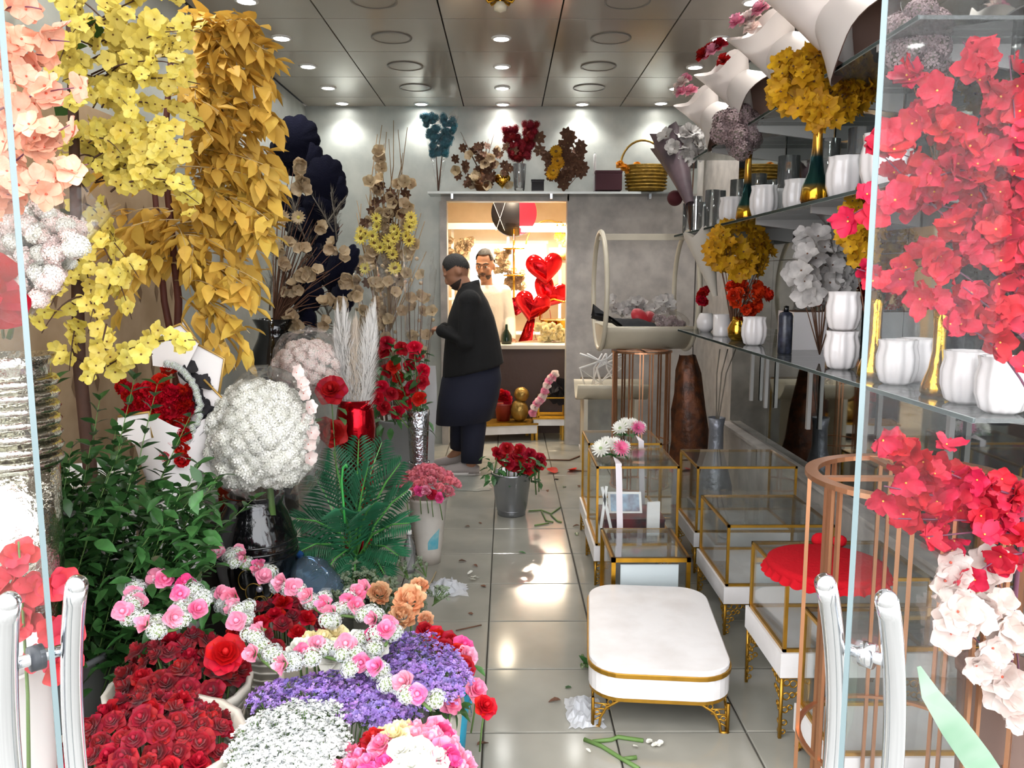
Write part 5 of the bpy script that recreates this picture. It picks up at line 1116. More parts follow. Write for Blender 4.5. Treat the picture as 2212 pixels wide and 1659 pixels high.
# ------------------------------------------------------------------ shelves on the right wall and what stands on them
M_shelf = clear('shelf_glass', (.72, .78, .77), 1.2, .02, haze=.25, hazecol=(.62, .65, .64)); Z1, Z2, Z3 = 1.155, 1.79, 2.27
def shelf(label, z, y0, y1, x0):
    t = thing('wall_shelf', label, 'shelf', (XR, (y0 + y1) / 2, z)); L = y1 - y0
    MB().box(((x0 - XR) / 2, 0, -.006), (XR - x0, L, .012)).obj('board', M_shelf, t, False); MB().box((x0 - XR + .003, 0, -.006), (.006, L, .013)).obj('edge', mat('bright_shelf_edge', '#b9c2c0', .25), t, False)
    k = 0; y = y0 + .25
    while y < y1:
        V = [(-.005, y - (y0 + y1) / 2, -.012), (-.44, y - (y0 + y1) / 2, -.012), (-.44, y - (y0 + y1) / 2, -.035), (-.005, y - (y0 + y1) / 2, -.09)]; V2 = [(a, b + .018, c) for a, b, c in V]
        MB().add(V + V2, [(0, 1, 2, 3), (7, 6, 5, 4), (0, 4, 5, 1), (1, 5, 6, 2), (2, 6, 7, 3), (3, 7, 4, 0)]).obj('bracket', mat('grey_bracket', '#a9a6a4', .4), t, False); y += .72
    for y in (UPR if z < 1.3 else ()): MB().box((-.03, y - (y0 + y1) / 2, -.24), (.02, .025, .46)).obj('upright', mat('grey_upright', '#b5b2ae', .35, metal=.3), t, False)
    return t
UPR = (5.3, 5.0, 4.28, 3.6, 2.9)
shelf('lower glass wall shelf with white pots along the mirror', Z1, 1.95, 5.4, 1.15); shelf('middle glass wall shelf with bottle vases along the mirror', Z2, 2.3, 5.7, 1.17); shelf('top wall shelf carrying the white paper cones', Z3, 2.5, 5.4, 1.22)
FL = dict(fluted=[(.035, 0), (.05, .01), (.062, .05), (.063, .09), (.055, .125), (.058, .145), (.051, .145), (.048, .12)], cyl=[(.05, 0), (.052, .01), (.052, .13), (.046, .13), (.045, .02)], bulb=[(.03, 0), (.045, .02), (.05, .06), (.03, .10), (.03, .12), (.025, .12)],
          gold=[(.04, 0), (.046, .01), (.042, .035), (.026, .08), (.018, .13), (.018, .2), (.024, .26), (.019, .26)], tall=[(.05, 0), (.058, .02), (.052, .07), (.03, .13), (.02, .22), (.017, .33), (.022, .37), (.017, .37)], glass=[(.04, 0), (.042, .01), (.042, .25), (.039, .25), (.039, .02)], round=[(.03, 0), (.055, .03), (.06, .07), (.045, .11), (.035, .12), (.03, .12)])
M_cer = mat('white_ceramic', '#e6e0df', .25, coat=.3); M_goldv = mat('gold_mirror_glaze', '#d9a53a', .12, metal=1.0, bump=.25, bscale=30); M_tealgold = None
def tealgold():
    m = mat('teal_gold_glaze', '#1f4a4d', .12, metal=.85); nt = m.node_tree; n = nt.nodes; l = nt.links; tc = n.new('ShaderNodeTexCoord'); sx = n.new('ShaderNodeSeparateXYZ'); mr = n.new('ShaderNodeMapRange'); mr.inputs[2].default_value = .37; rp = n.new('ShaderNodeValToRGB')
    l.new(tc.outputs['Object'], sx.inputs[0]); l.new(sx.outputs['Z'], mr.inputs[0]); l.new(mr.outputs[0], rp.inputs[0]); e = rp.color_ramp.elements
    e[0].position = .0; e[0].color = lin('#5c1f22'); e[1].position = .12; e[1].color = lin('#d9a01f')
    for p, c in ((.22, '#2f5a55'), (.5, '#1f3f45'), (.62, '#d69a3a'), (1.0, '#c98f3a')): k = e.new(p); k.color = lin(c)
    l.new(rp.outputs[0], n['Principled BSDF'].inputs['Base Color']); return m
M_tealgold = tealgold()
def vessel(name, label, prof, m, px, z, X=1.27, sc=1.0, n=24, flute=0.0, fn=8, group=None, Y=None, zoff=0.0):
    Yv = Y if Y else X * F / (px - CX + 12 * 1.0); p = (X, Yv, z + zoff); t = thing(name, label, 'pot' if 'pot' in name else 'vase', p, group)
    MB().lathe([(r * sc, zz * sc) for r, zz in prof], 64 if flute else n, flute=flute * .7, fn=10).obj('body', m, t); return t
W1 = 'on the lower wall shelf'
vessel('ceramic_pot', 'round white pot farthest back on the lower wall shelf', FL['round'], M_cer, 1525, Z1)
vessel('ceramic_pot', 'plain white cylinder pot second from the back on the lower shelf', FL['cyl'], M_cer, 1560, Z1)
vessel('gold_vase', 'tiny gold bulb vase on the lower shelf under the orange flowers', FL['bulb'], M_goldv, 1594, Z1, sc=1.1)
vessel('ceramic_pot', 'white fluted pot beside the tiny gold bulb vase', FL['fluted'], M_cer, 1630, Z1, flute=.07)
vessel('ceramic_pot', 'white fluted pot, lower of two stacked pots', FL['fluted'], M_cer, 1822, Z1, flute=.07); vessel('ceramic_pot', 'white fluted pot, upper of two stacked pots', FL['fluted'], M_cer, 1822, Z1, flute=.05, zoff=.147)
vessel('gold_vase', 'slim gold bottle vase behind the right glass door edge', FL['gold'], M_goldv, 1893, Z1, sc=1.15)
vessel('ceramic_pot', 'white fluted pot between the two gold bottle vases', FL['fluted'], M_cer, 1945, Z1, flute=.07); vessel('ceramic_pot', 'white fluted pot half hidden left of the near gold bottle vase', FL['fluted'], M_cer, 1985, Z1, X=1.36, flute=.07)
vessel('gold_vase', 'near gold bottle vase under the coral blossoms', FL['gold'], M_goldv, 2035, Z1, sc=1.0)
vessel('ceramic_pot', 'white fluted pot right of the near gold bottle vase', FL['fluted'], M_cer, 2098, Z1, flute=.07); vessel('ceramic_pot', 'white fluted pot nearest the right picture edge on the lower shelf', FL['fluted'], M_cer, 2180, Z1, flute=.07)
lp_ = thing('planter', 'white square planter at the back of the lower shelf behind the spray can', 'pot', (1.45, 3.95, Z1)); MB().box((0, 0, .09), (.16, .22, .18)).obj('body', M_cer, lp_, False); MB().box((0, 0, .181), (.13, .19, .004)).obj('soil', P_brown, lp_, False)
sp = thing('spray_can', 'black aerosol spray can on the lower wall shelf', 'spray can', (1.27, 3.66, Z1)); MB().lathe([(.03, 0), (.032, .004), (.032, .17), (.026, .185), (.014, .19)], 20).obj('can', mat('black_can', '#14161d', .3, col2='#3a3d4d', scale=30), sp); MB().lathe([(.012, .19), (.012, .215), (.0, .218)], 12).obj('nozzle', M_black, sp)
# middle shelf
for px, X, lb in ((1810, 1.28, 'white fluted pot right of the big teal and gold bottle vase'), (1712, 1.36, 'white fluted pot left behind the big teal and gold bottle vase'), (1640, 1.28, 'white fluted pot right of the far teal bottle vase'), (1668, 1.40, 'white fluted pot in the back row of the middle shelf'), (1572, 1.28, 'white fluted pot left of the far teal bottle vase'), (1895, 1.28, 'white tall pot at the near end of the middle shelf')): vessel('ceramic_pot', lb, FL['fluted'], M_cer, px, Z2, X=X, flute=.06, sc=1.1 if px < 1890 else 1.3)
vessel('bottle_vase', 'big teal and gold bottle vase with mustard flowers on the middle shelf', FL['tall'], M_tealgold, 1748, Z2, X=1.24); vessel('bottle_vase', 'far teal and gold bottle vase with mauve flowers on the middle shelf', FL['tall'], M_tealgold, 1604, Z2, X=1.25, sc=.95)
M_vg = clear('vase_glass', (.98, .985, .98), 1.3, .03, haze=.10)
for k, (px, X, s) in enumerate(((1480, 1.28, .9), (1496, 1.34, 1.1), (1512, 1.3, .8), (1530, 1.35, 1.1), (1545, 1.28, .9), (1585, 1.42, 1.2), (1625, 1.45, 1.2), (1660, 1.5, 1.0), (1690, 1.45, 1.3), (1770, 1.45, 1.3), (1840, 1.42, 1.2))):
    vessel('glass_vase', 'clear glass cylinder vase on the middle shelf, %s from the far end' % ('first', 'second', 'third', 'fourth', 'fifth', 'sixth', 'seventh', 'eighth', 'ninth', 'tenth', 'eleventh')[k], FL['glass'], M_vg, px, Z2, X=X, sc=s, n=18, group='clear glass vases on the middle shelf')
# flower bunches on the shelves
def bunch(label, key, mats, pts_box, n, s, foot, name='flower_bunch', cat='artificial flowers', part='blossom', dY=.08, leafy=0):
    x0, x1, y0, y1, Y = pts_box; t = thing(name, label, cat, foot); cr = Crowd(t, part, mats); cs = []; foot = Vector(foot)
    for k in range(n):
        a = R.random() * 2 * PI; r = math.sqrt(R.random()); p = at((x0 + x1) / 2 + (x1 - x0) / 2 * r * math.cos(a), (y0 + y1) / 2 + (y1 - y0) / 2 * r * math.sin(a), Y + R.uniform(-dY, dY))
        cr.face(pick(key), p, (math.cos(a) * r, -.8, .3 - math.sin(a) * r * .6), s * R.uniform(.8, 1.2))
        if k % 5 == 0: cs.append([foot, foot.lerp(p, .5) + Vector((0, 0, .02)), p])
    cr.done(); stems(t, cs, .0035, P_stem if leafy else P_brown, 'stem')
    if leafy:
        lc = Crowd(t, 'leaf', [P_green])
        for k in range(leafy): lc.leaf(pick('gr'), at(R.uniform(x0, x1), R.uniform(y0, y1), Y + .05), (R.gauss(0, 1), -.4, R.gauss(0, .6)), s * 1.8)
        lc.done()
    return t
bv = lambda px, X: X * F / (px - CX + 12)
bunch('big bunch of mustard yellow blossoms in the big teal bottle vase', 'mus', [P_mus, P_brown], (1670, 1890, 90, 265, bv(1748, 1.24)), 170, .042, (1.24, bv(1748, 1.24), Z2 + .3))
bunch('mustard yellow blossom bunch between the two lower wall shelves', 'mus', [P_mus, P_brown], (1530, 1672, 478, 592, 4.42), 90, .045, (1.25, 4.42, Z1 + .02))
bunch('mustard yellow blossom bunch peeking left of the right glass edge', 'mus', [P_mus, P_brown], (1820, 1905, 420, 570, 2.95), 60, .035, (1.36, 2.98, Z1 + .05), dY=.05)
bunch('pale grey magnolia like blossoms above the spray can', 'greyw', [P_greyw, P_brown], (1705, 1850, 475, 650, 3.35), 54, .05, (1.33, 3.4, Z1 + .02))
bunch('dusty mauve hydrangea in the far teal bottle vase', 'mauve', [P_mauve, P_greyf], (1555, 1640, 235, 325, bv(1604, 1.25)), 26, .055, (1.25, bv(1604, 1.25), Z2 + .3), part='cluster')
bunch('cluster of vivid orange flowers over the tiny gold vase', 'carn_v', [P_vivid], (1566, 1655, 603, 672, 4.36), 22, .045, (1.27, 4.5, Z1 + .1), part='bloom')
bunch('small dark red flower in the farthest white pot', 'carn_r', [P_red], (1508, 1532, 625, 655, 5.2), 6, .035, (1.27, 5.25, Z1 + .1), part='bloom')
bunch('pale pink blossoms high on the right behind the door glass', 'mauve', [P_mauve, P_greyf], (1920, 2060, 20, 160, 2.75), 30, .05, (1.45, 2.75, Z2 + .02), part='cluster')
bunch('grey brown dried bouquet at the far end of the middle shelf', 'greyw', [P_greyw, P_brown], (1430, 1530, 280, 345, 5.75), 40, .055, (1.26, 5.6, Z2 + .02), part='dried_flower')
wrp = thing('wrapped_bouquet', 'mauve paper wrapped bouquet leaning at the far end of the shelf', 'bouquet', (1.24, 5.78, 2.02)); cone_wrap('paper', mat('mauve_grey_paper', '#6d5a60', .5, col2='#4c4046', scale=6), wrp, np.array(at(1490, 440, 5.6) - wrp.location), np.array(at(1445, 300, 5.85) - wrp.location), .03, .13, wav=.2)
put('ball', MB().ball((0, 0, 0), 1, 14, 10).mesh('ball', mat('maroon_felt', '#4a0f18', .8)), wrp, at(1458, 428, 5.75), (0, 0, 1), .055)
pw = thing('paper_bouquet', 'slim white paper cone standing at the far end of the lower shelf', 'bouquet', (1.22, 4.95, Z1)); cone_wrap('paper', mat('ivory_paper', '#d2cabd', .6), pw, np.array(at(1545, 640, 4.95) - pw.location), np.array(at(1510, 500, 4.95) - pw.location), .015, .10, wav=.06)
# white paper bouquets on the top shelf
M_wp = mat('white_tissue_paper', '#e2d9d3', .6, trans=.15); M_kr = mat('brown_kraft_inside', '#6e5145', .7)
for k, (px, py, Y, s, lb) in enumerate(((1530, 255, 4.95, .75, 'white paper bouquet farthest back on the top shelf'), (1590, 195, 4.35, .8, 'white paper bouquet second from the back on the top shelf'), (1680, 125, 3.75, .85, 'white paper bouquet third from the back on the top shelf'), (1790, 50, 3.2, .9, 'white paper bouquet nearest on the top shelf'))):
    c = at(px, py, Y); t = thing('paper_bouquet', lb, 'bouquet', (c.x, c.y, c.z)); o = np.zeros(3)
    cone_wrap('wrap', M_wp, t, np.array((.10, .05, -.16)) * s, np.array((-.10, -.02, .17)) * s, .04 * s, .17 * s, wav=.16, n=26, ripple=3)
    cone_wrap('collar', M_wp, t, np.array((-.08, .04, .13)) * s, np.array((.12, -.14, -.10)) * s, .04 * s, .20 * s, wav=.14, n=30, ripple=3); cone_wrap('collar_lining', M_kr, t, np.array((-.072, .036, .122)) * s, np.array((.121, -.142, -.101)) * s, .035 * s, .193 * s, wav=.14, n=30, ripple=3)
    for q in range(7): put('bloom', pick('rose_lpink' if q % 2 else 'crim' if k == 1 else 'blushr'), t, Vector(c) + Vector((-.12 + R.uniform(-.06, .06), R.uniform(-.06, .06), .18 + R.uniform(-.05, .05))) * 1.0, (-.5, -.4, .8), .045)
blk = thing('speaker', 'black box speaker mounted high in the far right corner', 'speaker', (1.40, 6.9, 2.40)); MB().box((.06, 0, .16), (.22, .2, .34)).obj('cabinet', M_black, blk, False); MB().lathe([(0, 0), (.07, 0), (.075, .004)], 24, (.06, -.102, .12), axis=(0, -1, 0), cap=False).obj('cone', mat('speaker_cone', '#232326', .7), blk); MB().box((.2, .05, .16), (.12, .05, .06)).obj('bracket', M_steel, blk, False)
# ------------------------------------------------------------------ aisle: buckets, litter
def aisle():
    b = on(925, 1220, 0); t = thing('flower_bucket', 'tall tapered white bucket with turquoise paint smear in the aisle', 'bucket', (b.x, b.y + .05, 0)); M_wb = mat('worn_white_plastic', '#cfc9c1', .5, scale=6, col2='#b9b0a6')
    MB().lathe([(.062, 0), (.066, .06), (.069, .08), (.07, .085), (.10, .34), (.106, .345), (.106, .36), (.095, .36), (.09, .3)], 28).obj('body', M_wb, t)
    V = []
    for i in range(9):
        for j in range(9):
            u, w_ = i / 8, j / 8; an = -1.55 + .8 * u; zt = .125 + .075 * u ** .7; z = .087 + (zt - .087) * w_; r = .0708 + (z - .085) * .1186; V.append((r * math.cos(an), r * math.sin(an), z))
    MB().add(V, [(i * 9 + j, (i + 1) * 9 + j, (i + 1) * 9 + j + 1, i * 9 + j + 1) for i in range(8) for j in range(8)]).obj('paint_smear', mat('turquoise_smear', '#3f9fb5', .6, col2='#8fb9bd', scale=14), t)
    for k, (p, n) in enumerate(dome((b.x, b.y + .05), .145, .40, .10, 44)):
        q = 'lpink' if k % 11 == 0 else 'pink'; o = thing('carnation', 'salmon pink carnation in the tall white bucket', 'carnation', p, 'carnations in the tall white bucket'); put('bloom', pick('carn'), o, p, n, R.uniform(.036, .044)); put('stem', STEM, o, p, (n.x * .9, n.y * .9, 1), .013)
    for (x, y, q, lb) in ((905, 1062, 'hot', 'hot pink rose low on the left of the salmon carnations'), (932, 1068, 'crim', 'crimson rose below the salmon carnations'), (948, 1075, 'hot', 'hot pink rose below the salmon carnations beside the crimson one'), (877, 1068, 'white', 'white rose drooping left of the salmon carnations'), (918, 1060, 'lpink', 'small pale pink bud below the salmon carnations')): one_rose(lb, q, at(x, y, 3.98), (R.uniform(-.4, .2), -.9, -.1), .032, None)
    g = on(1105, 1118, 0); t = thing('metal_bucket', 'galvanised grey metal bucket of red roses in the aisle', 'bucket', (g.x, g.y + .08, 0)); M_gv = mat('galvanised_steel', '#9b9ea4', .3, metal=.9, var=.15, scale=5)
    MB().lathe([(.085, 0), (.09, .005), (.09, .02), (.1, .06), (.125, .26), (.13, .265), (.13, .275), (.12, .275), (.115, .22)], 30).obj('body', M_gv, t); MB().tube([(.092 * math.cos(a), .092 * math.sin(a), .035) for a in np.linspace(0, 2 * PI, 28, endpoint=False)], .004, 5, closed=True).obj('rib', M_gv, t)
    for (x, y) in ((1075, 978), (1095, 968), (1120, 972), (1145, 980), (1165, 990), (1085, 988), (1110, 990), (1135, 998), (1155, 1008), (1118, 1008), (1140, 1012), (1165, 1002), (1100, 1000), (1122, 985)): one_rose('dark red rose in the galvanised bucket', 'crim', at(x, y, g.y + R.uniform(0, .14)), (R.gauss(0, .3), -.7, .6), .048, 'red roses in the galvanised bucket')
    lv = thing('rose_leaves', 'grey green rose leaves spilling over the galvanised bucket rim', 'foliage', (g.x, g.y + .08, .2)); lc = Crowd(lv, 'leaf', [P_lgreen])
    for k in range(70): lc.leaf(pick('gr'), at(R.uniform(1050, 1170), R.uniform(985, 1045), g.y + R.uniform(-.03, .12)), (R.gauss(0, .9), -.5, R.gauss(-.2, .4)), R.uniform(.05, .075))
    lc.done()
    b2 = on(885, 1235, 0); t = thing('water_bottle', 'small empty clear plastic bottle beside the tall white bucket', 'bottle', b2); MB().lathe([(.028, 0), (.03, .01), (.03, .12), (.026, .15), (.012, .18), (.012, .2)], 16).obj('body', clear('pet_clear', (.9, .92, .94), 1.2, .04, haze=.15), t); MB().lathe([(.014, .2), (.014, .22), (0, .22)], 12).obj('cap', M_white, t)
    # crumpled paper / plastic on the floor
    def crumple(label, px, py, w, d, h, m, name='crumpled_paper'):
        c = on(px, py, 0); V = []; n = 12
        for i in range(n):
            for j in range(n): u, v = i / (n - 1) - .5, j / (n - 1) - .5; e = max(0, 1 - 4 * (u * u + v * v)); V.append((u * w * (1 + R.uniform(-.12, .12)), v * d * (1 + R.uniform(-.12, .12)), .004 + h * e * R.uniform(.2, 1.0)))
        o = MB().add(V, [(i * n + j, (i + 1) * n + j, (i + 1) * n + j + 1, i * n + j + 1) for i in range(n - 1) for j in range(n - 1)]).obj(name, m, None, False); o.location = c; tag(o, label, 'paper' if 'paper' in name else 'plastic bag')
    M_tiss = mat('thin_white_tissue', '#dfe1e6', .5, trans=.4)
    crumple('crumpled white tissue paper on the floor beside the apricot carnations', 965, 1275, .20, .16, .07, M_tiss); crumple('white plastic scrap tucked under the low marble stand', 1262, 1540, .12, .20, .05, M_tiss, 'plastic_scrap'); crumple('pale plastic sheet spread on the floor at the feet of the man in black', 985, 1045, .55, .42, .012, mat('dull_plastic', '#a8aaa4', .35, trans=.3), 'plastic_sheet')
    # stems, twigs, leaves and petals
    def twig(label, pts, r=.004, m=None, z=.006):
        P3 = [on(x, y, z) for x, y in pts[0]]; t = thing('cut_stem', label, 'cut stem', P3[0])
        for q in pts: MB().tube([np.array(on(x, y, z) - P3[0]) for x, y in q], r, 5).obj('stem', m or P_stem, t)
    twig('forked green stem on the floor in front of the low marble stand', [[(1262, 1597), (1300, 1612), (1345, 1640), (1380, 1660)], [(1280, 1602), (1320, 1598), (1335, 1592), (1390, 1600)], [(1345, 1640), (1375, 1636)]], .007)
    twig('tangled green twigs on the floor right of the galvanised bucket', [[(1142, 1104), (1170, 1102), (1190, 1110), (1210, 1096)], [(1170, 1104), (1180, 1125), (1195, 1128)], [(1190, 1112), (1205, 1126), (1213, 1128)], [(1155, 1135), (1185, 1130)]], .005)
    twig('long thin stem on the floor near the doorway pillar', [[(1165, 993), (1230, 994), (1265, 980)], [(1230, 1015), (1270, 1018)]], .006, P_brown)
    twig('thin dry stem on the floor beside the crumpled tissue', [[(920, 1275), (935, 1250), (942, 1235)]], .003, P_pale)
    twig('thin dark stem on the floor left of the low marble stand', [[(985, 1362), (1040, 1350)]], .003, P_brown)
    twig('short green stalk on the floor at the left side of the marble stand', [[(1258, 1415), (1270, 1440)], [(1255, 1435), (1280, 1442)]], .006)
    PT = MB().add(*[petal_pts(1, .5, .3, .1, .1)][0]).mesh('petal', P_red); PW = MB().add(*petal_pts(1, .5, .3, .2, .1)).mesh('petal', P_white)
    def scrap(name, label, me, px, py, s, cat, group=None):
        c = on(px, py, .006); o = put(name, me, None, c, (R.gauss(0, .15), R.gauss(0, .15), 1), s); tag(o, label, cat, group)
    scrap('red_petal', 'left of two fallen red petals on the floor near the doorway', PT, 1200, 1022, .09, 'petal'); scrap('red_petal', 'right of two fallen red petals on the floor near the doorway', PT, 1228, 1015, .08, 'petal')
    for (x, y) in ((1010, 1240), (1022, 1245), (1035, 1248), (1028, 1252), (1018, 1250)): scrap('white_petal', 'tiny white petal in the scatter beside the aisle seam', PW, x, y, .03, 'petal', 'white petals beside the seam')
    for (x, y) in ((1398, 1605), (1412, 1603), (1420, 1608), (1408, 1612), (1425, 1612)): scrap('white_petal', 'white petal in the scatter in front of the marble stand', PW, x, y, .022, 'petal', 'white petals in front of the stand')
    for (x, y) in ((1275, 1625), (1378, 1612)): scrap('white_petal', 'single white petal on the floor before the marble stand', PW, x, y, .018, 'petal', 'lone white petals')
    LB = ME['br'][0]; LG = ME['gr'][0]
    for (x, y, me) in ((1248, 1048, LB), (1215, 1052, LG), (1207, 1035, LB), (1182, 1058, LB), (1252, 1135, LB), (1033, 1128, LB), (1015, 1138, LB), (990, 1212, LB), (1120, 1192, LG), (1037, 1266, LB), (1010, 1325, LB), (1235, 1485, LG), (1212, 1512, LB), (1030, 1610, LB), (1715, 1610, LB), (1245, 1150, LG), (1022, 1220, LB)): scrap('fallen_leaf', 'small dry leaf fallen on the floor tiles', me, x, y, R.uniform(.035, .055), 'leaf', 'fallen leaves on the floor')
    dl = thing('leaf_clump', 'dark green leaf clump on the floor against the low marble stand', 'leaf', on(1272, 1440, .01))
    for k in range(7): putleaf('leaf', LG, dl, dl.location + Vector((R.uniform(-.02, .02), 0, .01)), (R.gauss(0, 1), R.gauss(0, 1), .5), .05)
aisle()
# ------------------------------------------------------------------ shelf on the back wall
def back_shelf():
    Y = 7.0; z = 2.212; x0, x1 = -.66, 1.43
    t = thing('wall_shelf', 'long glass shelf above the doorway on the back wall', 'shelf', ((x0 + x1) / 2, YB, z)); MB().box((0, -.15, -.008), (x1 - x0, .28, .014)).obj('board', M_shelf, t, False); MB().box((-.15, -.294, -.008), (x1 - x0 - .3, .008, .018)).obj('bright_edge', mat('pale_edge', '#d9dedd', .2), t, False)
    for x in (-.85, 0, .85): MB().box((x, -.08, -.03), (.02, .14, .03)).obj('bracket', M_steel, t, False)
    def P(px, py): return at(px, py, Y)
    def sleeve(label, key, mats, tip, boxes, m_st):
        a = P(*tip); t = thing('dried_bouquet', label, 'dried flowers', a); cr = Crowd(t, 'floret', mats); cs = []
        for (x0_, y0_, x1_, y1_, w0, w1) in boxes:
            for k in range(46):
                u = R.random(); cr.face(pick(key), P(lerp(x0_, x1_, u) + R.uniform(-.5, .5) * lerp(w0, w1, u), lerp(y0_, y1_, u)) + Vector((0, R.uniform(-.04, .04), 0)), (R.gauss(0, .5), -.8, R.gauss(.2, .4)), .035)
            cs.append([a, P(x0_, y0_)])
        cr.done(); stems(t, cs, .008, m_st, 'stem'); return t, a
    t, a = sleeve('turquoise dried flowers in a clear pointed sleeve above the shelf end', 'teal', [P_teal, P_teal], (947, 412), [(942, 335, 928, 250, 14, 34), (955, 335, 972, 250, 14, 34)], P_brown); cone_wrap('cellophane', M_cello, t, (0, 0, 0), np.array(P(948, 240) - a), .01, .17, wav=.05)
    v = thing('glass_vase', 'clear glass vase with the maroon dried plumes on the back shelf', 'vase', P(1122, 412)); MB().lathe([(.04, 0), (.045, .01), (.06, .22), (.056, .22), (.04, .02)], 18).obj('body', M_vg, v)
    sleeve('two maroon dried flower plumes in a glass vase on the back shelf', 'maroon', [P_maroon, P_maroon], (1122, 400), [(1118, 345, 1100, 275, 22, 34), (1130, 340, 1150, 262, 22, 34)], P_brown)
    c = P(1042, 412); v = thing('copper_vase', 'copper vase with a dried arrangement on the back shelf', 'vase', c); MB().lathe([(.05, 0), (.075, .05), (.075, .1), (.045, .16), (.05, .18), (.04, .18)], 20).obj('body', mat('aged_copper', '#7d5336', .35, metal=.8), v)
    t = thing('dried_arrangement', 'dried leaves and pale flowers in the copper vase on the back shelf', 'dried flowers', c + Vector((0, 0, .12))); cr = Crowd(t, 'dried_flower', [P_beige, P_tan]); cs = []
    for k in range(60): p = P(1040 + R.gauss(0, 26), R.uniform(315, 400)) + Vector((0, R.uniform(-.08, .06), 0)); cr.face(pick('beigef' if k % 3 == 0 else 'brown'), p, (R.gauss(0, .6), -.8, R.gauss(.1, .5)), .045); cs.append([c + Vector((0, 0, .12)), p]) if k % 4 == 0 else None
    for e in ((995, 285), (1000, 300), (1067, 290), (1010, 320), (1055, 300)): cs.append([c + Vector((0, 0, .12)), P(*e)])
    cr.done(); stems(t, cs, .004, P_brown, 'twig')
    h = thing('gold_ornament', 'shiny gold heart ornament beside the copper vase on the back shelf', 'ornament', P(1085, 412)); o = heart_mesh(.07, .03).obj('heart', M_goldv, h); o.rotation_euler = (PI / 2, 0, 0); o.location = (0, 0, .085)
    b = thing('flower_box', 'small black square box on the back shelf', 'box', P(1161, 413)); MB().box((0, 0, .045), (.105, .1, .09)).box((0, 0, .085), (.112, .107, .014)).obj('body', M_black, b, False)
    c = P(1218, 413); t = thing('sunflower_arrangement', 'sunflowers and autumn leaves arrangement on the back shelf', 'flowers', c); cr = Crowd(t, 'sunflower', [P_mus, P_yelc]); cs = []
    for (x, y) in ((1200, 330), (1203, 350), (1195, 370), (1205, 355), (1192, 378)): cr.face(pick('sun'), P(x, y) - Vector((0, .06, 0)), (0, -1, .2), .06)
    cr.done(); cl = Crowd(t, 'autumn_leaf', [P_brown, P_tan]); 
    for k in range(46): p = P(1218 + R.gauss(0, 22), min(398, 350 + R.gauss(0, 26))); cl.face(pick('brown'), p, (R.gauss(0, .5), -1, R.gauss(0, .4)), .06); cs.append([c, p]) if k % 4 == 0 else None
    cl.done(); stems(t, cs, .004, P_brown, 'twig')
    k = thing('candle', 'thin white candle standing next to the burgundy box', 'candle', P(1284, 413)); MB().lathe([(.012, 0), (.012, .30), (.004, .31)], 10).obj('wax', M_white, k); MB().tube([(0, 0, .31), (0, 0, .32)], .0015, 4).obj('wick', M_black, k)
    b = thing('flower_box', 'dark burgundy square box on the back shelf', 'box', P(1312, 413)); MB().box((0, 0, .075), (.22, .2, .15)).box((0, 0, .15), (.226, .206, .02)).obj('body', mat('burgundy_card', '#3d0f1c', .7), b, False)
    c = P(1395, 413); t = thing('wicker_basket', 'golden wicker basket with arched handle at the right end of the back shelf', 'basket', c); M_wk = mat('golden_wicker', '#a8832f', .5, metal=.4, bump=.9, bscale=40, var=.4, scale=25); MB().lathe([(.15, 0), (.19, .2), (.2, .21), (.19, .21), (.15, .02)], 26, sy=.7).obj('body', M_wk, t); MB().tube([(.19 * math.cos(a) - .03, 0, .2 + .22 * math.sin(a)) for a in np.linspace(0, PI, 16)], .010, 6).obj('handle', M_wk, t)
    for q in range(7): MB().tube([(.17 * (1 + .06 * q / 6) * math.cos(a), .12 * (1 + .06 * q / 6) * math.sin(a), .02 + q * .028) for a in np.linspace(0, 2 * PI, 26, endpoint=False)], .008, 5, closed=True).obj('weave_band', M_wk, t)
    f = thing('yellow_roses', 'golden orange roses along the rim of the wicker basket', 'flowers', c + Vector((-.05, -.02, .2))); cr = Crowd(f, 'rose', [P_cream])
    for q in range(10): cr.face(yr, P(1338 + q * 9, 362 + R.uniform(-6, 6)) - Vector((0, .05, 0)), (0, -1, .4), .04)
    cr.done()
yr = rose(77).mesh('rose', mat('golden_orange_petal', '#e8a02a', .6, col2='#d98416', scale=2))
back_shelf()
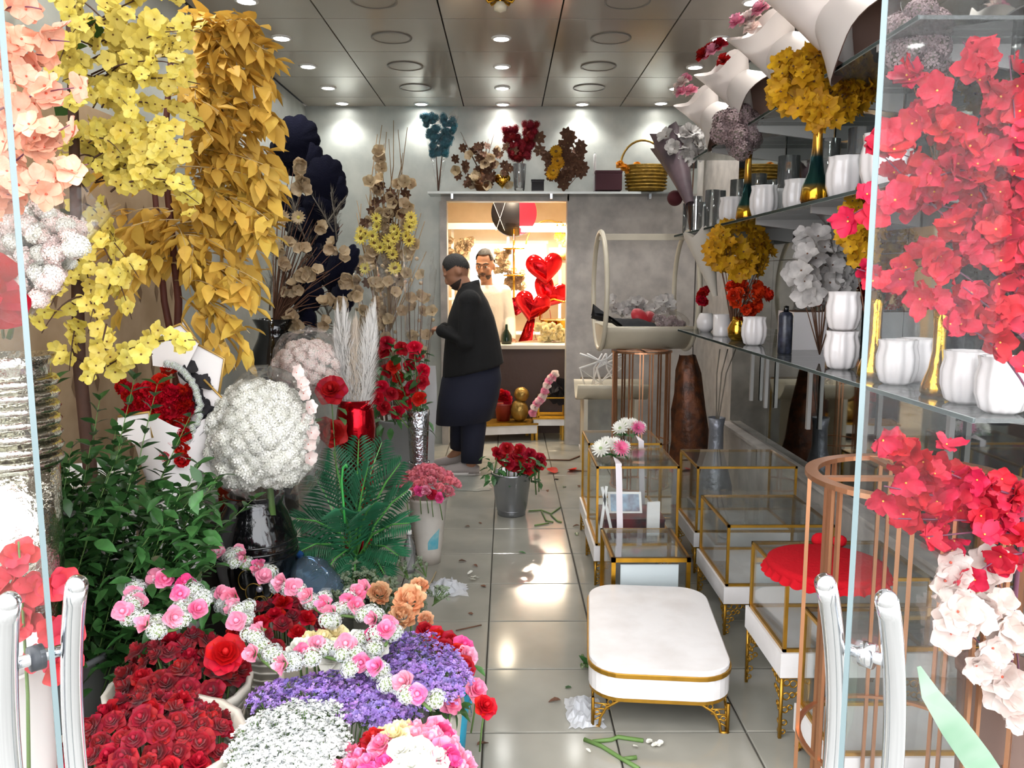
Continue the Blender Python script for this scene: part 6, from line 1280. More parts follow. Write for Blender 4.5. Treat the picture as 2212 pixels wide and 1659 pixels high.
# ------------------------------------------------------------------ storeroom seen through the doorway
def storeroom():
    Yb = 9.6
    ct = thing('counter', 'brown panelled counter with pale top in the lit room behind the doorway', 'counter', (.35, 7.84, 0)); M_bl2 = mat('brown_leatherette', '#4d3b36', .6, bump=.4, bscale=18); M_ct = mat('pale_counter_top', '#cfc2b0', .4)
    MB().box((0, 0, .41), (1.7, .28, .82)).obj('body', M_bl2, ct, False); MB().box((.45, .5, .41), (.8, .72, .82)).obj('side_body', M_bl2, ct, False)
    MB().box((0, -.01, .838), (1.76, .34, .035)).obj('top', M_ct, ct, False); MB().box((.45, .52, .838), (.84, .72, .035)).obj('side_top', M_ct, ct, False)
    bars = thing('shelf_rack', 'white metal shelf rack with lit header along the back of the lit room', 'shelf rack', (0, Yb, 0)); M_wm = mat('white_metal', '#e6ddd0', .4)
    for x in (-.62, .02, .62): MB().box((x, -.18, 1.05), (.03, .03, 2.1)).obj('upright', M_wm, bars, False)
    for z in (.85, 1.25, 1.68): MB().box((0, -.05, z), (1.6, .3, .025)).obj('board', M_wm, bars, False)
    MB().box((0, -.2, 2.08), (1.7, .08, .07)).obj('header', M_wm, bars, False)
    tl = thing('tube_light', 'glowing fluorescent tube under the header of the lit room', 'lamp', at(1180, 497, 9.2)); MB().tube([(-.28, 0, 0), (.30, 0, 0)], .022, 10).obj('tube', emitter('tube_glow', (1.0, .86, .68), 14), tl); MB().box((0, .02, .035), (.6, .05, .02)).obj('housing', M_white, tl, False)
    L = bpy.data.lights.new('tube_light_lamp', 'AREA'); L.shape = 'RECTANGLE'; L.size = .6; L.size_y = .08; L.energy = 75; L.color = (1.0, .82, .62); o = bpy.data.objects.new('tube_light_lamp', L); COL.objects.link(o); o.parent = tl; o.location = (0, -.05, -.03)
    for x, y in ((-.7, 8.0), (.7, 8.0), (0, 8.9)):
        t = thing('downlight', 'warm downlight in the ceiling of the lit room, %s' % {-.7: 'left', .7: 'right', 0: 'rear'}[x], 'ceiling light', (x, y, HT - .001)); link('trim_ring', lamp_ring, t); link('lens', MB().lathe([(0.0, -0.0075), (0.046, -0.0075)], 24, cap=False).mesh('lens', emitter('warm_lens', (1, .85, .65), 20)), t)
        L = bpy.data.lights.new('downlight_beam', 'SPOT'); L.energy = 130; L.spot_size = math.radians(140); L.spot_blend = .8; L.shadow_soft_size = .06; L.color = (1, .82, .6); o = bpy.data.objects.new('downlight_beam', L); COL.objects.link(o); o.parent = t; o.location = (0, 0, -.03)
    wn = struct(MB().box((.02, 10.17, 1.55), (.95, .02, .75)).obj('window_1', emitter('daylit_pane', (.95, .97, 1.0), 1.8), None, False)); MB().box((.02, 10.15, 1.55), (.03, .03, .75)).box((.02, 10.15, 1.93), (1.0, .03, .04)).box((.02, 10.15, 1.17), (1.0, .03, .04)).obj('window_frame', M_white, wn, False)
    # round black and red sign
    s = thing('round_box', 'big round black and red hat box lying on top of the rack', 'box', at(1110, 462, 9.5)); MB().lathe([(0, -.02), (.26, -.02), (.26, .14), (0, .14)], 40, axis=(0, -1, 0), cap=False).obj('body', mat('black_card', '#17151a', .5), s)
    V = [(.26 * math.sin(a), -.142, .26 * math.cos(a)) for a in np.linspace(.25, PI - .25, 16)]; MB().add(V, [tuple(range(16))]).obj('red_half', mat('red_card', '#b5132a', .4), s, False)
    for a in (.6, -.75): MB().bar((-.16 - .08 * math.sin(a), -.144, -.2), (-.16 + .16 * math.sin(a), -.144, .2), .022, .004).obj('tape_strip', M_white, s, False)
    # heart balloons
    M_fo = mat('red_foil', '#c8101c', .14, metal=.75)
    for (px, py, s_, lb, rot) in ((1176, 578, .20, 'top red foil heart balloon of the cluster of three', -.1), (1188, 632, .205, 'right red foil heart balloon of the cluster of three', .5), (1150, 660, .185, 'lower left red foil heart balloon of the cluster of three', .2)):
        c = at(px, py, 8.5 + (s_ - .195) * 20); t = thing('heart_balloon', lb, 'balloon', c); o = heart_mesh(s_, .10).obj('foil', M_fo, t); o.rotation_euler = (PI / 2, rot, R.uniform(-.5, .5)); MB().tube([(0, .03, -s_ * .9), (R.uniform(-.05, .05), .05, .82 - c.z + .05)], .003, 4).obj('string', P_crim, t)
    c = at(1140, 715, 8.3); t = thing('red_tail', 'red foil tail and ribbon bow under the heart balloons on the counter', 'ribbon', (c.x, 8.3, .858)); V = [np.array(at(x, y, 8.3) - t.location) for x, y in ((1120, 738), (1135, 700), (1150, 670), (1158, 672), (1150, 735))]; n = len(V); V2 = [p + np.array((0, .05, 0)) for p in V]; MB().add(V + V2, [tuple(range(n)), tuple(range(2 * n - 1, n - 1, -1))] + [(i, (i + 1) % n, n + (i + 1) % n, n + i) for i in range(n)]).obj('tail', M_fo, t)
    for k in range(8): a = k * .8; strip('ribbon_loop', P_red, t, [np.array((.18 + .02 * math.cos(a), -.2, .01)), np.array((.18 + .09 * math.cos(a), -.2 + .05 * math.sin(a), .03)), np.array((.18 + .13 * math.cos(a), -.2 + .06 * math.sin(a), .012))], .03, (0, 0, 1))
    # flowers on the rack and counter
    def heap(label, key, mats, x0, x1, y0, y1, Y, n, s, foot):
        t = thing('flower_heap', label, 'flowers', foot); cr = Crowd(t, 'bloom', mats)
        for k in range(n): cr.face(pick(key), at(R.uniform(x0, x1), R.uniform(y0, y1), Y + R.uniform(-.05, .05)), (R.gauss(0, .4), -1, .3), s)
        cr.done()
    zc = at(1000, 515, 9.45); heap('cream roses on the upper left of the rack in the lit room', 'beige', [P_beige], 972, 1022, 516, 548, 9.45, 26, .05, (zc.x, 9.45, 1.72))
    heap('cream roses on the middle shelf behind the man in white', 'beige', [P_beige], 1095, 1135, 585, 625, 9.4, 26, .05, (at(1115, 600, 9.4).x, 9.4, 1.28)); heap('string of cream roses hanging beside the gold stand', 'beige', [P_beige], 1072, 1098, 535, 585, 9.42, 18, .05, (at(1085, 560, 9.42).x, 9.42, 1.5))
    heap('pile of cream roses on the counter beside the gold basket', 'cream', [P_cream], 1160, 1222, 702, 735, 8.05, 44, .04, (at(1190, 730, 8.05).x, 8.05, .858)); heap('dark red and pink flowers on the lower shelf of the rack', 'crim', [P_crim], 1100, 1120, 645, 680, 9.4, 14, .05, (at(1110, 680, 9.4).x, 9.4, .88))
    g = thing('gold_basket', 'large golden bowl basket with wavy handle on the counter', 'basket', at(1205, 725, 8.35)); g.location.z = .858; MB().lathe([(.1, 0), (.16, .08), (.19, .2), (.2, .21), (.18, .2)], 26).obj('bowl', M_goldv, g); MB().tube([(-.19, 0, .2), (-.17, 0, .38), (-.05, 0, .42), (.06, 0, .39), (.17, 0, .42), (.19, 0, .2)], .010, 6).obj('handle', M_goldv, g)
    w = thing('wicker_basket', 'small golden wicker basket with a flowered hoop at the right of the rack', 'basket', (at(1207, 575, 9.4).x, 9.4, 1.695)); MB().lathe([(.1, 0), (.12, .14), (.11, .14)], 22).obj('body', M_wk2, w); MB().tube([(-.02 + .26 * math.cos(a) - .1, 0, .15 + .3 * math.sin(a)) for a in np.linspace(.2, PI - .1, 20)], .008, 6).obj('hoop', M_goldp, w)
    for k in range(12): put('gold_flower', pick('mus'), w, w.location + Vector((R.uniform(-.02, .1), -.03, R.uniform(.2, .42))), (0, -1, .2), .045)
    d = thing('tiered_stand', 'slim golden tiered stand in front of the bright window', 'stand', (at(1110, 600, 9.3).x, 9.3, 1.265)); MB().tube([(0, 0, 0), (0, 0, .78)], .012, 8).obj('column', M_goldv, d)
    for z in (.25, .55): MB().lathe([(0, 0), (.12, 0), (.125, .015), (0, .02)], 22, (0, 0, z), cap=False).obj('tray', M_goldv, d)
    c = thing('green_bottle', 'dark green bottle on the counter beside the hand of the man in white', 'bottle', (at(1094, 735, 7.85).x, 7.85, .858)); MB().lathe([(.05, 0), (.055, .02), (.05, .08), (.015, .14), (.012, .19), (0, .19)], 14).obj('body', mat('dark_green_glass', '#0f2418', .15), c)
    # things on the floor of the doorway
    p = thing('white_plinth', 'low white plinth with gold edge set askew in the doorway', 'plinth', (-.02, 7.42, 0), rz=.18); MB().box((0, 0, .11), (.56, .3, .08)).obj('board', M_marble, p, False); MB().box((0, 0, .158), (.58, .32, .016)).obj('gold_edge', M_goldp, p, False)
    for x in (-.24, .24):
        for y in (-.12, .12): MB().bar((x, y, 0), (x, y, .07), .025).obj('leg', M_goldp, p, False)
    p2 = thing('white_plinth', 'small white plinth on gold legs by the doorway pillar', 'plinth', (.40, 7.48, 0)); MB().box((0, 0, .17), (.30, .3, .06)).obj('board', M_marble, p2, False); MB().box((0, 0, .206), (.315, .315, .012)).obj('gold_edge', M_goldp, p2, False)
    for x in (-.12, .12): MB().bar((x, -.12, 0), (x, -.12, .14), .03, .02).obj('leg', M_goldp, p2, False); MB().bar((x, .12, 0), (x, .12, .14), .03, .02).obj('leg', M_goldp, p2, False)
    b = thing('teddy_vase', 'film wrapped red flower pot on the askew white plinth', 'flower pot', (-.03, 7.45, .167)); MB().lathe([(.06, 0), (.08, .15), (.085, .16)], 18).obj('pot', mat('brick_red', '#8c2a20', .5), b); cr = Crowd(b, 'rose', [P_red])
    for k in range(14): cr.face(pick('red'), b.location + Vector((R.uniform(-.08, .08), -.03, .22 + R.uniform(-.03, .05))), (R.gauss(0, .4), -1, .5), .05)
    cr.done()
    b = thing('gold_figure', 'gold film wrapped figure beside the red flower pot on the plinth', 'figurine', (.12, 7.42, .167)); MB().ball((0, 0, .10), .085, 14, 10, sc=(1, .8, 1.25), noise=.1, rnd=R).ball((.02, 0, .25), .07, 12, 8, noise=.12, rnd=R).obj('body', mat('gold_film', '#9c7a3a', .3, metal=.6, bump=.8, bscale=20), b)
    b = thing('glass_case', 'gold framed glass case with pale pink rose garland on the small plinth', 'display box', (.42, 7.49, .212)); 
    for sx in (-.12, .12):
        for sy in (-.11, .11): MB().box((sx, sy, .09), (.01, .01, .18)).obj('post', M_gold, b, False)
    for z in (.005, .18): MB().box((0, -.11, z), (.25, .01, .01)).box((0, .11, z), (.25, .01, .01)).box((-.12, 0, z), (.01, .22, .01)).box((.12, 0, z), (.01, .22, .01)).obj('rail', M_gold, b, False)
    cr = Crowd(b, 'rose', [P_lpink]); 
    for k in range(12): u = k / 11; cr.face(pick('blushr' if k % 2 else 'rose_lpink'), b.location + Vector((-.18 + .2 * u, -.17, .05 + .38 * u + .02 * math.sin(k))), (-.3, -1, .3), .045)
    cr.done()
    q = thing('black_bow', 'crumpled black paper above the small glass case', 'paper', (.46, 7.5, .40))
    for k in range(7): put('fold', outer_blk, q, q.location + Vector((R.uniform(-.05, .05), 0, R.uniform(-.02, .1))), (R.gauss(0, .6), -.8, R.gauss(.3, .4)), .12)
M_wk2 = mat('golden_wicker_b', '#b8904a', .5, metal=.3, bump=.9, bscale=40)
storeroom()
# ------------------------------------------------------------------ people
def remesh(o, vox, smooth=6):
    m = o.modifiers.new('union', 'REMESH'); m.mode = 'VOXEL'; m.voxel_size = vox; m.use_smooth_shade = True
    s = o.modifiers.new('soften', 'SMOOTH'); s.factor = .5; s.iterations = smooth; return o
def ell(b, c, r, rot=None, n=20, m=14):
    q = MB().ball((0, 0, 0), 1, n, m, sc=r); V, Fc, Mi = q.raw()
    if rot is not None: V = V @ np.array(rot).T
    b.add(V + np.array(c), Fc)
def limb(b, pts, rs, n=14): 
    b.tube(pts, rs, n); 
    for p, r in zip(pts, rs): b.ball(p, r, 12, 8)
def cap(name, m, parent, c, r, rot, keep, n=40, mm=26, th=.004, noise=0.0):
    V = []; D = []
    for i in range(mm + 1):
        ph = PI * i / mm
        for j in range(n): t = 2 * PI * j / n; d = np.array((math.sin(ph) * math.cos(t), math.sin(ph) * math.sin(t), math.cos(ph))); D.append(d); V.append(d * np.array(r) * (1 + noise * (R.random() - .5)))
    V = np.array(V); Fc = [(i * n + j, (i + 1) * n + j, (i + 1) * n + (j + 1) % n, i * n + (j + 1) % n) for i in range(mm) for j in range(n)]
    Fc = [f for f in Fc if keep(sum(D[k] for k in f) / 4)]; V = V @ np.array(rot).T + np.array(c); return MB().add(V, Fc).obj(name, m, parent)
M_skin = mat('skin', '#a8765a', .5, var=.12, scale=12); M_hair = mat('black_hair', '#16110f', .55, bump=.6, bscale=160); M_beard = mat('short_beard', '#33251e', .75, bump=.5, bscale=200)
M_jk = mat('black_jacket_cloth', '#08080a', .9, bump=.15, bscale=90); M_tn = mat('navy_tunic_cloth', '#14172b', .85, bump=.12, bscale=80); M_sh = mat('pale_grey_suede', '#a39a97', .8); M_sole = mat('off_white_sole', '#cfcac6', .6); M_hd = mat('off_white_fleece', '#e3d6c8', .9, bump=.2, bscale=60)
def hand(b, w, d, up, s=1.0, curl=.35, thumb=1):
    """palm with four unequal bent fingers and a thumb from the palm side; d = pointing direction, up = back of hand"""
    w = np.array(w, float); d = np.array(d, float); d /= np.linalg.norm(d); up = np.array(up, float); up -= d * np.dot(up, d); up /= np.linalg.norm(up); sd = np.cross(d, up) * thumb
    for u in np.linspace(-.028, .028, 5): limb(b, [w + sd * u * s, w + d * .085 * s + sd * u * s], [.013 * s, .012 * s], 8)
    for k, (u, L) in enumerate(((.03, .07), (.011, .08), (-.009, .075), (-.028, .058))):
        p0 = w + d * .085 * s + sd * u * s; p1 = p0 + (d * math.cos(curl) - up * math.sin(curl)) * L * .45 * s; p2 = p1 + (d * math.cos(2 * curl) - up * math.sin(2 * curl)) * L * .33 * s; p3 = p2 + (d * math.cos(3 * curl) - up * math.sin(3 * curl)) * L * .25 * s
        limb(b, [p0, p1, p2, p3], [.0095 * s, .009 * s, .0085 * s, .007 * s], 8)
    t0 = w + sd * .03 * s + d * .02 * s; t1 = t0 + (sd * .7 + d * .7) * .04 * s - up * .008; t2 = t1 + (sd * .3 + d * .95) * .03 * s - up * .006; limb(b, [t0, t1, t2], [.012 * s, .0105 * s, .008 * s], 8)
def man_black():
    Y = 6.15; base = at(1012, 1000, Y); base.z = 0; base.y = Y
    t = thing('person', 'man in a black jacket over a navy tunic, seen from the side, head bowed', 'person', base); B0 = np.array(base)
    def L(px, py, dy=0.0): return np.array(at(px, py, Y)) - B0 + np.array((0, dy, 0))
    sc = Y / F
    b = MB(); tilt = np.array(Matrix.Rotation(math.radians(-32), 3, 'Y'))   # face looks to -X and down
    hc = L(984, 580)
    ell(b, hc, (.098, .076, .108), tilt); 
    fc = hc + tilt @ np.array((-.035, 0, -.055)); ell(b, fc, (.072, .062, .085), tilt)
    ell(b, hc + tilt @ np.array((-.055, 0, -.115)), (.042, .042, .035), tilt)           # chin
    ell(b, hc + tilt @ np.array((-.102, 0, -.045)), (.022, .016, .026), tilt); ell(b, hc + tilt @ np.array((-.112, 0, -.06)), (.016, .017, .013), tilt)   # nose
    ell(b, hc + tilt @ np.array((-.092, 0, .0)), (.016, .055, .014), tilt)             # brow
    ell(b, hc + tilt @ np.array((-.096, 0, -.09)), (.012, .026, .008), tilt); ell(b, hc + tilt @ np.array((-.093, 0, -.104)), (.012, .024, .009), tilt)   # lips
    for s in (-1, 1): ell(b, hc + tilt @ np.array((.012, s * .076, -.03)), (.022, .010, .034), tilt)
    nk = L(1014, 640); limb(b, [hc + np.array((.03, 0, -.06)), nk, L(1018, 690)], [.058, .064, .09])
    limb(b, [L(1018, 680), L(1022, 740), L(1020, 830)], [.13, .13, .13]); 
    for s, hx in ((-1, 1016), (1, 1010)):
        sh = L(1016, 645, s * .17); el = L(1008 if s < 0 else 1000, 735, s * .2); wr = L(962, 712, s * .13); limb(b, [L(1018, 650, s * .08), sh, el, wr], [.07, .05, .04, .028]); hand(b, wr, (-.8, -s * .45, .1), (0, 0, 1), 1.0, .5, -s)
        hp = L(1018, 830, s * .07); kn = L(1010 + (8 if s < 0 else -14), 920, s * .09); an = L(1020 if s < 0 else 990, 995 if s < 0 else 978, s * .12); limb(b, [hp, kn, an], [.085, .055, .04]); limb(b, [an, np.array((an[0] - .10, an[1], .05))], [.038, .028])
    remesh(b.obj('body', M_skin, t), .008, 4)
    cap('hair', M_hair, t, hc + np.array((.004, 0, .004)), (.1025, .0805, .1125), tilt, lambda d: d[2] > .16 - .85 * max(0, d[0]) and not (d[0] < -.72 and d[2] < .62), noise=.012)
    cap('beard', M_beard, t, hc + tilt @ np.array((-.040, 0, -.066)), (.077, .069, .092), tilt, lambda d: d[2] < -.28 and not (d[0] < -.75 and d[2] > -.5), noise=.02)
    j = MB(); rings = []
    for (y, f, k, ry) in ((612, 994, 1030, .10), (630, 988, 1042, .15), (650, 980, 1054, .205), (685, 968, 1068, .225), (725, 962, 1078, .23), (765, 958, 1086, .235), (800, 955, 1089, .24)):
        c = L((f + k) / 2, y); rx = (k - f) / 2 * sc; rings.append([c + np.array((rx * math.cos(a), ry * math.sin(a), (.055 * math.cos(a) if y == 800 else .03 * math.cos(a) if y < 620 else 0))) for a in np.linspace(0, 2 * PI, 28, endpoint=False)])
    j.loft(rings)
    for s in (-1, 1): limb(j, [L(1018, 648, s * .08), L(1016, 650, s * .165), L(1008 if s < 0 else 1000, 735, s * .21), L(958, 712, s * .14)], [.09, .088, .068, .05])
    remesh(j.obj('jacket', M_jk, t), .012, 3)
    c = L(1014, 622); MB().loft([[c + np.array((rr * math.cos(a), (rr + .008) * math.sin(a), zz + .018 * math.cos(a))) for a in np.linspace(0, 2 * PI, 24, endpoint=False)] for rr, zz in ((.085, -.02), (.08, .02), (.074, .045), (.068, .045), (.07, .0))], cap=False).obj('collar', M_jk, t)
    k = MB(); rings = []
    for (y, f, q, ry) in ((770, 968, 1078, .2), (820, 953, 1084, .22), (860, 946, 1077, .23), (908, 939, 1066, .235)):
        c = L((f + q) / 2, y); rx = (q - f) / 2 * sc; rings.append([c + np.array((rx * math.cos(a) * (1 + .03 * math.sin(7 * a) * (y > 850)), ry * math.sin(a), .02 * math.cos(a) if y == 908 else 0)) for a in np.linspace(0, 2 * PI, 40, endpoint=False)])
    k.loft(rings); k.obj('tunic', M_tn, t)
    for s in (-1, 1):
        kn = L(1010 + (14 if s < 0 else -12), 915, s * .09); an = L(1020 if s < 0 else 992, 992 if s < 0 else 975, s * .12); MB().tube([L(1014, 860, s * .08), kn, lerp(kn, an, .6), an], [.11, .10, .088, .08], 18).obj('trouser_leg', M_tn, t)
        hl = np.array((an[0] + .06, an[1], 0)); sh = MB(); rr = []
        for u, w, h in ((0, .03, .05), (.05, .042, .085), (.11, .045, .095), (.18, .048, .07), (.25, .046, .055), (.29, .03, .035)): rr.append([hl + np.array((-u, w * math.cos(a), .018 + max(0, math.sin(a)) * h)) for a in np.linspace(0, 2 * PI, 16, endpoint=False)])
        sh.loft(rr).obj('shoe', M_sh, t); rr = [[(p[0], p[1] + (.004 if p[1] > hl[1] else -.004), z) for p in [hl + np.array((-u, 0, 0))] for z in ()] for u in ()]
        P = [hl + np.array((-.145 + .152 * math.cos(a), .05 * math.sin(a) * (1 - .1 * math.cos(a)), 0)) for a in np.linspace(0, 2 * PI, 24, endpoint=False)]; MB().loft([[p for p in P], [p + np.array((0, 0, .026)) for p in P]]).obj('shoe_sole', M_sole, t)
man_black()
def man_white():
    Y = 8.22; base = at(1050, 700, Y); base.z = 0; base.y = Y; t = thing('person', 'young man in an off white hoodie behind the counter, leaning on one hand', 'person', base); B0 = np.array(base); sc = Y / F
    def L(px, py, dy=0.0): return np.array(at(px, py, Y)) - B0 + np.array((0, dy, 0))
    b = MB(); rot = np.array(Matrix.Rotation(math.radians(-14), 3, 'Z')) @ np.array(Matrix.Rotation(math.radians(6), 3, 'X'))
    hc = L(1048, 570); S = 1.18; H = lambda x, y, z: hc + rot @ (np.array((x, y, z)) * S); E_ = lambda c, r: ell(b, H(*c), np.array(r) * S, rot)
    E_((0, 0, .01), (.076, .095, .105)); E_((0, -.03, -.055), (.062, .068, .08)); E_((0, -.055, -.118), (.036, .04, .03)); E_((0, -.10, -.04), (.014, .022, .028)); E_((0, -.112, -.055), (.017, .014, .011)); E_((0, -.088, .005), (.055, .016, .012))
    E_((0, -.092, -.088), (.026, .012, .007)); E_((0, -.09, -.1), (.023, .012, .008)); E_((-.045, -.065, -.045), (.02, .02, .02)); E_((.045, -.065, -.045), (.02, .02, .02))
    for s in (-1, 1): E_((s * .078, .01, -.03), (.010, .02, .032))
    limb(b, [H(0, .01, -.07), L(1052, 622), L(1054, 660)], [.06, .062, .1]); limb(b, [L(1054, 660), L(1056, 720), L(1056, 790)], [.14, .14, .13])
    sh = L(1088, 632); el = L(1100, 690, -.05); wr = L(1106, 733, -.22); limb(b, [L(1060, 632), sh, el, wr], [.07, .055, .042, .03]); hand(b, wr, (-.1, -.75, -.5), (.1, -.55, .8), 1.1, .3, 1)
    sh2 = L(1018, 632); el2 = L(1004, 700); wr2 = L(1012, 760, -.1); limb(b, [L(1050, 632), sh2, el2, wr2], [.07, .055, .042, .03]); hand(b, wr2, (.2, -.6, -.7), (0, -.7, .6), 1.1, .4, -1)
    for s in (-1, 1): limb(b, [L(1056, 790) + np.array((s * .09, 0, 0)), np.array((s * .1, 0, .48)), np.array((s * .1, 0, .08)), np.array((s * .1, -.1, .04))], [.09, .06, .042, .035])
    remesh(b.obj('body', M_skin, t), .009, 3)
    cap('hair', M_hair, t, hc + rot @ np.array((0, .006, .02)) * S, np.array((.083, .103, .112)) * S, rot, lambda d: d[2] > .15 - .6 * max(0, d[1]) and not (d[1] < -.55 and d[2] < .58), noise=.03)
    cap('beard', M_beard, t, hc + rot @ np.array((0, -.034, -.06)) * S, np.array((.066, .072, .085)) * S, rot, lambda d: d[2] < -.35 and not (abs(d[0]) < .42 and d[1] < -.4 and d[2] > -.78) and d[1] < .2, noise=.02)
    for s in (-1, 1):
        MB().ball(H(s * .032, -.087, -.018), .0105 * S, 12, 8, sc=(1.25, .6, .6)).obj('eye', M_white, t); MB().ball(H(s * .032 - .003, -.0925, -.018), .006 * S, 10, 6, sc=(1, .6, 1)).obj('iris', M_black, t)
        MB().tube([H(s * .014, -.102, .006), H(s * .034, -.1, .013), H(s * .056, -.086, .006)], .006, 6).obj('eyebrow', M_hair, t)
    MB().tube([H(-.022, -.100, -.094), H(0, -.106, -.093), H(.022, -.100, -.094)], .0035, 6).obj('mouth_line', mat('lip_line', '#5a2f28', .6), t); MB().tube([H(-.026, -.098, -.078), H(0, -.108, -.074), H(.026, -.098, -.078)], .006, 6).obj('moustache', M_beard, t)
    j = MB(); rings = []
    for (y, f, k, ry) in ((616, 1032, 1074, .11), (632, 1012, 1092, .14), (660, 1010, 1094, .16), (720, 1008, 1096, .165), (780, 1008, 1096, .165), (800, 1010, 1094, .16)):
        c = L((f + k) / 2, y); rx = (k - f) / 2 * sc; rings.append([c + np.array((rx * math.cos(a), ry * math.sin(a), 0)) for a in np.linspace(0, 2 * PI, 28, endpoint=False)])
    j.loft(rings); limb(j, [L(1070, 636), sh, el, lerp(el, wr, .85)], [.08, .082, .066, .045]); limb(j, [L(1035, 636), sh2, el2, lerp(el2, wr2, .85)], [.08, .082, .066, .045]); remesh(j.obj('hoodie', M_hd, t), .012, 3)
    hd = MB(); c = L(1053, 620, .03); hd.tube([c + np.array((.10 * math.cos(a), .085 * math.sin(a) + .02, .02 * math.sin(a) - .01)) for a in np.linspace(-.2, PI + .2, 14)], .035, 10).obj('hood', M_hd, t)
    MB().tube([L(1056, 780) + np.array((0, 0, .02)), np.array((0, 0, .80))], .165, 20).tube([np.array((-.1, 0, .84)), np.array((-.1, 0, .1))], .09, 14).tube([np.array((.1, 0, .84)), np.array((.1, 0, .1))], .09, 14).obj('trousers', M_tn, t)
    for s in (-1, 1): MB().ball((s * .1, -.06, .04), .05, 14, 8, sc=(.95, 2.4, .8)).obj('shoe', M_sole, t)
man_white()
# ------------------------------------------------------------------ open glass doors with bow handles
def door(nm, label, E0, d, sgn, hlabel):
    d = np.array((d[0], d[1], 0.0)); d /= np.linalg.norm(d); nrm = np.array((-d[1], d[0], 0)) * sgn; Ld = .66; o = struct(bpy.data.objects.new(nm, None)); COL.objects.link(o); o.location = (E0[0], E0[1], 0); a = math.atan2(d[1], d[0])
    MB().box((d[0] * Ld / 2, d[1] * Ld / 2, 1.27), (Ld, .0075, 2.5), rz=a).obj('glass_panel', M_doorglass, o, False); MB().box((0, 0, 1.27), (.003, .0075, 2.5), rz=a).obj('polished_edge', mat('polished_glass_edge', '#6f8083', .15, spec=.6), o, False)
    MB().box((d[0] * (Ld - .05), d[1] * (Ld - .05), .06), (.12, .03, .08), rz=a).obj('bottom_patch', M_steel, o, False); MB().box((d[0] * (Ld - .05), d[1] * (Ld - .05), 2.48), (.12, .03, .08), rz=a).obj('top_patch', M_steel, o, False)
    def Q(u, n, z): return d * u + nrm * n + np.array((0, 0, z))
    for s in (1, -1):
        pts = [Q(.015 + .073 * math.sin(PI * v) ** .8, s * .046, 1.03 - .58 * v) for v in np.linspace(0, 1, 22)]
        MB().tube(pts, .0165, 14).obj('handle_tube', mat('brushed_chrome', '#dfe3e8', .16, metal=1.0), o); MB().ball(pts[0], .0165, 12, 8).ball(pts[-1], .0165, 12, 8).obj('end_cap', MATS['brushed_chrome'], o)
    for z in (.905, .575):
        MB().tube([Q(.083, .046, z), Q(.083, -.046, z)], .010, 12).obj('standoff', MATS['brushed_chrome'], o); MB().tube([Q(.083, .010, z), Q(.083, -.010, z)], .02, 16).obj('collar', mat('dark_rubber', '#3a3d42', .5) if sgn < 0 else M_steel, o)
    return o
door('door_1', '', (-.683, 1.15), (-.71, .70), -1, ''); dr = door('door_2', '', (.515, 1.15), (.71, .70), 1, '')
for nm, x0, x1 in (('window_2', -1.152, XL - .05), ('window_3', .985, XR + .1)):
    struct(MB().box(((x0 + x1) / 2, YF - .005, 1.31), (abs(x1 - x0), .010, 2.62)).obj(nm, M_doorglass, None, False))
rb = thing('plastic_ribbon', 'translucent green and white plastic strip hanging beside the right door handle', 'ribbon', at(2050, 1560, 1.28)); strip('strip', mat('green_white_plastic', '#d3ded5', .3, col2='#93c0a0', scale=5, trans=.5), rb, [np.array(at(x, y, Y) - rb.location) for x, y, Y in ((1985, 1440, 1.24), (2010, 1500, 1.25), (2060, 1570, 1.27), (2110, 1640, 1.29), (2150, 1700, 1.3))], [.006, .03, .045, .05, .05], (-.3, -1, .2))
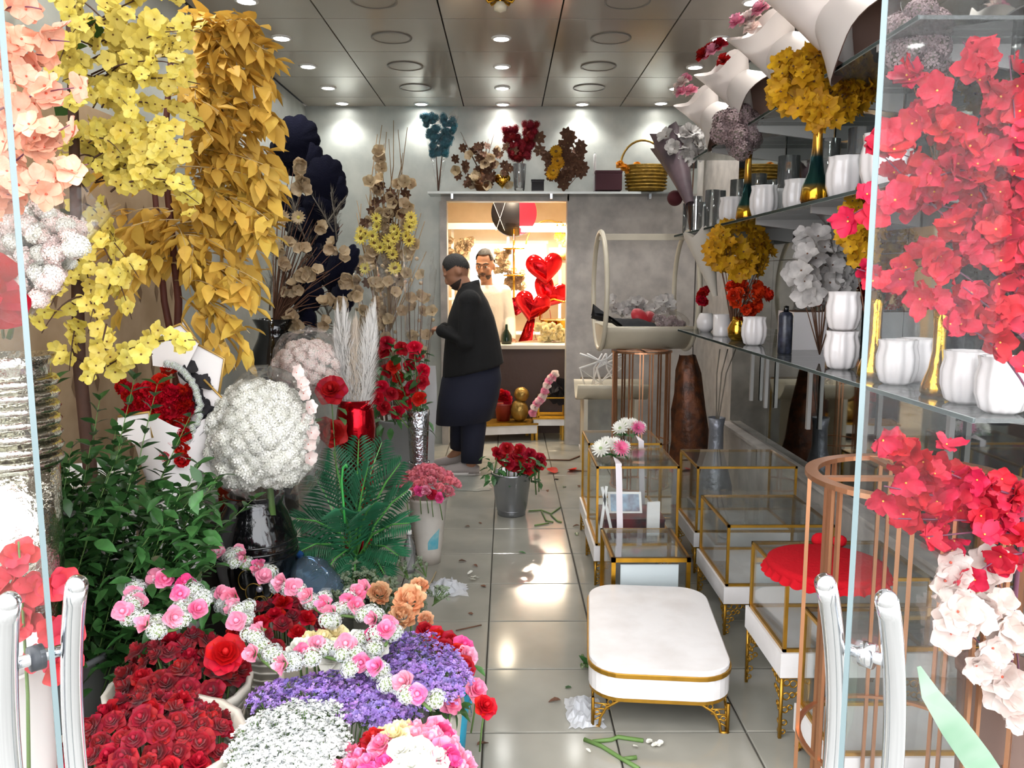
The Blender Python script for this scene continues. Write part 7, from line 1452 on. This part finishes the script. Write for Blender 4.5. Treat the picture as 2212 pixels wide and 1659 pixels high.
# ------------------------------------------------------------------ coral red and white blossom branches on the right
P_shell = pm('shell_white_petal', '#dcd0ca', '#cdb9b1', orand=.08); ME['shell'] = meshes(blossom, 'blossom', [P_shell, P_peachc], 4, n=6, Wd=0.46, nu=4, nv=3, ruffle=0.3, lift=0.45, eye=.08)
def coral():
    base = Vector((1.22, 1.86, 0)); v = thing('floor_vase', 'dusky brown floor vase at the right picture edge holding blossom branches', 'vase', base); pot('body', mat('dusky_brown_glaze', '#6f574e', .4), v, (0, 0, 0), .08, .10, .55)
    t = thing('blossom_branches', 'coral red blossom branches spilling from the right behind the door glass', 'artificial flowers', base + Vector((0, 0, .1))); top = base + Vector((.02, 0, 1.55)); mids = [base + Vector((0, 0, .15)), base + Vector((.02, .0, .9)), top, base + Vector((0.0, 0, 2.1))]
    cr = Crowd(t, 'blossom', [P_redpink, P_redc]); tw = []
    for (x, y, Y) in ((1960, 120, 1.95), (2080, 90, 1.95), (2000, 200, 1.9), (1900, 270, 1.9), (1870, 300, 1.9), (1940, 330, 1.95), (1830, 470, 1.88), (1920, 430, 1.9), (1850, 580, 1.86), (1990, 560, 1.9), (1930, 590, 1.9), (2050, 700, 1.85), (2080, 620, 1.85), (2130, 200, 1.95), (2180, 120, 1.9), (2110, 330, 1.95), (2030, 430, 1.95), (2150, 480, 1.9), (2110, 560, 1.9), (2190, 640, 1.85), (2060, 290, 1.95), (1980, 380, 2.0), (2190, 400, 1.9), (2050, 520, 1.92)):
        s_ = base.lerp(top, R.uniform(.75, 1.15)); tw.append(sag(s_, at(x, y, Y), R.uniform(0, .05)))
    for (x, y, Y) in ((1890, 950, 1.47), (1930, 1120, 1.48), (1910, 1050, 1.47), (2000, 1160, 1.5), (2090, 1250, 1.55), (1960, 985, 1.5)):
        tw.append([base + Vector((0, -.05, .8)), at(2240, lerp(y, 1150, .6), 1.66), at(lerp(x, 2240, .5), lerp(y, 1130, .4), 1.56), at(x, y, Y)])
    for i, c in enumerate(tw):
        ln = sum((c[k + 1] - c[k]).length for k in range(len(c) - 1)); n = max(5, int(ln / (.040 if i < 24 else .052))); u0 = .25 if i < 24 else .38
        for k in range(n): p = along(c, min(.999, u0 + (1 - u0) * (k + R.random() * .7) / n)) + Vector((R.gauss(0, .016), R.gauss(0, .012), R.gauss(0, .016))); cr.face(pick('redpink'), p, (R.gauss(-.25, .5), -.7, R.gauss(.15, .5)), R.uniform(.032, .044) if i < 24 else R.uniform(.026, .035))
    stems(t, [mids], .01, P_redtwig, 'branch', 6); stems(t, tw, .0035, P_redtwig); cr.done()
    w = thing('blossom_branches', 'white blossom branch low on the right below the coral red blossoms', 'artificial flowers', base + Vector((0, -.04, .12))); cr = Crowd(w, 'blossom', [P_shell, P_peachc]); tw = []
    for (x, y, Y) in ((2060, 1240, 1.56), (2090, 1330, 1.55), (2060, 1345, 1.53), (2120, 1420, 1.56), (2190, 1480, 1.58), (2150, 1230, 1.6), (2190, 1380, 1.58), (2200, 1540, 1.6), (2150, 1320, 1.58)): tw.append(sag(base + Vector((-.02, -.1, .5)), at(x, y, Y), .03)); [cr.face(pick('shell'), at(x + R.uniform(-28, 28), y + R.uniform(-28, 28), Y), (R.gauss(-.2, .4), -.8, R.gauss(.2, .4)), R.uniform(.03, .045)) for _ in range(4)]
    stems(w, tw, .003, P_redtwig); cr.done()
coral()
def chandelier():
    z = at(1085, 14, 4.3).z; t = thing('chandelier', 'small gold ceiling lamp at the top edge above the aisle', 'ceiling light', (-.03, 4.3, HT)); MB().lathe([(.07, 0), (.07, -.015), (.02, -.03)], 20).obj('canopy', M_gold, t); MB().tube([(0, 0, -.02), (0, 0, z - HT)], .008, 8).obj('rod', M_gold, t); MB().lathe([(0, -.03), (.03, -.02), (.035, .0), (.02, .02)], 16, (0, 0, z - HT), cap=False).obj('glass_drop', mat('frosted_drop', '#e8dcc0', .2), t)
    for k in range(8): a = k * PI / 4; MB().tube([(0, 0, z - HT + .04), (.06 * math.cos(a), .06 * math.sin(a), z - HT + .02), (.09 * math.cos(a), .09 * math.sin(a), z - HT + .06), (.075 * math.cos(a), .075 * math.sin(a), z - HT + .09)], .007, 6).obj('arm', M_gold, t)
chandelier()
